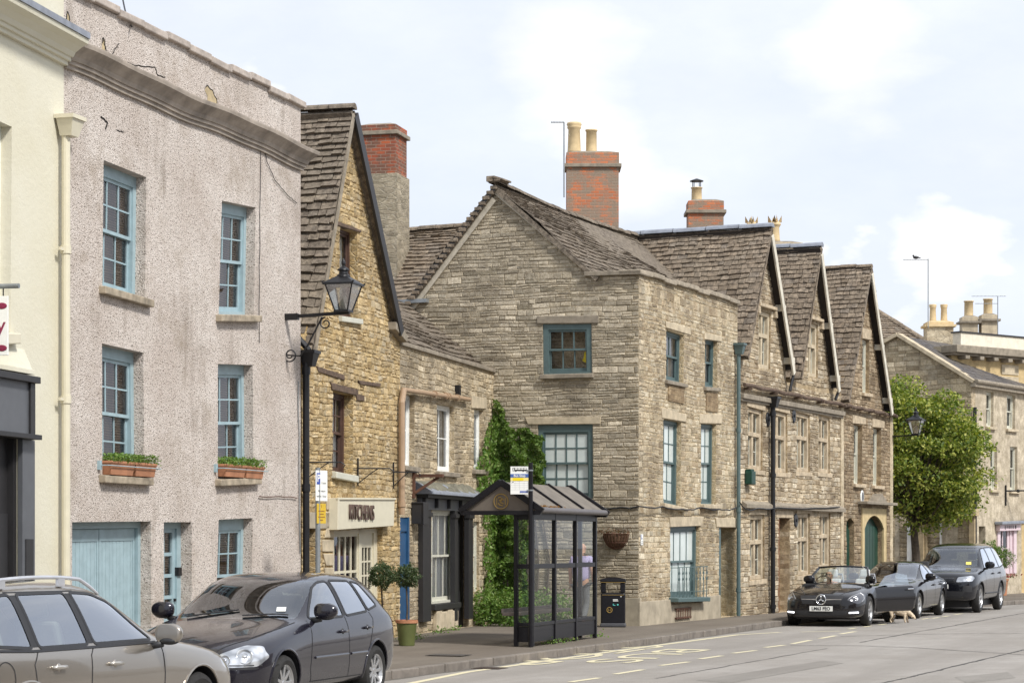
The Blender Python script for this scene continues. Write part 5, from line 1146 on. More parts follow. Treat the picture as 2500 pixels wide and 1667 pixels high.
for i, (a, b) in enumerate(dl):
    o = paint_line('lane_dash', '%s nearest cream dash of the bus bay line' % ['very', 'second', 'third', 'fourth', 'fifth', 'sixth', 'seventh', 'eighth', 'ninth'][i], [gp3(*a)[:2], gp3(*b)[:2]], .11, group='bus bay dashes')
dl2 = [(2072, 1535), (2108, 1530), (2145, 1525), (2196, 1517), (2250, 1511), (2275, 1509), (2300, 1505), (2330, 1500)]
for i, (px, py) in enumerate(dl2[:3] + dl2[4:]):
    paint_line('lane_dash', 'faint far bay line dash %s' % ['under the black convertible nose', 'under the open door', 'behind the open door', 'beside the dog', 'beside the saloon front wheel', 'beside the saloon rear wheel', 'ahead of the dark off-roader'][i], [gp3(px, py)[:2], gp3(px + 18, py - 2.6)[:2]], .1, group='parking bay dashes')
paint_line('bay_end_line', 'cream bay end line across the road in front of the black convertible', [gp3(1955, 1542)[:2], gp3(2050, 1540)[:2]], .12)
def road_text():
    cu = bpy.data.curves.new('t', 'FONT'); cu.body = 'BUS\nSTOP'; cu.size = 1.0; cu.align_x = 'CENTER'; cu.space_line = .95
    o = bpy.data.objects.new('t', cu); COL.objects.link(o); me = bpy.data.meshes.new_from_object(o.evaluated_get(bpy.context.evaluated_depsgraph_get())); bpy.data.objects.remove(o)
    me.materials.clear(); me.materials.append(PAINT)
    c = gp3(1500, 1598); a = math.atan2(.935, .355)
    M = Matrix.Translation((c.x, c.y, .006)) @ Matrix.Rotation(a + math.pi, 4, 'Z') @ Matrix.Diagonal((2.9, 1.15, 1, 1)) @ Matrix.Translation((0, .2, 0))
    o = link('bus_stop_lettering', me); o.matrix_world = M; o.matrix_basis = M
    tag(o, 'worn cream lettering painted flat on the road beside the bus shelter', 'road marking')
road_text()
TAR = plain('tar_seam', (.06, .055, .05), .8, var=.4)
def seam(label, pts, r=.018):
    mb = MB(); P = []
    for a, b in zip(pts, pts[1:]):
        A, B = gp3(*a), gp3(*b)
        for k in range(12): t = k / 12; p = A.lerp(B, t); j = noise.noise(p * 1.3) * .06; P.append(Vector((p.x + j, p.y + j, .002)))
    P.append(gp3(*pts[-1])); P[-1].z = .002
    for i in range(len(P) - 1):
        d = (P[i + 1] - P[i]).normalized(); s = Vector((-d.y, d.x, 0)); w0, w1 = r * random.uniform(.4, 1.4), r * random.uniform(.4, 1.4)
        mb.add([P[i] - s * w0, P[i + 1] - s * w1, P[i + 1] + s * w1, P[i] + s * w0], [(0, 1, 2, 3)])
    tag(mb.build('road_crack', TAR), label, 'crack')
seam('long dark crack across the near road at the bottom right', [(2150, 1668), (2260, 1643), (2320, 1628), (2455, 1596), (2500, 1585)], .03)
seam('dark crack running from mid road towards the right edge behind the dog', [(2095, 1568), (2210, 1547), (2320, 1528), (2430, 1508), (2500, 1496)], .03)
seam('thin level crack across the road right of the convertible', [(2050, 1553), (2200, 1549), (2340, 1546), (2500, 1545)], .02)
seam('thin crack beside the bus bay dashes', [(1600, 1655), (1750, 1630), (1900, 1603), (2020, 1582)], .02)
seam('faint reddish seam across the middle of the road', [(1930, 1575), (2080, 1575), (2230, 1580), (2400, 1591), (2500, 1598)], .03)
seam('thin crack near the door of the convertible', [(2175, 1529), (2290, 1532)], .02)

PATCH = asphalt('asphalt_patch', (.25, .23, .205), (.32, .30, .27), seed=9)
def road_patch(label, pts, z=.003):
    mb = MB(); q = [gp3(*p) for p in pts]; mb.add([(v.x, v.y, z) for v in q], [tuple(range(len(q)))]); tag(mb.build('asphalt_patch', PATCH), label, 'road patch')
road_patch('slightly darker asphalt repair strip in front of the bus bay', [(1700, 1660), (2010, 1612), (2060, 1618), (1780, 1667)])
road_patch('small asphalt repair patch at the lower right of the road', [(2330, 1652), (2460, 1640), (2480, 1654), (2360, 1667)])
mb = MB(); L_ = [Vector((x, y, 0)) for x, y in KERB]
for a, b in zip(L_, L_[1:]):
    d = (b - a).normalized(); n_ = Vector((d.y, -d.x, 0)); k_ = max(1, int((b - a).length / .5))
    for i in range(k_):
        p, q = a.lerp(b, i / k_), a.lerp(b, (i + 1) / k_); w0, w1 = .10 + .10 * noise.noise(p * .9), .10 + .10 * noise.noise(q * .9)
        mb.add([p + Vector((0, 0, .002)), q + Vector((0, 0, .002)), q + n_ * w1 + Vector((0, 0, .002)), p + n_ * w0 + Vector((0, 0, .002))], [(3, 2, 1, 0)])
tag(mb.build('gutter_grit', plain('gutter_grit', (.13, .115, .095), .95, var=.5, bump=.6, vs=20)), 'dark grit collected in the gutter along the kerb', None, None, 'stuff')
c = gp3(1095, 1598, .128); mb = MB(); mb.box(-.3, .3, -.22, .22, 0, .006); t = mb.build('service_cover', plain('iron_cover', (.08, .07, .06), .7, var=.4, bump=.8, vs=25), None, Matrix.Translation((c.x, c.y, .128)) @ Matrix.Rotation(R(-21), 4, 'Z')); tag(t, 'dark rectangular service cover set in the pavement left of the shelter', 'cover')
c = gp3(1170, 1652, 0); mb = MB(); mb.box(-.22, .22, -.2, .2, 0, .005)
for k in range(7): mb.box(-.19, .19, -.17 + k * .052, -.145 + k * .052, .005, .012)
t = mb.build('road_gully', plain('rusty_gully', (.07, .05, .04), .8, var=.4), None, Matrix.Translation((KERB[2][0] + 1.0 + .3, KERB[2][1] + 2.6, .003)) @ Matrix.Rotation(R(-21), 4, 'Z')); tag(t, 'iron drain grating in the gutter between hatchback and bus shelter', 'drain')
# ================================================================ vehicles
def paintmat(name, col, metal=.3, rough=.28, dust=.06, coat=1., spec=.5):
    m, g = newmat(name); tc = g.n('TexCoord').outputs['Object']
    n1 = g.noise(tc, 3, 5, .7); s = g.n('SeparateXYZ', {0: tc}).outputs[2]
    low = g.n('MapRange', {0: s, 1: .6, 2: .15, 3: 0., 4: .5}).outputs[0]
    f = g.math('MULTIPLY', g.math('ADD', low, dust), g.n('MapRange', {0: n1, 1: .3, 2: .7}).outputs[0])
    f = g.math('MULTIPLY', f, .2)
    c = g.mix(f, col, (.24, .21, .18))
    r = g.math('ADD', rough, g.math('MULTIPLY', f, .8))
    return fin(m, g, c, r, None, metal=metal, coat=coat, spec=spec)
CARGL = glassmat('car_glass', (.62, .70, .66), 2.6, .01, .22)
CARGLF = glassmat('windscreen_glass', (.70, .78, .74), 2.2, .01, .06)
TYRE = plain('tyre_rubber', (.022, .021, .02), .8, var=.4, bump=.3, vs=15)
ALLOY = plain('alloy', (.52, .52, .52), .3, .8, var=.1)
DARKPL = plain('black_plastic', (.02, .02, .022), .5, var=.1)
INTER = plain('dark_interior', (.03, .03, .032), .8)
INTL = plain('pale_interior', (.42, .41, .38), .8)
CHROME = plain('chrome', (.75, .76, .78), .12, 1., var=.02, bump=0)
m, g = newmat('lamp_lens'); tc_ = g.n('TexCoord').outputs['Object']
LAMP = fin(m, g, g.mix(g.n('MapRange', {0: g.n('TexVoronoi', {'Vector': tc_, 'Scale': 9.}).outputs[0], 1: .15, 2: .75}).outputs[0], (.85, .87, .9), (.33, .35, .38)), .12, None, metal=.55, coat=1.)
LAMPD = plain('dark_lamp', (.09, .09, .10), .1, .5, coat=1.)
m, g = newmat('running_light'); e = g.n('Emission', {0: (.93, .95, 1, 1), 1: 3.2}); g.n('OutputMaterial', {0: e.outputs[0]}); DRL = m
REDL = plain('red_lamp', (.35, .01, .01), .2, coat=1.)
PLATEW = plain('white_plate', (.78, .78, .74), .5, var=.02)

def station(x, w, zb, zbelt, zt, rw=None, ze=None, tuck=1.):
    """half section: bottom centre, bottom edge, sill, widest, shoulder, window base / bonnet edge, roof edge, roof, top centre"""
    zm = zb + (zbelt - zb) * .55
    if rw is None:      # bonnet / boot
        return [(x, 0, zb), (x, w * .86, zb), (x, w * .97, zb + .07), (x, w, zm), (x, w * .985, zbelt - .06), (x, w * .90, lerp(zbelt, zt, .35)), (x, w * .72, lerp(zbelt, zt, .62)), (x, w * .42, lerp(zbelt, zt, .9)), (x, 0, zt)]
    return [(x, 0, zb), (x, w * .86, zb), (x, w * .97, zb + .07), (x, w, zm), (x, w * .985, zbelt - .07), (x, w * .935, zbelt + .01), (x, rw, ze), (x, rw * .72, lerp(ze, zt, .72)), (x, 0, zt)]
def shell_mesh(st, lev=3):
    mb = MB(); rings = []
    for s in st:
        ring = [(x, -y, z) for x, y, z in s] + [(x, y, z) for x, y, z in s[1:-1][::-1]]
        rings.append(ring)
    n = len(rings[0])
    for r in rings: mb.v += r
    for i in range(len(rings) - 1):
        for k in range(n): k2 = (k + 1) % n; mb.f.append([i * n + k, i * n + k2, (i + 1) * n + k2, (i + 1) * n + k]); mb.m.append(0)
    mb.f.append(list(range(n))[::-1]); mb.m.append(0); mb.f.append([(len(rings) - 1) * n + k for k in range(n)]); mb.m.append(0)
    o = mb.build('tmp', INTER); md = o.modifiers.new('s', 'SUBSURF'); md.levels = lev; md.render_levels = lev
    me = bpy.data.meshes.new_from_object(o.evaluated_get(bpy.context.evaluated_depsgraph_get())); bpy.data.objects.remove(o)
    bm = bmesh.new(); bm.from_mesh(me); bmesh.ops.recalc_face_normals(bm, faces=bm.faces[:])
    return bm
def inside(poly, a, b):
    s = None
    for i in range(len(poly)):
        (x0, y0), (x1, y1) = poly[i], poly[(i + 1) % len(poly)]; c = (x1 - x0) * (b - y0) - (y1 - y0) * (a - x0)
        if abs(c) < 1e-9: continue
        if s is None: s = c > 0
        elif (c > 0) != s: return False
    return True
def rnd_poly(pts, r, n=3):
    out = []; N = len(pts)
    for i in range(N):
        p, a, b = Vector(pts[i]), Vector(pts[i - 1]), Vector(pts[(i + 1) % N]); da, db = (a - p), (b - p)
        ra = min(r, da.length * .45); rb = min(r, db.length * .45); A, B = p + da.normalized() * ra, p + db.normalized() * rb
        for k in range(n + 1): t = k / n; out.append(tuple(A.lerp(p, t).lerp(p.lerp(B, t), t)))
    return out
def cut(bm, poly, A, B, cond, pid, lay):
    lo = [min(p[i] for p in poly) - .12 for i in (0, 1)]; hi = [max(p[i] for p in poly) + .12 for i in (0, 1)]
    C = 3 - A - B
    for i in range(len(poly)):
        p, q = poly[i], poly[(i + 1) % len(poly)]
        fs = []
        for f in bm.faces:
            c = f.calc_center_median()
            if lo[0] < c[A] < hi[0] and lo[1] < c[B] < hi[1] and cond(c, f.normal): fs.append(f)
        es = {e for f in fs for e in f.edges}; vs = {v for f in fs for v in f.verts}
        co = [0, 0, 0]; co[A], co[B] = p; no = [0, 0, 0]; no[A], no[B] = (q[1] - p[1]), -(q[0] - p[0])
        if abs(no[A]) + abs(no[B]) < 1e-6: continue
        bmesh.ops.bisect_plane(bm, geom=fs + list(es) + list(vs), plane_co=co, plane_no=Vector(no).normalized(), dist=1e-5)
    for f in bm.faces:
        c = f.calc_center_median()
        if lo[0] < c[A] < hi[0] and lo[1] < c[B] < hi[1] and cond(c, f.normal) and f[lay] == 0 and inside(poly, c[A], c[B]): f[lay] = pid
def extract(bm, lay, ids, name, mats, parent, keep_smooth=True, mi=None):
    new = bmesh.new(); vm = {}
    for f in bm.faces:
        if f[lay] in ids:
            vv = []
            for v in f.verts:
                if v not in vm: vm[v] = new.verts.new(v.co)
                vv.append(vm[v])
            try: nf = new.faces.new(vv)
            except ValueError: continue
            nf.smooth = True
            if mi: nf.material_index = mi.get(f[lay], 0)
    me = bpy.data.meshes.new(name); new.to_mesh(me); new.free()
    for m_ in (mats if isinstance(mats, (list, tuple)) else [mats]): me.materials.append(m_)
    return link(name, me, parent) if name else me
def ribbon(bvh, pts3, wd, dirn, off=.004, mb=None, closed=False, step=.05, mi=0):
    """thin strip following the body surface; pts3 are seen along dirn"""
    d = Vector(dirn).normalized(); P = []
    pts3 = [Vector(p) for p in pts3]
    if closed: pts3 = pts3 + [pts3[0]]
    for a, b in zip(pts3, pts3[1:]):
        n = max(1, int((b - a).length / step))
        for k in range(n): P.append(a.lerp(b, k / n))
    P.append(pts3[-1]); H = []
    for p in P:
        h = bvh.ray_cast(p - d * 2.2, d)
        if h[0] is not None: H.append((h[0] + h[1] * off if h[1].dot(d) < 0 else h[0] - h[1] * off, h[1]))
    vs = []
    for i, (p, n) in enumerate(H):
        t = (H[min(i + 1, len(H) - 1)][0] - H[max(i - 1, 0)][0])
        if t.length < 1e-6: t = Vector((1, 0, 0))
        s = t.normalized().cross(n).normalized() * wd / 2; vs += [p - s, p + s]
    mb.add(vs, [(2 * i, 2 * i + 1, 2 * i + 3, 2 * i + 2) for i in range(len(H) - 1)], mi)
def wheel(parent, x, y, r, w, side, spokes=5, twin=False, rim=ALLOY, rr=.66):
    h = w / 2; s = side
    def fl(pr): return [(a, b * s) for a, b in pr]
    mb = MB(); mb.lathe([(r * .5, -h * .7 * s), (r * .5, h * .2 * s)], 24, (x, y, r), 'y'); hub = mb.build('wheel', DARKPL, parent)
    mb = MB(); pr = [(r * rr, -h * .9), (r * .82, -h), (r * .95, -h * .85), (r, -h * .55), (r, h * .55), (r * .95, h * .85), (r * .82, h), (r * rr, h * .86)]
    mb.lathe(pr if s > 0 else [(a, -b) for a, b in pr][::-1], 36, (x, y, r), 'y', cap=False); t = mb.build('tyre', TYRE, hub, smooth=True); smooth_by_angle(t.data, 35)
    mb = MB(); R0 = r * rr
    pr = [(R0, h * .86), (R0 * .97, h * .8), (R0 * .9, h * .5), (R0 * .9, -h * .6)]
    mb.lathe(pr if s > 0 else [(a, -b) for a, b in pr], 36, (x, y, r), 'y', cap=False)
    for k in range(spokes):
        offs = (-.16, .16) if twin else (0,)
        for o_ in offs:
            t = 2 * math.pi * k / spokes + .3; t2 = t + o_; wd = R0 * (.11 if twin else .16)
            dx, dz = math.cos(t), math.sin(t); ex, ez = math.cos(t2), math.sin(t2); px, pz = -dz, dx; qx, qz = -ez, ex
            a, b = R0 * .12, R0 * .95; yo, yi = y + s * h * .62, y + s * h * .40
            v = []
            for yy in (yi, yo):
                v += [(x + dx * a + px * wd * .7, yy, r + dz * a + pz * wd * .7), (x + dx * a - px * wd * .7, yy, r + dz * a - pz * wd * .7), (x + ex * b - qx * wd * .45, yy + s * h * .1, r + ez * b - qz * wd * .45), (x + ex * b + qx * wd * .45, yy + s * h * .1, r + ez * b + qz * wd * .45)]
            mb.hexa(v)
    mb.lathe([(R0 * .2, h * .35 * s), (R0 * .2, h * .62 * s), (R0 * .14, h * .68 * s), (.001, h * .68 * s)], 20, (x, y, r), 'y')
    mb.build('rim', rim, hub, bev=.004)
def seat(mb, x, y, z, mi=0, head=True):
    mb.box(x - .1, x + .42, y - .24, y + .24, z - .1, z + .06, mi)
    mb.hexa([(x - .16, y - .23, z), (x - .02, y - .23, z), (x - .02, y + .23, z), (x - .16, y + .23, z), (x - .36, y - .2, z + .56), (x - .25, y - .2, z + .56), (x - .25, y + .2, z + .56), (x - .36, y + .2, z + .56)], mi)
    if head: mb.hexa([(x - .38, y - .12, z + .6), (x - .28, y - .12, z + .6), (x - .28, y + .12, z + .6), (x - .38, y + .12, z + .6), (x - .42, y - .11, z + .78), (x - .33, y - .11, z + .78), (x - .33, y + .11, z + .78), (x - .42, y + .11, z + .78)], mi)
def car(name, label, pos, ang, S):
    M = Matrix.Translation((pos[0], pos[1], 0)) @ Matrix.Rotation(ang, 4, 'Z'); root = thing(name, label, 'car', M)
    bm = shell_mesh(S['st']); lay = bm.faces.layers.int.new('pid')
    bvh = BVHTree.FromBMesh(bm); pm = S['paint']
    for sgn in (1, -1):
        cs = (lambda s: (lambda c, n: n.y * s > .12))(sgn)
        for k, w_ in enumerate(S.get('side', ())): cut(bm, rnd_poly(w_, .05), 0, 2, cs, 10 + k * 2 + (sgn > 0), lay)
        ca = (lambda s: (lambda c, n: c.y * s > .3))(sgn)
        for ax in (S['fa'], S['ra']):
            rr = S['r'] * S.get('arch', 1.17); circ = [(ax + rr * math.cos(t), S['r'] + .01 + rr * math.sin(t)) for t in [2 * math.pi * k / 28 for k in range(28)]]
            cut(bm, circ, 0, 2, ca, 1, lay)
    for k, (poly, ids) in enumerate(S.get('front', ())): cut(bm, rnd_poly(poly, S.get('fr', .03)), 1, 2, lambda c, n: n.x > .12, ids, lay)
    for k, (poly, ids) in enumerate(S.get('rear', ())): cut(bm, rnd_poly(poly, .05), 1, 2, lambda c, n: n.x < -.12, ids, lay)
    if 'dside' in S:
        for poly, sgn, pid in S['dside']: cut(bm, rnd_poly(poly, .06), 0, 2, (lambda s: (lambda c, n: n.y * s > .15))(sgn), pid, lay)
    if 'top' in S: cut(bm, rnd_poly(S['top'], .1), 0, 1, lambda c, n: n.z > .2 and c.z > .6, 1, lay)
    ids = {f[lay] for f in bm.faces}
    body = extract(bm, lay, {0}, 'body', [pm], root)
    # side windows
    for k in range(len(S.get('side', ()))):
        for s in (0, 1):
            if 10 + k * 2 + s in ids: extract(bm, lay, {10 + k * 2 + s}, 'side_window', CARGL, root)
    if 50 in ids: ws = extract(bm, lay, {50}, 'windscreen', CARGLF, root)
    if 51 in ids: extract(bm, lay, {51}, 'rear_window', CARGL, root)
    for i in (60, 61):
        if i in ids: S.setdefault('lamps', []).append(extract(bm, lay, {i}, 'headlight', S.get('lampmat', LAMP), root))
    for i, nm, mt in ((70, 'grille', DARKPL), (71, 'grille', DARKPL), (72, 'air_intake', DARKPL), (73, 'air_intake', DARKPL), (75, 'air_intake', DARKPL), (74, 'bumper_strip', DARKPL), (80, 'tail_light', REDL), (81, 'tail_light', REDL)):
        if i in ids: extract(bm, lay, {i}, nm, mt, root)
    # arch liners and lips
    for ax in (S['fa'], S['ra']):
        for s in (1, -1):
            rr = S['r'] * S.get('arch', 1.17); mb = MB(); n = 20; hw = S['w'] / 2; a0, a1 = -.18, math.pi + .18; vs = []
            for k in range(n + 1):
                t = lerp(a0, a1, k / n); c_, s_ = math.cos(t) * rr * 1.01, math.sin(t) * rr * 1.01; z = S['r'] + .01
                h = bvh.ray_cast(Vector((ax + c_, s * 2, z + s_)), Vector((0, -s, 0))); yo = h[0].y if h[0] is not None and abs(h[0].y) > .5 else s * hw * .9
                vs += [(ax + c_, yo * .995, z + s_), (ax + c_, s * (hw - .42), z + s_)]
            mb.add(vs, [(2 * i, 2 * i + 1, 2 * i + 3, 2 * i + 2) for i in range(n)]); mb.add([(ax + math.cos(lerp(a0, a1, k / n)) * rr * 1.01, s * (hw - .42), S['r'] + .01 + math.sin(lerp(a0, a1, k / n)) * rr * 1.01) for k in range(n + 1)], [tuple(range(n + 1))])
            mb.build('wheel_arch', DARKPL, root)
            mb = MB(); mb.tube([Vector(v) + Vector((0, s * .004, 0)) for v in vs[0::2]], .014, 6); mb.build('arch_lip', pm, root)
            wheel(root, ax, s * (hw - .125), S['r'], .22, s, S.get('spokes', 5), S.get('twin', False), S.get('rim', ALLOY))
    # trims round the glass and panel gaps
    mb = MB()
    for sgn in (1, -1):
        for w_ in S.get('side', ()): ribbon(bvh, [(x, 0, z) for x, z in rnd_poly(w_, .05)], S.get('trimw', .03), (0, -sgn, 0), .005, mb, True)
        mb.mark()
    if S.get('side'): mb.build_each('window_trim', S.get('trim', DARKPL), root)
    mb = MB()
    for sgn in (1, -1):
        for ln, wd in S.get('pillars', ()):
            for o_ in (-.3, 0, .3): ribbon(bvh, [(x + o_ * wd, 0, z) for x, z in ln], wd * .5, (0, -sgn, 0), .003, mb)
        mb.mark()
    if S.get('pillars'): mb.build_each('pillar_trim', S.get('trim', DARKPL), root)
    mb = MB()
    for sgn in (1, -1):
        for ln in S.get('seams', ()): ribbon(bvh, [(x, 0, z) for x, z in ln], .011, (0, -sgn, 0), .003, mb, False)
    for ln in S.get('fseams', ()): ribbon(bvh, [(0, y, z) for y, z in ln], .012, (-1, 0, 0), .003, mb)
    for ln in S.get('tseams', ()): ribbon(bvh, [(x, y, 0) for x, y in ln], .012, (0, 0, -1), .003, mb)
    mb.build('panel_gaps', INTER, root)
    mb = MB()
    for ln, wd in S.get('strips', ()):
        for sgn in (1, -1):
            P = []
            for i in range(13):
                x = lerp(ln[0][0], ln[-1][0], i / 12); h = bvh.ray_cast(Vector((x, sgn * 2, ln[0][1])), Vector((0, -sgn, 0)))
                if h[0] is not None: P.append(h[0] + Vector((0, sgn * .002, 0)))
            mb.tube(P, wd * .4, 6); mb.mark()
    if S.get('strips'): mb.build_each('side_moulding', S.get('stripmat', DARKPL), root)
    def surf(x, z, sgn):
        h = bvh.ray_cast(Vector((x, sgn * 2, z)), Vector((0, -sgn, 0))); return h[0].y if h[0] is not None else sgn * S['w'] / 2
    for (x, z) in S.get('handles', ()):
        for sgn in (1, -1):
            y = surf(x, z, sgn); mb = MB(); mb.tube([(x + .09, y - sgn * .005, z), (x + .07, y + sgn * .03, z + .003), (x - .08, y + sgn * .03, z + .006), (x - .1, y - sgn * .005, z + .006)], [.016, .018, .018, .014], 8); mb.build('door_handle', S.get('handlemat', pm), root, smooth=True)
            mb = MB(); mb.ball((x, y - sgn * .028, z), .045, 8, 0, (1, 1, 1)); mb.build('handle_recess', S.get('recess', DARKPL), root, smooth=True)
    mx, mz = S['mirror']
    for sgn in (1, -1):
        y = surf(mx, mz - .05, sgn); mb = MB()
        mb.ball((mx + .05, y + sgn * .16, mz + .045), .115, 14, 0, (.62, 1.15, .85)); 
        for i, v in enumerate(mb.v):
            c0 = (mx + .05, y + sgn * .16, mz + .045); h3 = (.075, .135, .088); q_ = [max(-1, min(1, (v[j] - c0[j]) / h3[j])) for j in range(3)]; v = tuple(c0[j] + h3[j] * (abs(q_[j]) ** .72) * (1 if q_[j] > 0 else -1) * (1, 1, 1 - .22 * (q_[1] * sgn > .2) * abs(q_[1]))[j] for j in range(3)); mb.v[i] = v
            if v[0] < mx + .02: mb.v[i] = (mx + .02 + (v[0] - mx - .02) * .15, v[1], v[2])
        mi = mb.build('mirror', S.get('mirmat', pm), root, smooth=True)
        mb = MB(); mb.tube([(mx + .03, y - sgn * .03, mz - .07), (mx + .04, y + sgn * .1, mz - .045)], .032, 8); mb.ball((mx + .05, y + sgn * .16, mz - .02), .09, 10, 0, (.6, 1.1, .4)); mb.build('stalk', DARKPL, mi, smooth=True)
    # cabin
    if S.get('cabin', True):
        mb = MB(); zf = S['floor']; hw = S['w'] / 2 - .13; x0, x1 = S['cab']; zb_ = S['beltz'] - .12
        mb.add([(x0, -hw, zf), (x1, -hw, zf), (x1, hw, zf), (x0, hw, zf), (x0, -hw, zb_), (x1, -hw, zb_), (x1, hw, zb_), (x0, hw, zb_)], [(0, 1, 2, 3), (0, 4, 5, 1), (1, 5, 6, 2), (2, 6, 7, 3), (3, 7, 4, 0)], 0)
        mb.hexa([(x1 - .55, -hw, zf + .3), (x1, -hw, zf + .3), (x1, hw, zf + .3), (x1 - .55, hw, zf + .3), (x1 - .5, -hw, zb_ + .06), (x1, -hw, zb_ + .04), (x1, hw, zb_ + .04), (x1 - .5, hw, zb_ + .06)], 0)
        mb.build('cabin_lining', INTER, root)
        mb = MB(); dx = x1 - 1.25
        for y in (-.36, .36): seat(mb, dx, y, zb_ - .22)
        if S.get('rearseat', True): seat(mb, dx - .95, -.38, zb_ - .2); seat(mb, dx - .95, .38, zb_ - .2)
        mb.build('seats', S.get('seatmat', INTER), root, bev=.03)
        mb = MB(); cy = -.36; t = [(x1 - .62 + .19 * math.sin(a) * -.35, cy + .18 * math.cos(a), zb_ + .03 + .17 * math.sin(a)) for a in [2 * math.pi * k / 24 for k in range(25)]]
        mb.tube(t, .014, 6); mb.tube([t[0], (x1 - .6, cy, zb_ + .02), t[12]], .018, 6); mb.build('steering_wheel', DARKPL, root)
    mb = MB(); hw = S['w'] / 2 - .2; mb.box(S['ra'] - .45, S['fa'] + .45, -hw + .06, hw - .06, .15, .3); mb.build('underbody', DARKPL, root)
    return root, bvh, bm, lay
def number_plate(root, txt, x, z, tilt=0, yel=False, w=.52):
    mb = MB(); mb.box(-.008, .008, -w / 2, w / 2, -.056, .056); M = Matrix.Translation((x, 0, z)) @ Matrix.Rotation(tilt, 4, 'Y'); p = mb.build('number_plate', PLATEW, root, M, bev=.003)
    if txt: text_mesh(txt, .105, .002, DARKPL, 'registration', p, Matrix.Translation((.011, 0, 0)) @ Matrix.Rotation(R(90), 4, 'Z') @ Matrix.Rotation(R(90), 4, 'X'), bold=.0022, sx=.92)
    return p
def lamp_disc(root, bvh, y, z, r, mat, inner=None, name='lamp_lens'):
    h = bvh.ray_cast(Vector((4, y, z)), Vector((-1, 0, 0)))
    if h[0] is None: return
    n = h[1].lerp(Vector((1, 0, 0)), .35).normalized(); M = Matrix.Translation(h[0] + n * .002) @ n.to_track_quat('Z', 'Y').to_matrix().to_4x4()
    mb = MB(); mb.lathe([(r, -.01), (r, .006), (r * .88, .01), (r * .8, -.004), (r * .35, -.012), (r * .3, .006), (.001, .012)], 24, (0, 0, 0), 'z'); mb.build(name, mat, root, M, smooth=True)

# ---- dark hatchback facing the camera
ZB = .2
def ST(*a): return [station(*s) for s in a]
hatch_st = ST((2.10, .50, .30, .52, .60), (2.06, .66, .22, .60, .68), (1.93, .80, .19, .66, .77), (1.66, .86, .19, .75, .865), (1.29, .875, .19, .84, .935), (.98, .875, .2, .90, .985), (.80, .875, .2, .93, 1.03),
              (.62, .877, .2, .95, 1.12, .68, 1.04), (.25, .88, .2, .955, 1.35, .65, 1.28), (-.05, .88, .2, .96, 1.475, .64, 1.42), (-.5, .88, .2, .97, 1.515, .64, 1.465), (-1.0, .88, .2, .985, 1.51, .635, 1.455), (-1.4, .872, .2, 1.0, 1.49, .62, 1.42), (-1.74, .86, .22, 1.01, 1.42, .60, 1.34), (-1.9, .84, .24, .98, 1.12, .60, 1.06), (-2.0, .80, .26, .9, 1.0), (-2.05, .74, .32, .82, .9))
GOLF = dict(st=hatch_st, paint=paintmat('dark_violet_black_paint', (.012, .011, .019), .2, .25, .03, 1., .3), w=1.76, r=.315, fa=1.29, ra=-1.29, floor=.3, cab=(-1.6, .95), beltz=.97,
    side=[[(.52, 1.0), (.06, 1.335), (-.12, 1.395), (-.34, 1.41), (-.38, 1.0)], [(-.46, 1.005), (-.42, 1.415), (-.98, 1.40), (-1.12, 1.04)], [(-1.16, 1.05), (-1.03, 1.395), (-1.25, 1.37), (-1.50, 1.10)]],
    front=[([(-.70, 1.0), (.70, 1.0), (.60, 1.42), (-.60, 1.42)], 50), ([(.40, .52), (.80, .53), (.84, .63), (.78, .745), (.64, .755), (.44, .66)], 60), ([(-.40, .52), (-.80, .53), (-.84, .63), (-.78, .745), (-.64, .755), (-.44, .66)], 61),
           ([(-.39, .55), (.39, .55), (.41, .66), (-.41, .66)], 70), ([(-.45, .27), (.45, .27), (.5, .40), (-.5, .40)], 72), ([(-.8, .50), (.8, .50), (.8, .525), (-.8, .525)], 74)],
    rear=[([(-.58, 1.03), (.58, 1.03), (.5, 1.32), (-.5, 1.32)], 51), ([(.52, .72), (.82, .72), (.82, .95), (.55, .95)], 80), ([(-.52, .72), (-.82, .72), (-.82, .95), (-.55, .95)], 81)],
    seams=[[(.60, .98), (.62, .8), (.66, .45), (.60, .3)], [(-.40, 1.0), (-.42, .7), (-.44, .3)], [(-1.15, 1.03), (-1.2, .95), (-1.06, .66), (-.93, .42), (-.9, .3)], [(.62, .3), (-.9, .3)]],
    fseams=[[(-.86, .545), (.86, .545)]], tseams=[[(2.0, .40), (1.7, .60), (1.2, .70), (.8, .74)], [(2.0, -.40), (1.7, -.60), (1.2, -.70), (.8, -.74)]],
    strips=[([(.55, .565), (-.38, .565)], .04), ([(-.47, .565), (-.95, .565)], .04)], handles=[(-.24, .83), (-.98, .85)], mirror=(.42, 1.04), spokes=9, rim=ALLOY, pillars=[([(-.42, 1.01), (-.38, 1.40)], .09)])
GOLF['stripmat'] = GOLF['paint']
a = R(71 + 180)
golf, gbvh, _, _ = car('hatchback', 'dark hatchback parked at the kerb facing the camera beside the roughcast house', (-2.91, 26.13), a, GOLF)
golf.scale = (1, 1.07, 1)
for s in (1, -1):
    lamp_disc(golf, gbvh, s * .69, .64, .088, LAMP); lamp_disc(golf, gbvh, s * .52, .60, .058, LAMP)
mb = MB(); hx_ = gbvh.ray_cast(Vector((4, 0, .65)), Vector((-1, 0, 0)))[0].x
for z in (.585, .625): mb.box(hx_ - .03, hx_ + .005, -.36, .36, z - .006, z + .006)
mb.lathe([(.06, -.01), (.06, .01), (.045, .01)], 24, (0, 0, 0), 'y'); mb.build('grille_bars', CHROME, golf)
number_plate(golf, '', 2.125, .43, 0)
mb = MB(); tx = gbvh.ray_cast(Vector((4, .5, 1.1)), Vector((-1, 0, 0)))
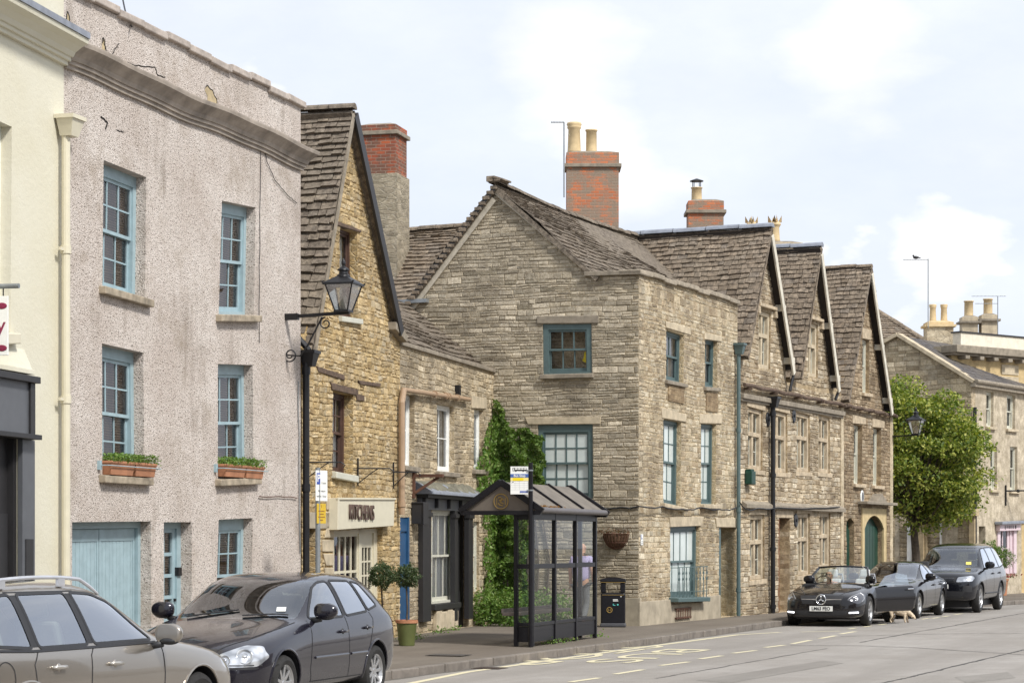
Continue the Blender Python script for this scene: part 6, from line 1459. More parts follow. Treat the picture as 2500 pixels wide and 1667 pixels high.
p, n = tx[0], tx[1]; Mt = Matrix.Translation(p + n * .006) @ n.to_track_quat('Z', 'Y').to_matrix().to_4x4(); mb.box(-.05, .05, -.045, .045, 0, .002); mb.build('tax_disc_label', PLATEW, golf, Mt, bev=.01)
mb = MB()
for s, y0, y1 in ((1, .15, .62), (1, -.5, .05)):
    P = []
    for k in range(8):
        y = lerp(y0, y1, k / 7); h = gbvh.ray_cast(Vector((.83 - .02 * k + .0, y, 2.5)), Vector((0, 0, -1))); P.append(h[0] + Vector((0, 0, .018)))
    mb.tube(P, .009, 6)
mb.build('wipers', DARKPL, golf)

# ---- silver brown estate car at the lower left
est_st = ST((2.38, .50, .32, .55, .62), (2.33, .68, .24, .64, .70), (2.18, .83, .2, .72, .79), (1.85, .91, .2, .83, .89), (1.41, .925, .2, .90, .955), (1.15, .925, .2, .93, .99), (.98, .925, .2, .95, 1.03),
            (.80, .925, .2, .955, 1.10, .74, 1.03), (.45, .93, .2, .955, 1.32, .69, 1.25), (.10, .93, .2, .955, 1.49, .66, 1.43), (-.35, .93, .2, .965, 1.54, .66, 1.49), (-1.0, .93, .2, .975, 1.545, .66, 1.495), (-1.6, .92, .2, .985, 1.525, .65, 1.47), (-2.05, .90, .22, .99, 1.47, .63, 1.40), (-2.30, .88, .24, .97, 1.18, .63, 1.12), (-2.42, .85, .26, .9, 1.0), (-2.47, .78, .34, .84, .92))
EST_ = dict(st=est_st, paint=paintmat('bronze_grey_paint', (.36, .325, .28), .8, .28), w=1.86, r=.33, fa=1.41, ra=-1.41, floor=.3, cab=(-2.1, 1.1), beltz=.96, seatmat=INTL,
    side=[[(.62, .99), (.18, 1.33), (-.08, 1.41), (-.42, 1.43), (-.36, .99)], [(-.45, .99), (-.51, 1.43), (-1.22, 1.43), (-1.20, .99)], [(-1.29, .99), (-1.31, 1.43), (-1.8, 1.40), (-2.03, 1.04)]],
    front=[([(-.70, 1.0), (.70, 1.0), (.59, 1.385), (-.59, 1.385)], 50), ([(.42, .58), (.84, .62), (.88, .70), (.86, .78), (.62, .74), (.44, .69)], 60), ([(-.42, .58), (-.84, .62), (-.88, .70), (-.86, .78), (-.62, .74), (-.44, .69)], 61), ([(-.36, .48), (.36, .48), (.40, .70), (-.40, .70)], 70)],
    rear=[([(-.6, 1.03), (.6, 1.03), (.52, 1.34), (-.52, 1.34)], 51)],
    seams=[[(.72, .96), (.74, .7), (.72, .3)], [(-.40, .96), (-.46, .9), (-.50, .5), (-.48, .3)], [(-1.24, .96), (-1.32, .86), (-1.30, .72), (-1.10, .4), (-1.06, .3)], [(.72, .3), (-1.08, .3)]],
    tseams=[[(2.2, .45), (1.8, .66), (1.4, .74), (1.0, .78)], [(2.2, -.45), (1.8, -.66), (1.4, -.74), (1.0, -.78)]],
    handles=[(-.10, .81), (-.98, .82)], mirror=(.56, 1.0), spokes=7, trimw=.03, pillars=[([(-.405, 1.0), (-.465, 1.42)], .10), ([(-1.245, 1.0), (-1.265, 1.42)], .10), ([(-.35, 1.44), (-1.35, 1.445)], .025)])
EST_['recess'] = EST_['paint']; EST_['handlemat'] = plain('champagne_handle', (.5, .47, .42), .3, .7, coat=1.)
est, ebvh, _, _ = car('estate_car', 'bronze silver estate car with roof rails at the lower left edge', (-4.24, 19.88), R(68.5), EST_)
for s in (1, -1):
    mb = MB(); P = []
    for k in range(15):
        x = lerp(.12, -1.95, k / 14); t = k / 14; lift = .075 * min(1, t * 7, (1 - t) * 9); h = ebvh.ray_cast(Vector((x, s * .60, 2.5)), Vector((0, 0, -1)))[0]; P.append((x, s * .60, h.z + .01 + lift))
    mb.tube(P, [.012] + [.017] * 13 + [.012], 8)
    for k in (4, 10): mb.box(P[k][0] - .05, P[k][0] + .05, s * .6 - .014, s * .6 + .014, P[k][2] - .07, P[k][2])
    mb.build('roof_rail', plain('satin_aluminium', (.62, .63, .66), .35, .6), est, smooth=False)
mb = MB(); P = [(-1.72 + .13 * math.cos(t) * (1 if abs(math.cos(t)) < .9 else .95), 0, .76 + .14 * math.sin(t)) for t in [2 * math.pi * k / 24 for k in range(24)]]
ribbon(ebvh, P, .01, (0, 1, 0), .003, mb, True); mb.build('fuel_flap', INTER, est)
mb = MB()
for sgn in (1, -1): ribbon(ebvh, [(.66, 0, .965), (-.44, 0, .965), (-1.30, 0, .968), (-2.05, 0, 1.0)], .022, (0, -sgn, 0), .008, mb)
mb.build('belt_moulding', DARKPL, est)

# ---- black open convertible with driver's side door open towards the road
sl_st = ST((2.18, .50, .26, .50, .60), (2.14, .68, .20, .56, .68), (2.0, .82, .17, .62, .75), (1.7, .90, .17, .70, .82), (1.29, .93, .17, .77, .875), (.9, .935, .18, .83, .92), (.62, .935, .18, .86, .95), (.3, .93, .18, .87, .95), (-.2, .925, .18, .88, .95), (-.8, .93, .18, .90, .97), (-1.15, .94, .18, .91, 1.0), (-1.6, .93, .2, .90, 1.0), (-2.05, .88, .24, .86, .95), (-2.3, .80, .3, .8, .88), (-2.36, .7, .36, .74, .8))
BLK = paintmat('black_paint', (.006, .0055, .007), .0, .2, .0, .8, .2)
SLC = dict(st=sl_st, paint=BLK, w=1.88, r=.335, fa=1.29, ra=-1.29, floor=.28, cab=(-1.0, .78), beltz=.93, cabin=False, lampmat=LAMPD,
    front=[([(.56, .60), (.80, .50), (.88, .58), (.86, .70), (.76, .77)], 60), ([(-.56, .60), (-.80, .50), (-.88, .58), (-.86, .70), (-.76, .77)], 61), ([(-.42, .50), (.42, .50), (.50, .69), (-.50, .69)], 70), ([(-.55, .24), (.55, .24), (.60, .36), (-.60, .36)], 72), ([(.62, .27), (.85, .27), (.86, .37), (.66, .38)], 73), ([(-.62, .27), (-.85, .27), (-.86, .37), (-.66, .38)], 75)],
    top=[(.42, -.60), (.42, .60), (.30, .70), (-.86, .70), (-.98, .60), (-.98, -.60), (-.86, -.70), (.30, -.70)],
    dside=[([(.66, .84), (.70, .6), (.64, .30), (-.62, .30), (-.72, .60), (-.66, .88)], 1, 90)],
    seams=[[(.66, .86), (.70, .6), (.64, .3), (-.62, .3), (-.72, .6), (-.66, .9)]], tseams=[[(2.05, .40), (1.5, .62), (.75, .72)], [(2.05, -.40), (1.5, -.62), (.75, -.72)]],
    handles=[], mirror=(.5, .98), spokes=5, twin=True)
slr, sbvh, sbm, slay = car('convertible_car', 'black open convertible facing the camera with its roadside door wide open', (7.62, 51.88), R(69 + 180), SLC)
# cockpit, seats, windscreen
mb = MB(); mb.add([(-1.0, -.78, .3), (.9, -.78, .3), (.9, .78, .3), (-1.0, .78, .3), (-1.0, -.74, .93), (.9, -.74, .9), (.9, .74, .9), (-1.0, .74, .93)], [(0, 1, 2, 3), (0, 4, 5, 1), (1, 5, 6, 2), (3, 7, 4, 0), (2, 6, 7, 3)])
mb.hexa([(.3, -.72, .6), (.9, -.72, .6), (.9, .72, .6), (.3, .72, .6), (.36, -.72, .9), (.8, -.72, .93), (.8, .72, .93), (.36, .72, .9)]); mb.build('cockpit_lining', INTER, slr)
SEATW = plain('pale_leather', (.62, .60, .57), .6); mb = MB()
for y in (-.38, .38): seat(mb, -.28, y, .46)
mb.build('seats', SEATW, slr, bev=.03)
mb = MB(); GW, GB = [], []
for i in range(9):
    t = i / 8; y = lerp(-.70, .70, t); c = 1 - (y / .70) ** 2; GB.append(Vector((.50 + .20 * c, y, .945 + .015 * c))); y2 = y * .80; GW.append(Vector((-.04 + .10 * c, y2, 1.285 + .03 * c)))
vs = GB + GW; mb.add(vs, [(i, i + 1, 10 + i, 9 + i) for i in range(8)]); wsn = mb.build('windscreen', CARGLF, slr, smooth=True)
mb = MB(); mb.tube(GW, .022, 8); mb.tube([GB[0] + Vector((.05, -.02, -.03)), GB[0].lerp(GW[0], .5) + Vector((.015, -.01, .01)), GW[0]], .026, 8); mb.tube([GB[8] + Vector((.05, .02, -.03)), GB[8].lerp(GW[8], .5) + Vector((.015, .01, .01)), GW[8]], .026, 8); mb.build('windscreen_frame', BLK, slr, smooth=True)
mb = MB(); t = [(.34 - .06 * math.sin(a_), -.38 + .18 * math.cos(a_), .93 + .17 * math.sin(a_)) for a_ in [2 * math.pi * k / 24 for k in range(25)]]; mb.tube(t, .014, 6); mb.tube([t[0], (.34, -.38, .92), t[12]], .02, 6); mb.build('steering_wheel', DARKPL, slr)
mb = MB()
for y in (-.38, .38): mb.tube([(-.85, y - .2, .93), (-.87, y - .17, 1.12), (-.87, y + .17, 1.12), (-.85, y + .2, .93)], .025, 8)
mb.build('roll_hoop', ALLOY, slr)
# the open door: its own outer skin, given thickness and swung about the front hinge
me = extract(sbm, slay, {90}, None, [BLK, INTER], None) if False else None
nb = bmesh.new(); vm = {}
for f in sbm.faces:
    if f[slay] == 90:
        vv = []
        for v in f.verts:
            if v not in vm: vm[v] = nb.verts.new(v.co)
            vv.append(vm[v])
        nb.faces.new(vv).smooth = True
bmesh.ops.recalc_face_normals(nb, faces=nb.faces[:])
if sum(f.normal.y * f.calc_area() for f in nb.faces) < 0: bmesh.ops.reverse_faces(nb, faces=nb.faces[:])
me = bpy.data.meshes.new('open_door'); nb.to_mesh(me); nb.free(); me.materials.append(BLK); me.materials.append(INTL)
hinge = Vector((.66, .90, 0)); Md = Matrix.Translation(hinge) @ Matrix.Rotation(R(-29), 4, 'Z') @ Matrix.Translation(-hinge)
door = link('open_door', me, slr, Md); md = door.modifiers.new('t', 'SOLIDIFY'); md.thickness = .10; md.offset = -1; md.material_offset = 1; md.material_offset_rim = 0
mi = [c for c in slr.children if c.name.startswith('mirror')]
for c in mi:
    ys = sum(v.co.y for v in c.data.vertices) / len(c.data.vertices)
    if ys > 0: c.parent = door; c.location = (0, 0, 0)
mb = MB(); mb.add([(.46, .80, .88), (-.62, .80, .90), (-.60, .74, 1.12), (-.25, .72, 1.17), (.15, .74, 1.10)], [(0, 1, 2, 3, 4)]); mb.build('door_glass', CARGL, door)
mb = MB(); mb.tube([(-.38, .955, .80), (-.58, .955, .805)], .016, 6); mb.build('door_handle', CHROME, door)
# face
fx = lambda y, z: sbvh.ray_cast(Vector((4, y, z)), Vector((-1, 0, 0)))[0].x
mb = MB(); x = fx(0, .60)
for s in (1, -1): mb.hexa([(x - .04, s * .10, .585), (x + .0, s * .10, .585), (fx(s * .44, .6) + .0, s * .45, .60), (fx(s * .44, .6) - .05, s * .45, .60), (x - .04, s * .10, .615), (x + .02, s * .10, .615), (fx(s * .44, .6) + .01, s * .45, .615), (fx(s * .44, .6) - .05, s * .45, .615)])
mb.build('chrome_bar', CHROME, slr)
mb = MB(); ring = [(x + .03, .105 * math.cos(t), .60 + .105 * math.sin(t)) for t in [2 * math.pi * k / 28 for k in range(29)]]; mb.tube(ring, .013, 8)
for k in range(3): t = math.pi / 2 + k * 2 * math.pi / 3; mb.tube([(x + .035, 0, .60), (x + .03, .1 * math.cos(t), .60 + .1 * math.sin(t))], [.02, .006], 6)
mb.build('star_badge', CHROME, slr, smooth=True)
number_plate(slr, 'LM63 FEO', max(fx(0, .4), fx(.2, .4)) + .012, .40, 0)
for s in (1, -1):
    mb = MB(); P = [(fx(s * y, .30 + (y - .66) * .06) + .012, s * y, .315 + (y - .66) * .04) for y in (.62, .68, .74, .79)]; mb.tube(P, .017, 6); mb.build('running_light', DRL, slr)
    lamp_disc(slr, sbvh, s * .74, .62, .055, CHROME)
    mb = MB(); P = [(fx(s * y, z) + .008, s * y, z) for y, z in ((.84, .55), (.865, .62), (.84, .69), (.77, .74), (.66, .68), (.60, .62))]; mb.tube(P, .009, 6); mb.build('lamp_outline', ALLOY, slr)

# ---- black saloon behind the open door
sal_st = ST((2.23, .50, .30, .52, .60), (2.19, .68, .22, .60, .68), (2.05, .82, .19, .67, .76), (1.75, .89, .19, .76, .85), (1.35, .90, .19, .83, .91), (1.05, .90, .2, .87, .95), (.88, .90, .2, .89, .99),
            (.7, .90, .2, .90, 1.06, .68, .98), (.3, .90, .2, .90, 1.26, .61, 1.17), (0., .90, .2, .905, 1.37, .58, 1.30), (-.4, .90, .2, .91, 1.41, .58, 1.35), (-.85, .90, .2, .92, 1.385, .57, 1.32), (-1.3, .895, .2, .93, 1.22, .60, 1.15), (-1.7, .89, .22, .93, 1.06, .66, 1.0), (-2.1, .86, .25, .9, .99), (-2.3, .82, .28, .84, .94), (-2.36, .74, .34, .78, .86))
SAL = dict(st=sal_st, paint=BLK, w=1.80, r=.325, fa=1.35, ra=-1.35, floor=.3, cab=(-1.5, 1.05), beltz=.92, lampmat=LAMPD,
    side=[[(.55, .935), (.05, 1.235), (-.15, 1.30), (-.30, 1.31), (-.36, .935)], [(-.43, .935), (-.38, 1.31), (-.75, 1.29), (-1.2, 1.12), (-1.38, 1.0), (-1.35, .96)]],
    front=[([(-.66, .96), (.66, .96), (.545, 1.31), (-.545, 1.31)], 50), ([(.46, .58), (.82, .60), (.84, .68), (.78, .73), (.5, .68)], 60), ([(-.46, .58), (-.82, .60), (-.84, .68), (-.78, .73), (-.5, .68)], 61), ([(-.34, .32), (.34, .32), (.42, .66), (-.42, .66)], 70)],
    rear=[([(-.62, .98), (.62, .98), (.52, 1.26), (-.52, 1.26)], 51)],
    seams=[[(.62, .92), (.66, .6), (.6, .3)], [(-.4, .92), (-.42, .3)], [(-1.2, .93), (-1.3, .85), (-1.02, .45), (-1.0, .3)]],
    handles=[(-.22, .80), (-1.05, .81)], mirror=(.52, .97), spokes=5, twin=True)
sal, _, _, _ = car('saloon_car', 'black saloon parked between the open convertible and the tall dark off-roader', (9.72, 56.9), R(67.5 + 180), SAL)
number_plate(sal, '', 2.25, .42)
# ---- tall dark off-roader
suv_st = ST((2.30, .62, .42, .72, .86), (2.26, .78, .34, .84, .98), (2.12, .90, .30, .93, 1.07), (1.85, .97, .30, 1.02, 1.12), (1.46, .985, .30, 1.06, 1.15), (1.2, .985, .3, 1.09, 1.18), (1.02, .985, .3, 1.10, 1.24),
            (.86, .985, .3, 1.11, 1.36, .78, 1.26), (.6, .985, .3, 1.12, 1.60, .73, 1.50), (.35, .985, .3, 1.13, 1.78, .70, 1.70), (-.1, .985, .3, 1.14, 1.84, .70, 1.78), (-.9, .985, .3, 1.15, 1.86, .70, 1.80), (-1.7, .98, .3, 1.16, 1.86, .69, 1.79), (-2.3, .96, .32, 1.16, 1.80, .68, 1.70), (-2.52, .93, .36, 1.1, 1.5, .7, 1.4), (-2.62, .9, .4, 1.0, 1.15), (-2.66, .84, .48, .9, 1.0))
SUVD = dict(st=suv_st, paint=paintmat('dark_blue_grey_paint', (.008, .009, .013), .2, .2, .02, .8, .25), w=1.97, r=.385, fa=1.46, ra=-1.46, floor=.45, cab=(-2.3, 1.15), beltz=1.13, lampmat=LAMP, arch=1.14,
    side=[[(.66, 1.17), (.34, 1.55), (.2, 1.66), (.05, 1.70), (-.28, 1.71), (-.3, 1.17)], [(-.38, 1.17), (-.36, 1.72), (-1.25, 1.73), (-1.35, 1.18)], [(-1.44, 1.18), (-1.35, 1.73), (-2.1, 1.70), (-2.3, 1.25)]],
    front=[([(-.76, 1.22), (.76, 1.22), (.65, 1.70), (-.65, 1.70)], 50), ([(.46, .82), (.86, .84), (.90, .93), (.84, .99), (.5, .95)], 60), ([(-.46, .82), (-.86, .84), (-.90, .93), (-.84, .99), (-.5, .95)], 61), ([(-.44, .80), (.44, .80), (.47, .95), (-.47, .95)], 70), ([(-.6, .42), (.6, .42), (.7, .58), (-.7, .58)], 72), ([(.62, .56), (.86, .56), (.86, .72), (.66, .74)], 73), ([(-.62, .56), (-.86, .56), (-.86, .72), (-.66, .74)], 75)],
    rear=[([(-.66, 1.2), (.66, 1.2), (.6, 1.65), (-.6, 1.65)], 51)],
    seams=[[(.80, 1.12), (.82, .7), (.78, .42)], [(-.34, 1.15), (-.36, .42)], [(-1.4, 1.16), (-1.42, 1.0), (-1.08, .6), (-1.0, .42)]], strips=[([(.8, .50), (-1.0, .50)], .05)],
    handles=[(-.2, 1.02), (-1.2, 1.03)], mirror=(.66, 1.22), spokes=5, twin=True)
suv, vbvh, _, _ = car('off_roader', 'tall dark blue grey off-roader parked last in the row facing the camera', (12.17, 61.75), R(67.5 + 180), SUVD)
mb = MB(); xx = vbvh.ray_cast(Vector((4, 0, .88)), Vector((-1, 0, 0)))[0].x
for z in (.83, .87, .91): mb.box(xx - .06, xx + .015, -.40, .40, z - .012, z + .012)
mb.build('grille_bars', CHROME, suv); number_plate(suv, '', 2.315, .70)
h = vbvh.ray_cast(Vector((4, .52, 1.3)), Vector((-1, 0, 0))); mb = MB(); mb.box(-.07, .07, -.06, .06, 0, .004); mb.build('yellow_permit', plain('yellow_label', (.75, .62, .15), .6), suv, Matrix.Translation(h[0] + h[1] * .006) @ h[1].to_track_quat('Z', 'Y').to_matrix().to_4x4())
# ================================================================ opposite side of the street (behind and right of the camera: seen only in reflections)
d0 = Vector((.355, .935, 0)); base0 = Vector((-1.63, 30.65, 0)) + Vector((.935, -.355, 0)) * 22.5
OPC = [(.60, .54, .42), (.52, .44, .31), (.66, .62, .52), (.5, .4, .27), (.62, .5, .4)]
for k in range(5):
    o_ = base0 + d0 * (-36 + k * 11.2); fr = Fr(o_.x + d0.x * 11, o_.y + d0.y * 11, -d0.x, -d0.y, 11)
    h = thing('opposite_house', ['cream', 'ochre', 'white', 'brown', 'buff'][k] + ' rendered house across the road, out of frame', 'house', fr.M)
    hh = 6.2 + (k % 3) * .8; holes = [rect(1.2 + c * 3.3, 2.4 + c * 3.3, z, z + 1.6) for c in range(3) for z in (.9, 4.0)]
    wall(h, 'wall', rect(0, 11, 0, hh), holes, .15, plain('opposite_render_%d' % k, tuple(v * .5 for v in OPC[k]), .9, var=.2)); shell(h, fr, 7, GST, z1=hh - .1)
    for q in holes:
        mb = MB(); bars(mb, q, 0, 1, 0, 1, 2, 2, .04, .1, .15); w_ = mb.build('window', WHITEP, h); mb = MB(); flatq(mb, q, 0, 1, 0, 1, .14); mb.build('pane', LAMPD, w_)
    mb = MB(); mb.add([(-.1, -.2, hh), (11.05, -.2, hh), (11.05, 3.5, hh + 2.4), (-.1, 3.5, hh + 2.4), (11.05, 7.2, hh), (-.1, 7.2, hh)], [(0, 1, 2, 3), (3, 2, 4, 5), (0, 3, 5), (1, 4, 2)]); mb.build('roof', SLATE, h)

# ================================================================ bus shelter
a = R(19); FS = Fr(.335, 37.6, math.sin(a), math.cos(a), 3.6)
sh = thing('bus_shelter', 'black framed glass bus shelter with grey pitched roof and gold emblem', 'bus shelter', FS.M)
SB = plain('shelter_black', (.009, .0085, .011), .4, .0, var=.2, spec=.3); PV = .125
def post(mb, x, y, z0, z1, s=.035): mb.box(x - s, x + s, y - s, y + s, z0, z1)
for x, y in ((0, 0), (1.2, 0), (2.4, 0), (3.6, 0), (0, .28), (3.6, .28)): mb = MB(); post(mb, x, y, PV, 2.36); mb.build('post', SB, sh, bev=.006)
mb = MB()
for k in range(3):
    x0, x1 = k * 1.2 + .035, k * 1.2 + 1.165
    mb.box(x0, x1, -.025, .025, 1.42, 1.50); mb.mark(); mb.box(x0, x1, -.025, .025, .46, .52); mb.mark(); mb.box(x0, x1, -.03, .03, 2.24, 2.36); mb.mark()
for x in (0, 3.6): mb.box(x - .025, x + .025, .035, .245, 1.42, 1.50); mb.mark(); mb.box(x - .025, x + .025, .035, .245, .46, .52); mb.mark(); mb.box(x - .03, x + .03, .035, .245, 2.24, 2.36); mb.mark()
mb.build_each('rail', SB, sh, bev=.005)
for k in range(3): mb = MB(); mb.box(k * 1.2 + .04, k * 1.2 + 1.16, -.012, .012, .2, .455); mb.box(k * 1.2 + .07, k * 1.2 + 1.13, -.018, -.012, .38, .39); mb.build('kick_panel', SB, sh)
mb = MB(); mb.box(-.012, .012, .04, .24, .2, .455); mb.build('kick_panel', SB, sh)
SGL = glassmat('shelter_glass', (.90, .93, .90), .7, .02, .0); mb = MB()
for k in range(3):
    for z0, z1 in ((.52, 1.42), (1.50, 2.24)): mb.add([(k * 1.2 + .035, 0, z0), (k * 1.2 + 1.165, 0, z0), (k * 1.2 + 1.165, 0, z1), (k * 1.2 + .035, 0, z1)], [(0, 1, 2, 3)]); mb.build('glass_panel', SGL, sh); mb = MB()
for x in (0, 3.6):
    for z0, z1 in ((.52, 1.42), (1.50, 2.24)): mb.add([(x, .035, z0), (x, .245, z0), (x, .245, z1), (x, .035, z1)], [(0, 1, 2, 3)]); mb.build('glass_panel', SGL, sh); mb = MB()
RG = plain('shelter_roof_felt', (.17, .148, .122), .9, var=.25, vs=5); ya, yb, yc = -.14, .52, 1.17; ze_, zp_ = 2.40, 2.84
mb = MB(); mb.hexa([(-.08, ya, ze_), (3.72, ya, ze_), (3.72, yb, zp_), (-.08, yb, zp_), (-.08, ya, ze_ + .035), (3.72, ya, ze_ + .035), (3.72, yb, zp_ + .035), (-.08, yb, zp_ + .035)]); mb.hexa([(-.08, yb, zp_), (3.72, yb, zp_), (3.72, yc, ze_), (-.08, yc, ze_), (-.08, yb, zp_ + .035), (3.72, yb, zp_ + .035), (3.72, yc, ze_ + .035), (-.08, yc, ze_ + .035)]); rf = mb.build('roof', RG, sh)
mb = MB()
for x in (1.2, 2.45, 3.70, -.07):
    beam(mb, (x, ya, ze_ + .05), (x, yb, zp_ + .05), .045, .05); beam(mb, (x, yc, ze_ + .05), (x, yb, zp_ + .05), .045, .05); mb.mark()
mb.build_each('roof_rib', SB, sh)
mb = MB(); mb.tube([(-.08, ya - .03, ze_ + .0), (3.74, ya - .03, ze_ + .0)], .05, 12); mb.mark(); mb.tube([(-.08, yc + .03, ze_), (3.74, yc + .03, ze_)], .05, 12); mb.build_each('gutter', plain('gutter_grey', (.12, .11, .11), .5), sh, smooth=False)
mb = MB()
for s in (-.10, 3.74):
    beam(mb, (s, ya - .08, ze_ - .02), (s, yb, zp_ + .03), .06, .10, (0, 0, 1)); beam(mb, (s, yc + .08, ze_ - .02), (s, yb, zp_ + .03), .06, .10); mb.box(s - .03, s + .03, ya - .05, yc + .05, ze_ - .08, ze_ - .01); mb.mark()
mb.build_each('gable_frame', SB, sh)
mb = MB(); mb.add([(-.075, ya + .05, ze_ - .01), (-.075, yc - .05, ze_ - .01), (-.075, yb, zp_ - .02)], [(0, 2, 1)]); mb.mark(); mb.add([(3.71, ya + .05, ze_ - .01), (3.71, yc - .05, ze_ - .01), (3.71, yb, zp_ - .02)], [(0, 1, 2)]); mb.build_each('gable_panel', plain('gable_panel_grey', (.15, .125, .10), .7), sh)
GOLD = plain('dull_gold', (.42, .28, .08), .5, .3)
mb = MB(); c_ = Vector((-.085, yb, ze_ + .145)); rg = [(c_.x, c_.y + .125 * math.cos(t), c_.z + .125 * math.sin(t)) for t in [2 * math.pi * k / 32 for k in range(33)]]; mb.tube(rg, .009, 5)
for s in (-1, 1): mb.box(-.087, -.082, yb + s * .075 - .006, yb + s * .075 + .006, c_.z - .06, c_.z + .06)
mb.tube([(c_.x, c_.y + y, c_.z + z) for y, z in ((.05, .06), (.01, .07), (-.02, .05), (.02, .01), (.0, -.02), (-.04, -.03), (-.03, -.07), (.02, -.06), (.05, -.03))], .011, 5); mb.tube([(c_.x, c_.y + y, c_.z + z) for y, z in ((-.05, .02), (-.03, .05), (-.01, .01), (.04, .03))], .008, 5)
mb.build('gold_emblem', GOLD, sh)
mb = MB(); mb.box(.25, 3.3, .36, .62, .62, .68); mb.box(.25, 3.3, .60, .64, .66, .74); mb.build('bench', plain('bench_grey', (.16, .13, .115), .6), sh, bev=.01)
mb = MB(); rng = random.Random(2)
for k in range(90):
    u = rng.choice((.5, 1.05)) + rng.gauss(0, .22); v = Vector((u, ya + .02 + rng.random() * .05, ze_ + .055 + rng.random() * .02)); e = Vector((rng.uniform(-1, 1), rng.uniform(-1, 1), rng.uniform(-.4, .6))).normalized() * .025; f = Vector((rng.uniform(-1, 1), rng.uniform(-1, 1), rng.uniform(-.4, .6))).normalized() * .02
    mb.add([v - e, v + f, v + e, v - f], [(0, 1, 2, 3)])
tag(mb.build('fallen_leaves', leafmat('dead_leaves', [(.25, .10, .03), (.4, .2, .06), (.16, .07, .03)]), None, FS.M), 'brown dead leaves lying in the bus shelter gutter', 'leaves', None, 'stuff')
# ---- bus stop pole with flag
bp = thing('bus_stop_sign', 'black bus stop pole in front of the shelter with white, blue and yellow flag', 'sign', Matrix.Translation((.31, 37.42, PV)))
mb = MB(); mb.tube([(0, 0, 0), (0, 0, 3.06)], .038, 14); mb.build('pole', SB, bp)
mb = MB(); x1 = -.035; x0 = x1 - .30; z1, z0 = 2.995, 2.535
for nm, c, a0, a1, b0, b1, y in (('flag', (.80, .80, .76), 0, 1, 0, 1, 0), ('blue_band', (.06, .12, .34), .0, 1, .60, .73, -.004), ('yellow_band', (.82, .68, .24), .0, 1, .48, .595, -.004), ('yellow_patch', (.80, .60, .0), .13, .72, .485, .59, -.006), ('footer', (.12, .16, .38), .52, .97, .055, .12, -.004)):
    mb = MB(); mb.box(lerp(x0, x1, a0), lerp(x0, x1, a1), -.008 + y, .0 + y * .5 if nm != 'flag' else .008, lerp(z0, z1, b0), lerp(z0, z1, b1)); o = mb.build(nm, plain(nm + '_paint', c, .5, var=.04), bp)
    if nm == 'flag': flag = o
T = lambda x, z: Matrix.Translation((lerp(x0, x1, x), -.014, lerp(z0, z1, z))) @ Matrix.Rotation(R(90), 4, 'X')
text_mesh('Bus Stop', .055, .001, WHITEP, 'lettering', bp, T(.5, .665), bold=.0012)
mb = MB(); X = lambda t: lerp(x0, x1, t); Z = lambda t: lerp(z0, z1, t)
mb.box(X(.12), X(.9), -.012, -.008, Z(.84), Z(.955)); bus = mb.build('bus_symbol', DARKPL, bp)
mb = MB()
for a0, a1 in ((.25, .39), (.42, .56), (.59, .72), (.75, .88)): mb.box(X(a0), X(a1), -.014, -.012, Z(.89), Z(.94))
mb.box(X(.15), X(.2), -.014, -.012, Z(.85), Z(.94)); mb.build('bus_windows', WHITEP, bp)
mb = MB()
for a0 in (.3, .7): mb.lathe([(.012, -.013), (.012, -.009)], 14, (X(a0), 0, Z(.838)), 'y')
mb.build('bus_wheels', DARKPL, bp)
mb = MB()
for k in range(4): mb.box(X(0.02), X(.98), -.0095, -.0085, Z(.16 + .08 * k), Z(.163 + .08 * k))
for k in range(1, 4): mb.box(X(.25 * k), X(.25 * k) + .0015, -.0095, -.0085, Z(.14), Z(.47))
mb.box(X(.08), X(.18), -.0105, -.0085, Z(.43), Z(.45)); mb.build('timetable_grid', MGREY, bp)
mb = MB()
for z in (2.93, 2.60): mb.lathe([(.043, -.012), (.043, .012)], 14, (0, 0, z)); mb.box(-.06, 0, -.03, .0, z - .012, z + .012)
mb.build('clamps', GALV, bp)
# ---- litter bin
bn = thing('litter_bin', 'black litter bin with gold trim beside the grey gable wall', 'bin', Matrix.Translation((2.09, 46.55, PV)) @ Matrix.Rotation(R(-4), 4, 'Z'))
mb = MB(); mb.box(-.25, .25, -.2, .2, .06, .70); mb.build('body', SB, bn, bev=.03)
mb = MB(); mb.hexa([(-.27, -.23, 0), (.27, -.23, 0), (.27, .23, 0), (-.27, .23, 0), (-.26, -.22, .08), (.26, -.22, .08), (.26, .22, .08), (-.26, .22, .08)]); mb.build('base', plain('bin_base_grey', (.05, .05, .055), .5), bn, bev=.02)
mb = MB()
for sx in (-1, 1): mb.box(min(sx * .25, sx * .15), max(sx * .25, sx * .15), -.2, .2, .70, .90); mb.mark()
mb.build_each('upright', SB, bn, bev=.015)
mb = MB(); mb.box(-.262, .262, -.215, .215, .90, .98); mb.hexa([(-.262, -.215, .98), (.262, -.215, .98), (.262, .215, .98), (-.262, .215, .98), (-.1, -.1, 1.02), (.1, -.1, 1.02), (.1, .1, 1.02), (-.1, .1, 1.02)]); mb.build('hood', SB, bn, bev=.015)
mb = MB(); mb.box(-.255, .255, -.219, -.214, .915, .922); mb.box(-.22, .22, -.206, -.201, .655, .662); mb.tube([(-.07 + .055 * math.cos(t), -.207, .35 + .055 * math.sin(t)) for t in [2 * math.pi * k / 24 for k in range(25)]], .007, 5); mb.tube([(-.07 + x, -.207, .35 + z) for x, z in ((-.03, -.03), (-.02, .03), (.0, -.01), (.02, .03), (.03, -.03))], .006, 5); mb.build('gold_trim', GOLD, bn)
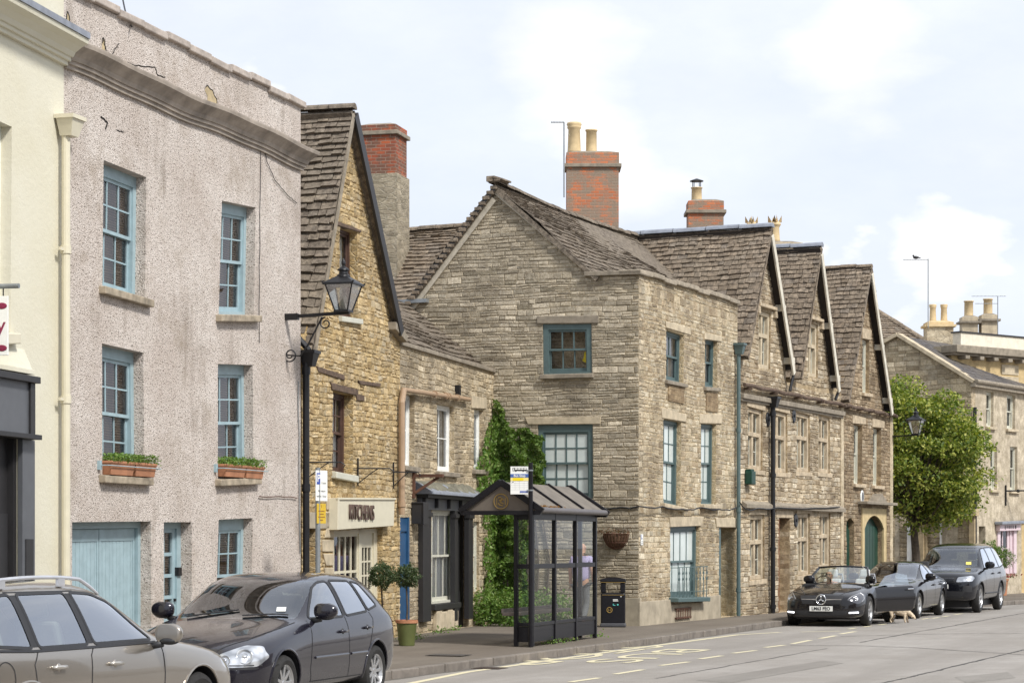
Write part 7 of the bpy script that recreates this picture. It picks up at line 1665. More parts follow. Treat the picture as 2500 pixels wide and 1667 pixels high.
mb = MB(); mb.box(.0, .10, -.207, -.202, .555, .57); mb.box(.0, .11, -.207, -.202, .53, .545); mb.box(.15, .18, -.207, -.202, .62, .632); mb.build('white_sticker', WHITEP, bn)
mb = MB(); mb.lathe([(.018, -.207), (.018, -.203)], 12, (.1, 0, .46), 'y'); mb.box(.0, .015, -.207, -.202, .44, .48); mb.box(.02, .05, -.207, -.202, .44, .455); mb.build('teal_sticker', plain('teal_sticker', (.1, .5, .45), .5), bn)

def leaves(mb, pts, size, nrm=None, rng=random, tilt=.8):
    for p in pts:
        n = Vector((rng.gauss(0, 1), rng.gauss(0, 1), rng.gauss(0, 1)))
        if nrm is not None: n = nrm * 1.2 + n * tilt
        n.normalize(); t = n.cross(Vector((rng.gauss(0, 1), rng.gauss(0, 1), rng.gauss(0, 1)))).normalized(); b = n.cross(t); s = size * rng.uniform(.6, 1.35)
        mb.add([p - t * s, p - b * s * .55 + n * s * .12, p + t * s, p + b * s * .55 + n * s * .12], [(0, 1, 2, 3)])
def clump_ball(c, r, n, rng, sc3=(1, 1, 1), shell=.55, rough=.35, seed=0):
    P = []
    while len(P) < n:
        v = Vector((rng.gauss(0, 1), rng.gauss(0, 1), rng.gauss(0, 1))).normalized(); k = 1 + rough * noise.noise(v * 2.3 + Vector((seed, 0, 0))) * 1.6 + rough * .5 * noise.noise(v * 6 + Vector((seed, 5, 0)))
        rr = r * k * (rng.random() ** (1 / 3) * (1 - shell) + shell * rng.uniform(.75, 1.05))
        P.append(Vector((c[0] + v.x * rr * sc3[0], c[1] + v.y * rr * sc3[1], c[2] + v.z * rr * sc3[2])))
    return P
# ---- hanging basket on the gable wall
hb = thing('wall_basket', 'rusty half round wall basket of dead plants on the grey gable', 'basket', FDg.M)
c = FDg.hit(1500, 1302, .15); R0 = .28; mb = MB()
for k in range(13):
    t = math.pi * k / 12; mb.tube([(c[0] - R0 * math.cos(t) * math.cos(p), -.03 - R0 * math.sin(t) * math.cos(p), c[1] - .33 * math.sin(p)) for p in [R(85) * j / 6 for j in range(7)]], .008, 5)
for p in (0, R(35), R(65)): mb.tube([(c[0] - R0 * math.cos(t) * math.cos(p), -.03 - R0 * math.sin(t) * math.cos(p), c[1] - .33 * math.sin(p)) for t in [math.pi * j / 14 for j in range(15)]], .009, 5)
mb.build('wire_cage', RUST, hb)
mb = MB(); prof = [(R0 * .94 * math.cos(p), -.31 * math.sin(p)) for p in [R(88) * j / 6 for j in range(7)]]
for j in range(6):
    for k in range(12):
        t0, t1 = math.pi * k / 12, math.pi * (k + 1) / 12; q = [(-prof[a_][0] * math.cos(t), -.02 - prof[a_][0] * math.sin(t), prof[a_][1]) for a_, t in ((j, t0), (j, t1), (j + 1, t1), (j + 1, t0))]; mb.add([(c[0] + x, y, c[1] + z) for x, y, z in q], [(0, 1, 2, 3)])
mb.build('liner', plain('coir_liner', (.13, .075, .04), .95, var=.5, bump=.9, vs=20), hb)
rng = random.Random(9); mb = MB(); leaves(mb, [Vector((c[0] + rng.uniform(-.33, .33), -.05 - rng.random() * .25, c[1] + rng.gauss(.03, .03))) for _ in range(260)], .022, None, rng); mb.build('dead_plants', leafmat('withered', [(.12, .07, .045), (.22, .13, .08), (.08, .05, .03)]), hb)
# ---- parking plates
def pplate(root, M, s=1., extra=True):
    mb = MB(); mb.box(0, .30 * s, -.004, .004, 0, .46 * s); mb.build('plate', WHITEP, root, M, bev=.002)
    mb = MB(); mb.box(.025 * s, .11 * s, -.008, -.004, .25 * s, .42 * s); mb.build('blue_panel', plain('sign_blue', (.03, .07, .35), .5), root, M)
    text_mesh('P', .16 * s, .001, WHITEP, 'letter', root, M @ Matrix.Translation((.068 * s, -.0095, .335 * s)) @ Matrix.Rotation(R(90), 4, 'X'), bold=.003)
    for t, z in (('1 hour', .27), ('No return', .15), ('within 1 hour', .07)): text_mesh(t, .045 * s, .0005, DARKPL, 'lettering', root, M @ Matrix.Translation(((.15 if z < .2 else .2) * s, -.0055, z * s)) @ Matrix.Rotation(R(90), 4, 'X'))
pk = thing('parking_sign', 'grey post carrying a white parking plate above a yellow plate', 'sign', Matrix.Translation((-2.93, 34.0, PV)))
mb = MB(); mb.tube([(0, 0, 0), (0, 0, 2.86)], .038, 12); mb.build('post', GALV, pk)
Ms = Matrix.Rotation(R(90 - 31), 4, 'Z')
pplate(pk, Matrix.Translation((.0, -.06, 2.36)) @ Ms @ Matrix.Translation((-.05, 0, 0)))
mb = MB(); mb.box(-.02, .21, -.004, .004, 0, .30); yl = mb.build('yellow_plate', plain('yellow_sign', (.60, .40, .03), .6, var=.15), pk, Matrix.Translation((.0, -.06, 2.02)) @ Ms, bev=.002)
mb = MB(); mb.box(.09, .10, -.007, -.004, .235, .28)
for k, (a_, b_) in enumerate(((.02, .17), (.04, .15), (.01, .18), (.06, .13))): mb.box(a_, b_, -.007, -.004, .18 - k * .045, .195 - k * .045)
mb.build('faded_marks', plain('brown_ink', (.28, .14, .02), .6), yl)
w2 = thing('wall_parking_plate', 'small white parking plate on the corner of the tall house', 'sign', FD.M); c = FD.hit(1560, 1330)
pplate(w2, Matrix.Translation((c[0] + .05, -.02, c[1])), .5)
# ---- lanterns
LG = glassmat('lantern_glass', (.80, .80, .74), 1.8, .03, .22)
def lantern(root, c, s, rot, sz=.82):
    M = Matrix.Translation(c) @ Matrix.Rotation(rot, 4, 'Z') @ Matrix.Diagonal((s, s, sz, 1)); a, b, h = .10, .21, .47
    mb = MB()
    for sx, sy in ((-1, -1), (1, -1), (1, 1), (-1, 1)): mb.tube([(sx * a, sy * a, 0), (sx * b, sy * b, h)], .012, 6)
    mb.hexa([(-a - .015, -a - .015, -.03), (a + .015, -a - .015, -.03), (a + .015, a + .015, -.03), (-a - .015, a + .015, -.03), (-a - .015, -a - .015, .01), (a + .015, -a - .015, .01), (a + .015, a + .015, .01), (-a - .015, a + .015, .01)])
    e = b + .035; mb.hexa([(-e, -e, h), (e, -e, h), (e, e, h), (-e, e, h), (-e, -e, h + .035), (e, -e, h + .035), (e, e, h + .035), (-e, e, h + .035)])
    t = .085; mb.hexa([(-e, -e, h + .035), (e, -e, h + .035), (e, e, h + .035), (-e, e, h + .035), (-t, -t, h + .17), (t, -t, h + .17), (t, t, h + .17), (-t, t, h + .17)])
    for sx, sy in ((-1, -1), (1, -1), (1, 1), (-1, 1)): mb.ball((sx * e, sy * e, h + .05), .018, 6)
    mb.lathe([(.105, h + .165), (.10, h + .19), (.07, h + .22), (.065, h + .27), (.09, h + .285), (.085, h + .31), (.045, h + .345), (.02, h + .36), (.02, h + .38), (.033, h + .41), (.03, h + .45), (.012, h + .49), (.002, h + .52)], 16)
    ln = mb.build('lantern', BLACK, root, M); mb = MB()
    for k in range(4):
        t0, t1 = k * math.pi / 2 + math.pi / 4, (k + 1) * math.pi / 2 + math.pi / 4; r2 = 2 ** .5
        mb.add([(a * r2 * math.cos(t0), a * r2 * math.sin(t0), 0), (a * r2 * math.cos(t1), a * r2 * math.sin(t1), 0), (b * r2 * math.cos(t1), b * r2 * math.sin(t1), h), (b * r2 * math.cos(t0), b * r2 * math.sin(t0), h)], [(0, 1, 2, 3)])
    mb.build('glass', LG, ln); mb = MB(); mb.lathe([(.05, .0), (.055, .05), (.05, .25), (.02, .3)], 12); mb.build('bulb', plain('opal_bulb', (.75, .73, .66), .4), ln, smooth=True)
def spiral(mb, c, r0, r1, turns, ax1, ax2, t0, r=.012):
    c, ax1, ax2 = Vector(c), Vector(ax1), Vector(ax2); n = 28
    mb.tube([c + (ax1 * math.cos(t0 + turns * 2 * math.pi * k / n) + ax2 * math.sin(t0 + turns * 2 * math.pi * k / n)) * lerp(r0, r1, k / n) for k in range(n + 1)], r, 6)
l1 = thing('wall_lantern', 'large black four sided lantern on a scrolled bracket above the black downpipe', 'lamp', FB.M)
uL = FB.hit(697, 770)[0]; zL = FB.hit(697, 774)[1]; zS = FB.hit(703, 868)[1]
mb = MB(); beam(mb, (uL, 0, zL), (uL, -1.08, zL + .04), .05, .05); mb.box(uL - .04, uL + .04, -.22, 0, zL - .05, zL + .05); mb.tube([(uL, -.02, zS), (uL, -.25, zS - .02), (uL, -.38, zS + .15), (uL, -.62, zL - .02)], .014, 6)
spiral(mb, (uL, -.08, zS + .0), .11, .04, 1.25, (0, -1, 0), (0, 0, 1), -2.2); spiral(mb, (uL, -.68, zL - .12), .10, .035, 1.2, (0, -1, 0), (0, 0, 1), 1.6); mb.build('bracket', BLACK, l1)
lantern(l1, (uL, -.98, zL + .07), 1.05, 0, .84)
l2 = thing('wall_lantern', 'smaller black lantern on the end wall in front of the tree', 'lamp', FE.M); uL = FE.L - .08; zL = FE.hit(2182, 1066)[1]
mb = MB(); beam(mb, (uL, 0, zL), (uL, -.80, zL + .03), .04, .04); mb.build('bracket', BLACK, l2); lantern(l2, (uL, -.72, zL + .06), .95, 0, .8)
# ---- hanging sign of the cream house
hs = thing('hanging_sign', 'white hanging sign with dark red writing cut by the left edge', 'sign', FA.M); u0 = 4.6; zb = 4.71
mb = MB(); mb.tube([(u0, 0, zb), (u0, -.93, zb)], .028, 10); mb.build('bar', GALV, hs)
Mx = Matrix.Translation((u0, 0, 0)); mb = MB(); mb.box(-.015, .015, -.80, -.08, 3.94, 4.60); bd = mb.build('board', WHITEP, hs, Mx, bev=.004)
mb = MB()
for y in (-.74, -.15): mb.tube([(u0, y, 4.6), (u0, y, 4.7)], .008, 6)
mb.build('chain', BLACK, hs)
MR = plain('dark_red_ink', (.22, .01, .05), .5); F = Matrix.Rotation(R(-90), 4, 'Z') @ Matrix.Rotation(R(90), 4, 'X')
text_mesh('y', .26, .002, MR, 'lettering', hs, Matrix.Translation((u0 - .018, -.72, 4.27)) @ F)
for z in (4.49, 4.02): mb = MB(); mb.ball((u0 - .018, -.73, z), .045, 8, 0, (.08, 1.4, .8)); mb.build('red_dot', MR, hs, smooth=True)
# ---- aerials
def aerial(name, label, mast, arms, Y, r=.012):
    t = thing(name, label, 'aerial', Matrix.Translation((wx(mast[0], Y), Y, wz(mast[2], Y)))); mb = MB(); X0, Z0 = wx(mast[0], Y), wz(mast[2], Y); mb.tube([(0, 0, 0), (0, 0, wz(mast[1], Y) - Z0)], r * 1.5, 8); mb.build('mast', GALV, t)
    for x0, x1, y in arms:
        mb = MB(); z = wz(y, Y) - Z0; a_, b_ = wx(x0, Y) - X0, wx(x1, Y) - X0; mb.tube([(a_, 0, z), (b_, 0, z)], r, 6); n = 9
        for k in range(n): x = lerp(a_, b_, (k + .5) / n); mb.tube([(x, -.12, z), (x, .12, z)], r * .45, 5)
        mb.build('arm', GALV, t)
    return t
aerial('tv_aerial', 'thin aerial on a mast fixed to the big orange chimney', (1377, 300, 482), ((1345, 1378, 299),), 56.7); aerial('tv_aerial', 'tall aerial mast beside the two tan chimney pots', (2266, 632, 800), ((2205, 2267, 634),), 80.5); aerial('tv_aerial', 'double armed aerial beside the rightmost chimneys', (2436, 724, 830), ((2372, 2456, 723), (2380, 2437, 741)), 89)
bd = thing('bird', 'small dark bird perched on the tall aerial arm', 'bird', Matrix.Translation((wx(2236, 80.5), 80.5, wz(632, 80.5)))); mb = MB(); mb.ball((0, 0, .05), .07, 10, 0, (1.5, .7, .8)); mb.ball((-.09, 0, .11), .035, 8); mb.tube([(.08, 0, .05), (.18, 0, .02)], [.03, .01], 6); mb.build('body', DGREY, bd, smooth=True)
ow = thing('overhead_wire', 'thin black wire rising from the roughcast parapet out of the top of the frame', 'wire', Matrix()); mb = MB(); a_ = Vector((wx(322, 30.3), 30.3, wz(66, 30.3))); b_ = Vector((wx(293, 32), 32, wz(-40, 32))); mb.tube([a_.lerp(b_, k / 8) + Vector((0, 0, -.12 * math.sin(math.pi * k / 8))) for k in range(9)], .012, 5); mb.build('wire', BLACK, ow)

# ================================================================ planting
def trough(label, u0, u1, zb, seed):
    t = thing('window_trough', label, 'planter', FB.M, 'terracotta troughs on the window sills'); mb = MB(); y0, y1 = -.13, .08
    mb.hexa([(u0 + .03, y0 + .02, zb), (u1 - .03, y0 + .02, zb), (u1 - .03, y1 - .02, zb), (u0 + .03, y1 - .02, zb), (u0, y0, zb + .15), (u1, y0, zb + .15), (u1, y1, zb + .15), (u0, y1, zb + .15)]); mb.box(u0 - .01, u1 + .01, y0 - .01, y1 + .01, zb + .15, zb + .185); mb.build('trough', TERRA, t, bev=.006)
    rng = random.Random(seed); mb = MB(); P = []
    for _ in range(620): u = rng.uniform(u0 - .02, u1 + .04); h = .13 * (1 + .6 * noise.noise(Vector((u * 5, seed, 0)))); P.append(Vector((u, rng.uniform(y0 - .05, y1), zb + .16 + h * rng.random() ** .7)))
    leaves(mb, P, .02, Vector((0, -.3, 1)), rng, 1.2); mb.build('plants', BUSH if seed % 2 else IVY, t)
for k, q in enumerate((B3, B4)):
    a_, b_ = q[3][0] + .0, q[2][0] + .12; z_ = q[3][1] * .5 + q[2][1] * .5 + .0; m_ = lerp(a_, b_, .52)
    trough(('left hand' if not k else 'left') + ' terracotta trough under the %s first floor window' % ('left' if not k else 'right'), a_, m_ - .01, z_, 3 + k * 2); trough('right hand terracotta trough under the %s first floor window' % ('left' if not k else 'right'), m_ + .02, b_, z_, 4 + k * 2)
    mb = MB(); mb.tube([(a_ - .14, -.15, z_ + .12), (b_ + .1, -.15, z_ + .12)], .007, 6)
    for x in (a_ - .12, b_ + .08): mb.tube([(x, -.15, z_ + .12), (x, 0, z_ + .12)], .008, 6); mb.box(x - .03, x + .03, -.04, 0, z_ + .06, z_ + .18)
    mb.build('sill_rail', BLUE, hB)
def pot_tree(label, x, y, pr, ph, ballz, br, mat, seed, green=True):
    t = thing('potted_tree', label, 'potted tree', Matrix.Translation((x, y, PV))); mb = MB()
    mb.lathe([(pr * .74, 0), (pr * .80, ph * .3), (pr * .96, ph * .86), (pr * 1.06, ph * .88), (pr * 1.06, ph), (pr * .95, ph), (pr * .9, ph * .9), (.001, ph * .9)], 28, mi=0); o = mb.build('pot', [GREENP if green else TERRA, TERRA], t, smooth=True)
    for p in o.data.polygons:
        if p.center.z > ph * .87: p.material_index = 1
    smooth_by_angle(o.data, 35)
    rng = random.Random(seed); mb = MB(); bz = ballz - PV; mb.tube([(0, 0, ph * .85), (.012, .01, ph + .2), (-.01, 0, bz - br * .5)], [.02, .016, .014], 7)
    for k in range(7): t_ = k * .9; mb.tube([(-.01, 0, bz - br * .7), (math.cos(t_) * br * .6, math.sin(t_) * br * .6, bz + rng.uniform(-.3, .5) * br)], [.01, .004], 5)
    mb.build('trunk', BARK, t); mb = MB(); leaves(mb, clump_ball((0, 0, bz), br, 2600, rng, (1.05, 1.05, .95), .5, .3, seed), .019, None, rng); mb.build('crown', mat, t)
pot_tree('round olive tree in a green pot directly before the blue door', wx(993, 38), 38, .18, .43, 1.29, .215, OLIVE, 1); pot_tree('round olive tree in a green pot half hidden behind the dark hatchback', wx(932, 38.4), 38.4, .17, .42, 1.29, .22, OLIVE, 2)
pot_tree('bushy tree in a terracotta urn in front of the pink shopfront', wx(2446, 74.3), 74.3, .21, .55, 1.33, .40, IVY, 3, False)
o = bpy.data.objects['pot.002'] if 'pot.002' in bpy.data.objects else None
rng = random.Random(12); mb = MB(); X_, Y_ = wx(2446, 74.3), 74.3; leaves(mb, [Vector((X_ + rng.gauss(.05, .2), Y_ + rng.gauss(0, .2), .72 + rng.random() * .12)) for _ in range(260)], .04, None, rng); tag(mb.build('flowers', leafmat('pink_flowers', [(.45, .06, .1), (.06, .12, .03), (.6, .2, .25), (.05, .1, .02)])), 'pink and red flowers around the foot of the urn tree', 'flowers', None, 'stuff')
sb_ = thing('shrub', 'dark green shrub left of the urn tree behind the off-roader', 'shrub', Matrix.Translation((wx(2418, 74.6), 74.8, PV))); mb = MB(); leaves(mb, clump_ball((0, 0, 1.35), .42, 1500, rng, (1, 1, .9), .5, .4, 5), .04, None, rng); mb.build('foliage', IVY, sb_); mb = MB(); mb.tube([(0, 0, 0), (0, 0, 1.2)], .03, 6); mb.build('stem', BARK, sb_)
# ---- ivy
def in_poly(p, poly):
    c = False
    for i in range(len(poly)):
        (x0, y0), (x1, y1) = poly[i - 1], poly[i]
        if (y0 > p[1]) != (y1 > p[1]) and p[0] < (x1 - x0) * (p[1] - y0) / (y1 - y0) + x0: c = not c
    return c
def ivy(mb, fr, poly, n, rng, th=.22, size=.045, M=None):
    q = [fr.hit(*p) for p in poly]; u0, u1 = min(p[0] for p in q), max(p[0] for p in q); z0, z1 = min(p[1] for p in q), max(p[1] for p in q); k = 0; P = []
    while k < n:
        u, z = rng.uniform(u0 - .1, u1 + .1), rng.uniform(z0, z1 + .1); j = Vector((noise.noise(Vector((u * 3, z * 3, 0))), noise.noise(Vector((u * 3, z * 3, 9))), 0)) * .14
        if not in_poly((u + j.x, z + j.y), q): continue
        b = (.5 + .9 * noise.noise(Vector((u * 2.6, z * 2.6, 4))) + .5 * noise.noise(Vector((u * 7, z * 7, 2)))); w_ = th * max(.12, b) * (1 - .5 * rng.random() ** 2)
        P.append(fr.W(u, w_, z)); k += 1
    leaves(mb, P, size, (fr.n + Vector((0, 0, -.25))).normalized(), rng, .75)
iv = thing('ivy', 'thick dark green ivy climbing the corner behind the bus shelter', 'ivy', Matrix.Translation(FDg.W(3.0, 0, PV))); inv = Matrix.Translation(-FDg.W(3.0, 0, PV)); rng = random.Random(5); mb = MB()
ivy(mb, FDg, [(1206, 985), (1222, 982), (1243, 1022), (1265, 1046), (1300, 1052), (1332, 1062), (1336, 1185), (1322, 1195), (1318, 1240), (1296, 1300), (1292, 1515), (1203, 1515)], 10500, rng, .36, .046)
mb.v = [tuple(inv @ Vector(v)) for v in mb.v]; mb.build('foliage', IVY, iv); mb = MB(); ivy(mb, FC2, [(1160, 1215), (1160, 1150), (1178, 1070), (1195, 1025), (1207, 1000), (1207, 1270), (1206, 1515), (1160, 1515), (1176, 1440), (1174, 1290), (1172, 1230)], 3600, rng, .2, .046); mb.v = [tuple(inv @ Vector(v)) for v in mb.v]; mb.build('light_foliage', BUSH, iv)
mb = MB()
for k in range(5): p0 = FDg.W(2.4 + .2 * k, .05, PV); mb.tube([inv @ p0, inv @ FDg.W(2.3 + .25 * k, .04, 1.5), inv @ FDg.W(2.2 + .2 * k + .1 * (k % 2), .04, 3.2)], [.03, .02, .012], 6)
mb.build('stem', BARK, iv)
bs = thing('bush', 'low bright green bush on the pavement behind the bus shelter', 'bush', Matrix.Translation((.15, 46.9, PV))); rng = random.Random(6); mb = MB(); P = []
for cx, r, n in ((-.75, .40, 1200), (-.2, .42, 1300), (.35, .44, 1400), (.8, .36, 1000)): P += clump_ball((cx, rng.uniform(-.1, .1) - .1, .36), r, n, rng, (1, .8, .95), .5, .35, cx)
leaves(mb, P, .034, None, rng); mb.build('foliage', BUSH, bs); mb = MB()
for k in range(5): mb.tube([(-.6 + k * .3, 0, 0), (-.6 + k * .32, -.05, .5)], .012, 5)
mb.build('stem', BARK, bs)
rng = random.Random(15); mb = MB(); P = []
for (px, py, s, n) in ((1015, 1560, .22, 130), (1075, 1545, .2, 90), (1110, 1538, .15, 60), (1155, 1527, .2, 90), (1345, 1571, .25, 140), (1452, 1555, .2, 90), (1380, 1565, .2, 60), (1797, 1503, .12, 40), (1200, 1522, .25, 80), (978, 1562, .15, 50)):
    c = gp3(px, py, .12)
    for _ in range(n): P.append(c + Vector((rng.gauss(0, s * .5), rng.gauss(0, s * .6), abs(rng.gauss(0, .05)) + .01)))
leaves(mb, P, .022, Vector((0, 0, 1)), rng, 1.3); tag(mb.build('weeds', BUSH), 'small green weeds along the wall foot and the shelter posts', 'weeds', None, 'stuff')
# ---- street tree
tr = thing('tree', 'bright green lime tree rising behind the end gable and the parked cars', 'tree', Matrix.Translation((12.55, 70.2, PV))); rng = random.Random(21); mb = MB()
mb.tube([(0, 0, 0), (.05, 0, 1.2), (-.05, 0, 2.4), (.05, .1, 3.6)], [.17, .13, .11, .07], 10); cl = []
for k in range(125):
    while True:
        v = Vector((rng.uniform(-1, 1), rng.uniform(-1, 1), rng.uniform(-1, 1)))
        if v.length < 1: break
    v = v * .6 + v.normalized() * .4; c = Vector((v.x * 2.15, v.y * 2.0, 4.5 + v.z * 2.15 - .30 * v.x)); cl.append((c, rng.uniform(.42, .72))); st_ = Vector((0, 0, rng.uniform(2.2, 3.4))); mid = st_.lerp(c, .5) + Vector((0, 0, -.2)); mb.tube([st_, mid, c], [.05, .03, .012], 5)
mb.build('trunk', BARK, tr); mb = MB()
for i, (c, r) in enumerate(cl): leaves(mb, clump_ball(c, r, 400, rng, (1.1, 1.1, .7), .4, .4, i), .062, Vector((0, 0, .5)), rng, 1.0)
mb.build('crown', LIME, tr)

# ================================================================ people and dog
SKIN = plain('skin', (.50, .27, .18), .55, var=.08, bump=.05)
def skel(name, V, E, mats, parent, M=None, sub=2, root=0):
    me = bpy.data.meshes.new(name); me.from_pydata([v[:3] for v in V], E, []); o = bpy.data.objects.new('t', me); COL.objects.link(o)
    sk = o.modifiers.new('skin', 'SKIN'); sk.use_smooth_shade = True
    for i, v in enumerate(V):
        r = v[3]; r = r if isinstance(r, tuple) else (r, r); me.skin_vertices[0].data[i].radius = r
    me.skin_vertices[0].data[root].use_root = True; sb = o.modifiers.new('s', 'SUBSURF'); sb.levels = sub; sb.render_levels = sub
    m2 = bpy.data.meshes.new_from_object(o.evaluated_get(bpy.context.evaluated_depsgraph_get())); bpy.data.objects.remove(o)
    m2.materials.clear(); m2.materials.append(mats)
    for p in m2.polygons: p.use_smooth = True; p.material_index = 0
    m2.name = name; return link(name, m2, parent, M)
def fingers(V, E, wi, base, d, side, up, s=1.):
    """five fingers from the wrist vertex wi"""
    d, side, up = Vector(d).normalized(), Vector(side).normalized(), Vector(up).normalized(); p = Vector(base) + d * .05; V.append((*p, (.038, .016))); palm = len(V) - 1; E.append((wi, palm))
    for k, (o, l) in enumerate(((-.03, .062), (-.01, .072), (.01, .068), (.03, .052))):
        a_ = p + side * o + d * .035; b_ = a_ + d * l * .55 - up * .008; c_ = b_ + d * l * .3 - up * .03; n = len(V); V += [(*a_, .0095), (*b_, .0085), (*c_, .007)]; E += [(palm, n), (n, n + 1), (n + 1, n + 2)]
    a_ = Vector(base) + d * .03 - side * .04; b_ = a_ + d * .03 - side * .02; n = len(V); V += [(*a_, .011), (*b_, .009)]; E += [(wi, n), (n, n + 1)]
mw_ = thing('person', 'bald man in a lavender shirt and grey trousers walking behind the shelter glass', 'person', Matrix.Translation((1.39, 45.3, PV)) @ Matrix.Rotation(R(-25), 4, 'Z'))
V = [(0, 0, .95, (.15, .10)), (0, 0, 1.15, (.145, .10)), (0, .02, 1.35, (.17, .11)), (0, .01, 1.46, (.075, .07)), (0, .03, 1.53, (.055, .06)), (0, .05, 1.58, (.07, .085)), (0, .045, 1.66, (.078, .098)), (0, .04, 1.72, (.05, .065)),
     (-.18, .02, 1.42, .06), (-.24, .0, 1.18, .045), (-.26, .07, .95, .032), (.18, .02, 1.42, .06), (.25, -.02, 1.18, .045), (.27, .02, .95, .032),
     (-.09, 0, .88, .09), (-.10, .06, .50, .06), (-.10, -.04, .10, .042), (-.10, .10, .045, (.04, .03)), (.09, 0, .88, .09), (.10, .03, .50, .06), (.10, -.16, .14, .042), (.10, -.05, .045, (.04, .03)), (0, .14, 1.62, .014)]
E = [(0, 1), (1, 2), (2, 3), (3, 4), (4, 5), (5, 6), (6, 7), (2, 8), (8, 9), (9, 10), (2, 11), (11, 12), (12, 13), (0, 14), (14, 15), (15, 16), (16, 17), (0, 18), (18, 19), (19, 20), (20, 21), (5, 22)]
fingers(V, E, 10, V[10][:3], (0, .2, -1), (0, 1, 0), (1, 0, 0)); fingers(V, E, 13, V[13][:3], (0, .2, -1), (0, 1, 0), (-1, 0, 0))
skel('body', V, E, SKIN, mw_)
LAV = plain('lavender_cotton', (.42, .36, .58), .9, var=.1)
skel('shirt', [(0, 0, .90, (.195, .165)), (0, 0, 1.15, (.19, .16)), (0, .02, 1.34, (.205, .165)), (0, .01, 1.44, (.10, .09)), (-.19, .02, 1.41, .072), (-.235, .0, 1.22, .058), (.19, .02, 1.41, .072), (.245, -.01, 1.22, .058)], [(0, 1), (1, 2), (2, 3), (2, 4), (4, 5), (2, 6), (6, 7)], LAV, mw_)
skel('trousers', [(0, 0, .96, (.17, .14)), (-.09, 0, .86, .11), (-.10, .06, .50, .075), (-.10, -.04, .10, .06), (.09, 0, .86, .10), (.10, .03, .50, .075), (.10, -.15, .15, .06)], [(0, 1), (1, 2), (2, 3), (0, 4), (4, 5), (5, 6)], plain('grey_trousers', (.12, .12, .13), .9), mw_)
mb = MB()
for x, y, z in ((-.10, .06, .0), (.10, -.09, .03)): mb.hexa([(x - .045, y - .1, z), (x + .045, y - .1, z), (x + .04, y + .15, z), (x - .04, y + .15, z), (x - .04, y - .09, z + .09), (x + .04, y - .09, z + .09), (x + .03, y + .12, z + .05), (x - .03, y + .12, z + .05)])
mb.build('shoes', DARKPL, mw_, bev=.012)
mb = MB(); mb.ball((-.078, .045, 1.63), .022, 6, 0, (.5, .8, 1.3)); mb.ball((.078, .045, 1.63), .022, 6, 0, (.5, .8, 1.3)); mb.build('ears', SKIN, mw_, smooth=True)
# driver of the convertible (car frame: x forward, right hand seat)
dr = thing('person', 'bald driver with dark glasses at the wheel of the open convertible', 'person', Matrix.Translation((7.62, 51.88, 0)) @ Matrix.Rotation(R(249), 4, 'Z') @ Matrix.Translation((-.20, -.38, .40)))
V = [(0, 0, .12, (.15, .12)), (-.06, 0, .30, (.15, .11)), (-.10, 0, .47, (.17, .11)), (-.08, 0, .56, (.07, .06)), (-.06, 0, .61, (.055, .055)), (-.035, 0, .66, (.068, .075)), (-.045, 0, .735, (.078, .09)), (-.05, 0, .79, (.05, .06)),
     (-.08, -.19, .50, .055), (.06, -.30, .40, .042), (.30, -.24, .56, .03), (-.08, .19, .50, .055), (.08, .28, .32, .042), (.34, .14, .52, .03), (.055, 0, .695, .013), (.2, -.09, .12, .08), (.55, -.1, .16, .06), (.2, .09, .12, .08), (.55, .1, .16, .06)]
E = [(0, 1), (1, 2), (2, 3), (3, 4), (4, 5), (5, 6), (6, 7), (2, 8), (8, 9), (9, 10), (2, 11), (11, 12), (12, 13), (5, 14), (0, 15), (15, 16), (0, 17), (17, 18)]
fingers(V, E, 10, V[10][:3], (.5, .5, .3), (0, -.5, 1), (0, 1, 0)); fingers(V, E, 13, V[13][:3], (.5, -.4, .2), (0, .5, 1), (0, -1, 0))
skel('body', V, E, SKIN, dr)
skel('jacket', [(0, 0, .10, (.165, .13)), (-.06, 0, .30, (.165, .125)), (-.10, 0, .46, (.185, .125)), (-.085, 0, .545, (.09, .075)), (-.08, -.20, .49, .07), (.06, -.30, .40, .055), (.25, -.255, .52, .042), (-.08, .20, .49, .07), (.08, .28, .32, .055), (.28, .19, .46, .042)], [(0, 1), (1, 2), (2, 3), (2, 4), (4, 5), (5, 6), (2, 7), (7, 8), (8, 9)], plain('black_jacket', (.02, .018, .02), .8), dr)
mb = MB()
for s in (-1, 1): mb.ball((.032, s * .032, .725), .024, 8, 0, (.35, 1, .75)); mb.tube([(.03, s * .055, .727), (-.04, s * .082, .725)], .004, 5)
mb.box(.036, .044, -.012, .012, .725, .731); mb.build('dark_glasses', DARKPL, dr)
mb = MB(); mb.box(.028, .042, -.022, .022, .655, .660); mb.build('mouth', plain('lips', (.30, .11, .09), .5), dr)
mb = MB(); mb.ball((-.05, -.078, .70), .02, 6, 0, (.8, .5, 1.3)); mb.ball((-.05, .078, .70), .02, 6, 0, (.8, .5, 1.3)); mb.build('ears', SKIN, dr, smooth=True)
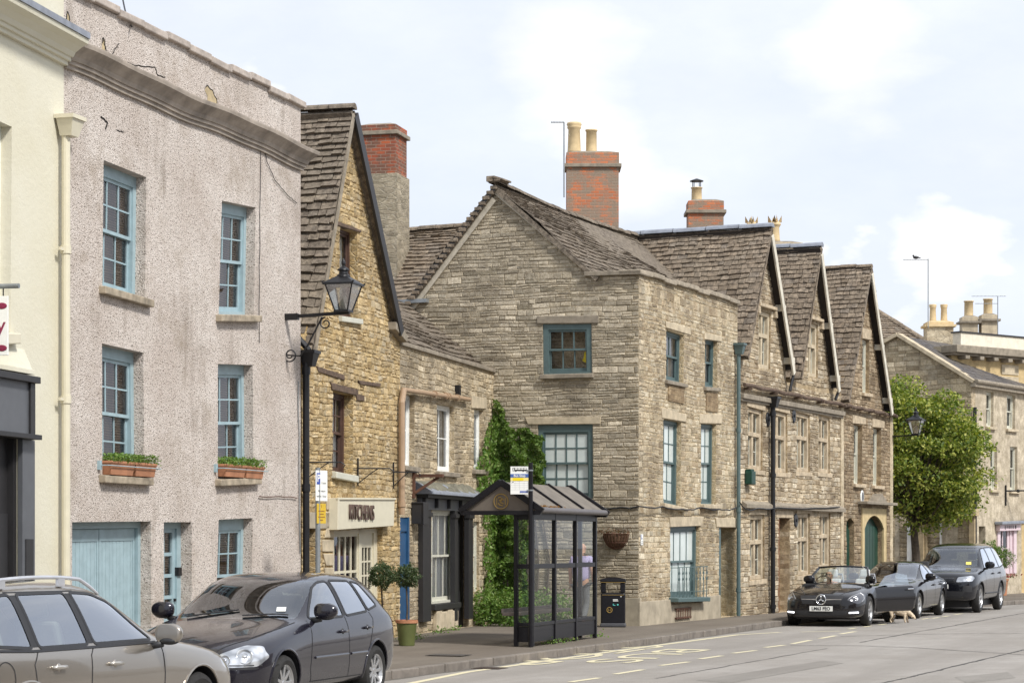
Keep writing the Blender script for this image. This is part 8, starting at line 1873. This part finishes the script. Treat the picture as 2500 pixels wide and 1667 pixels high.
# dog: sniffing, facing right
FUR = plain('cream_fur', (.66, .54, .39), .95, var=.35, bump=1., vs=22)
dg = thing('dog', 'small cream curly dog sniffing the road beneath the open car door', 'dog', Matrix.Translation((9.02, 52.45, 0)) @ Matrix.Rotation(R(-20), 4, 'Z') @ Matrix.Scale(.92, 4))
V = [(0, 0, .30, (.095, .10)), (-.13, 0, .30, (.085, .085)), (-.22, 0, .30, (.07, .075)), (.12, 0, .295, (.095, .11)), (.19, 0, .28, (.075, .085)), (.27, 0, .23, (.052, .055)), (.335, 0, .175, (.055, .055)), (.38, 0, .125, (.034, .032)), (.41, 0, .095, (.026, .022)),
     (-.20, -.055, .22, .052), (-.17, -.06, .15, .034), (-.225, -.06, .085, .022), (-.21, -.06, .02, .022), (-.18, -.06, .012, .02), (-.20, .055, .22, .052), (-.14, .06, .15, .034), (-.19, .06, .085, .022), (-.175, .06, .02, .022), (-.145, .06, .012, .02),
     (.15, -.06, .18, .036), (.14, -.06, .09, .024), (.15, -.06, .02, .022), (.18, -.06, .012, .02), (.16, .06, .18, .036), (.19, .06, .09, .024), (.20, .06, .02, .022), (.23, .06, .012, .02), (-.29, 0, .34, .03), (-.32, 0, .27, .02)]
E = [(0, 1), (1, 2), (0, 3), (3, 4), (4, 5), (5, 6), (6, 7), (7, 8), (2, 9), (9, 10), (10, 11), (11, 12), (12, 13), (2, 14), (14, 15), (15, 16), (16, 17), (17, 18), (3, 19), (19, 20), (20, 21), (21, 22), (3, 23), (23, 24), (24, 25), (25, 26), (2, 27), (27, 28)]
db = skel('body', V, E, FUR, dg, sub=3)
for v in db.data.vertices: v.co += v.normal * (.008 * noise.noise(v.co * 38) + .006 * noise.noise(v.co * 80))
mb = MB(); mb.ball((.42, 0, .093), .012, 6)
for s in (-1, 1): mb.ball((.375, s * .024, .16), .008, 6)
mb.build('nose_and_eyes', DARKPL, dg, smooth=True)
for s in (-1, 1): mb = MB(); mb.ball((.325, s * .052, .175), .034, 8, 0, (.7, .35, 1.3)); mb.build('ear', FUR, dg, smooth=True)
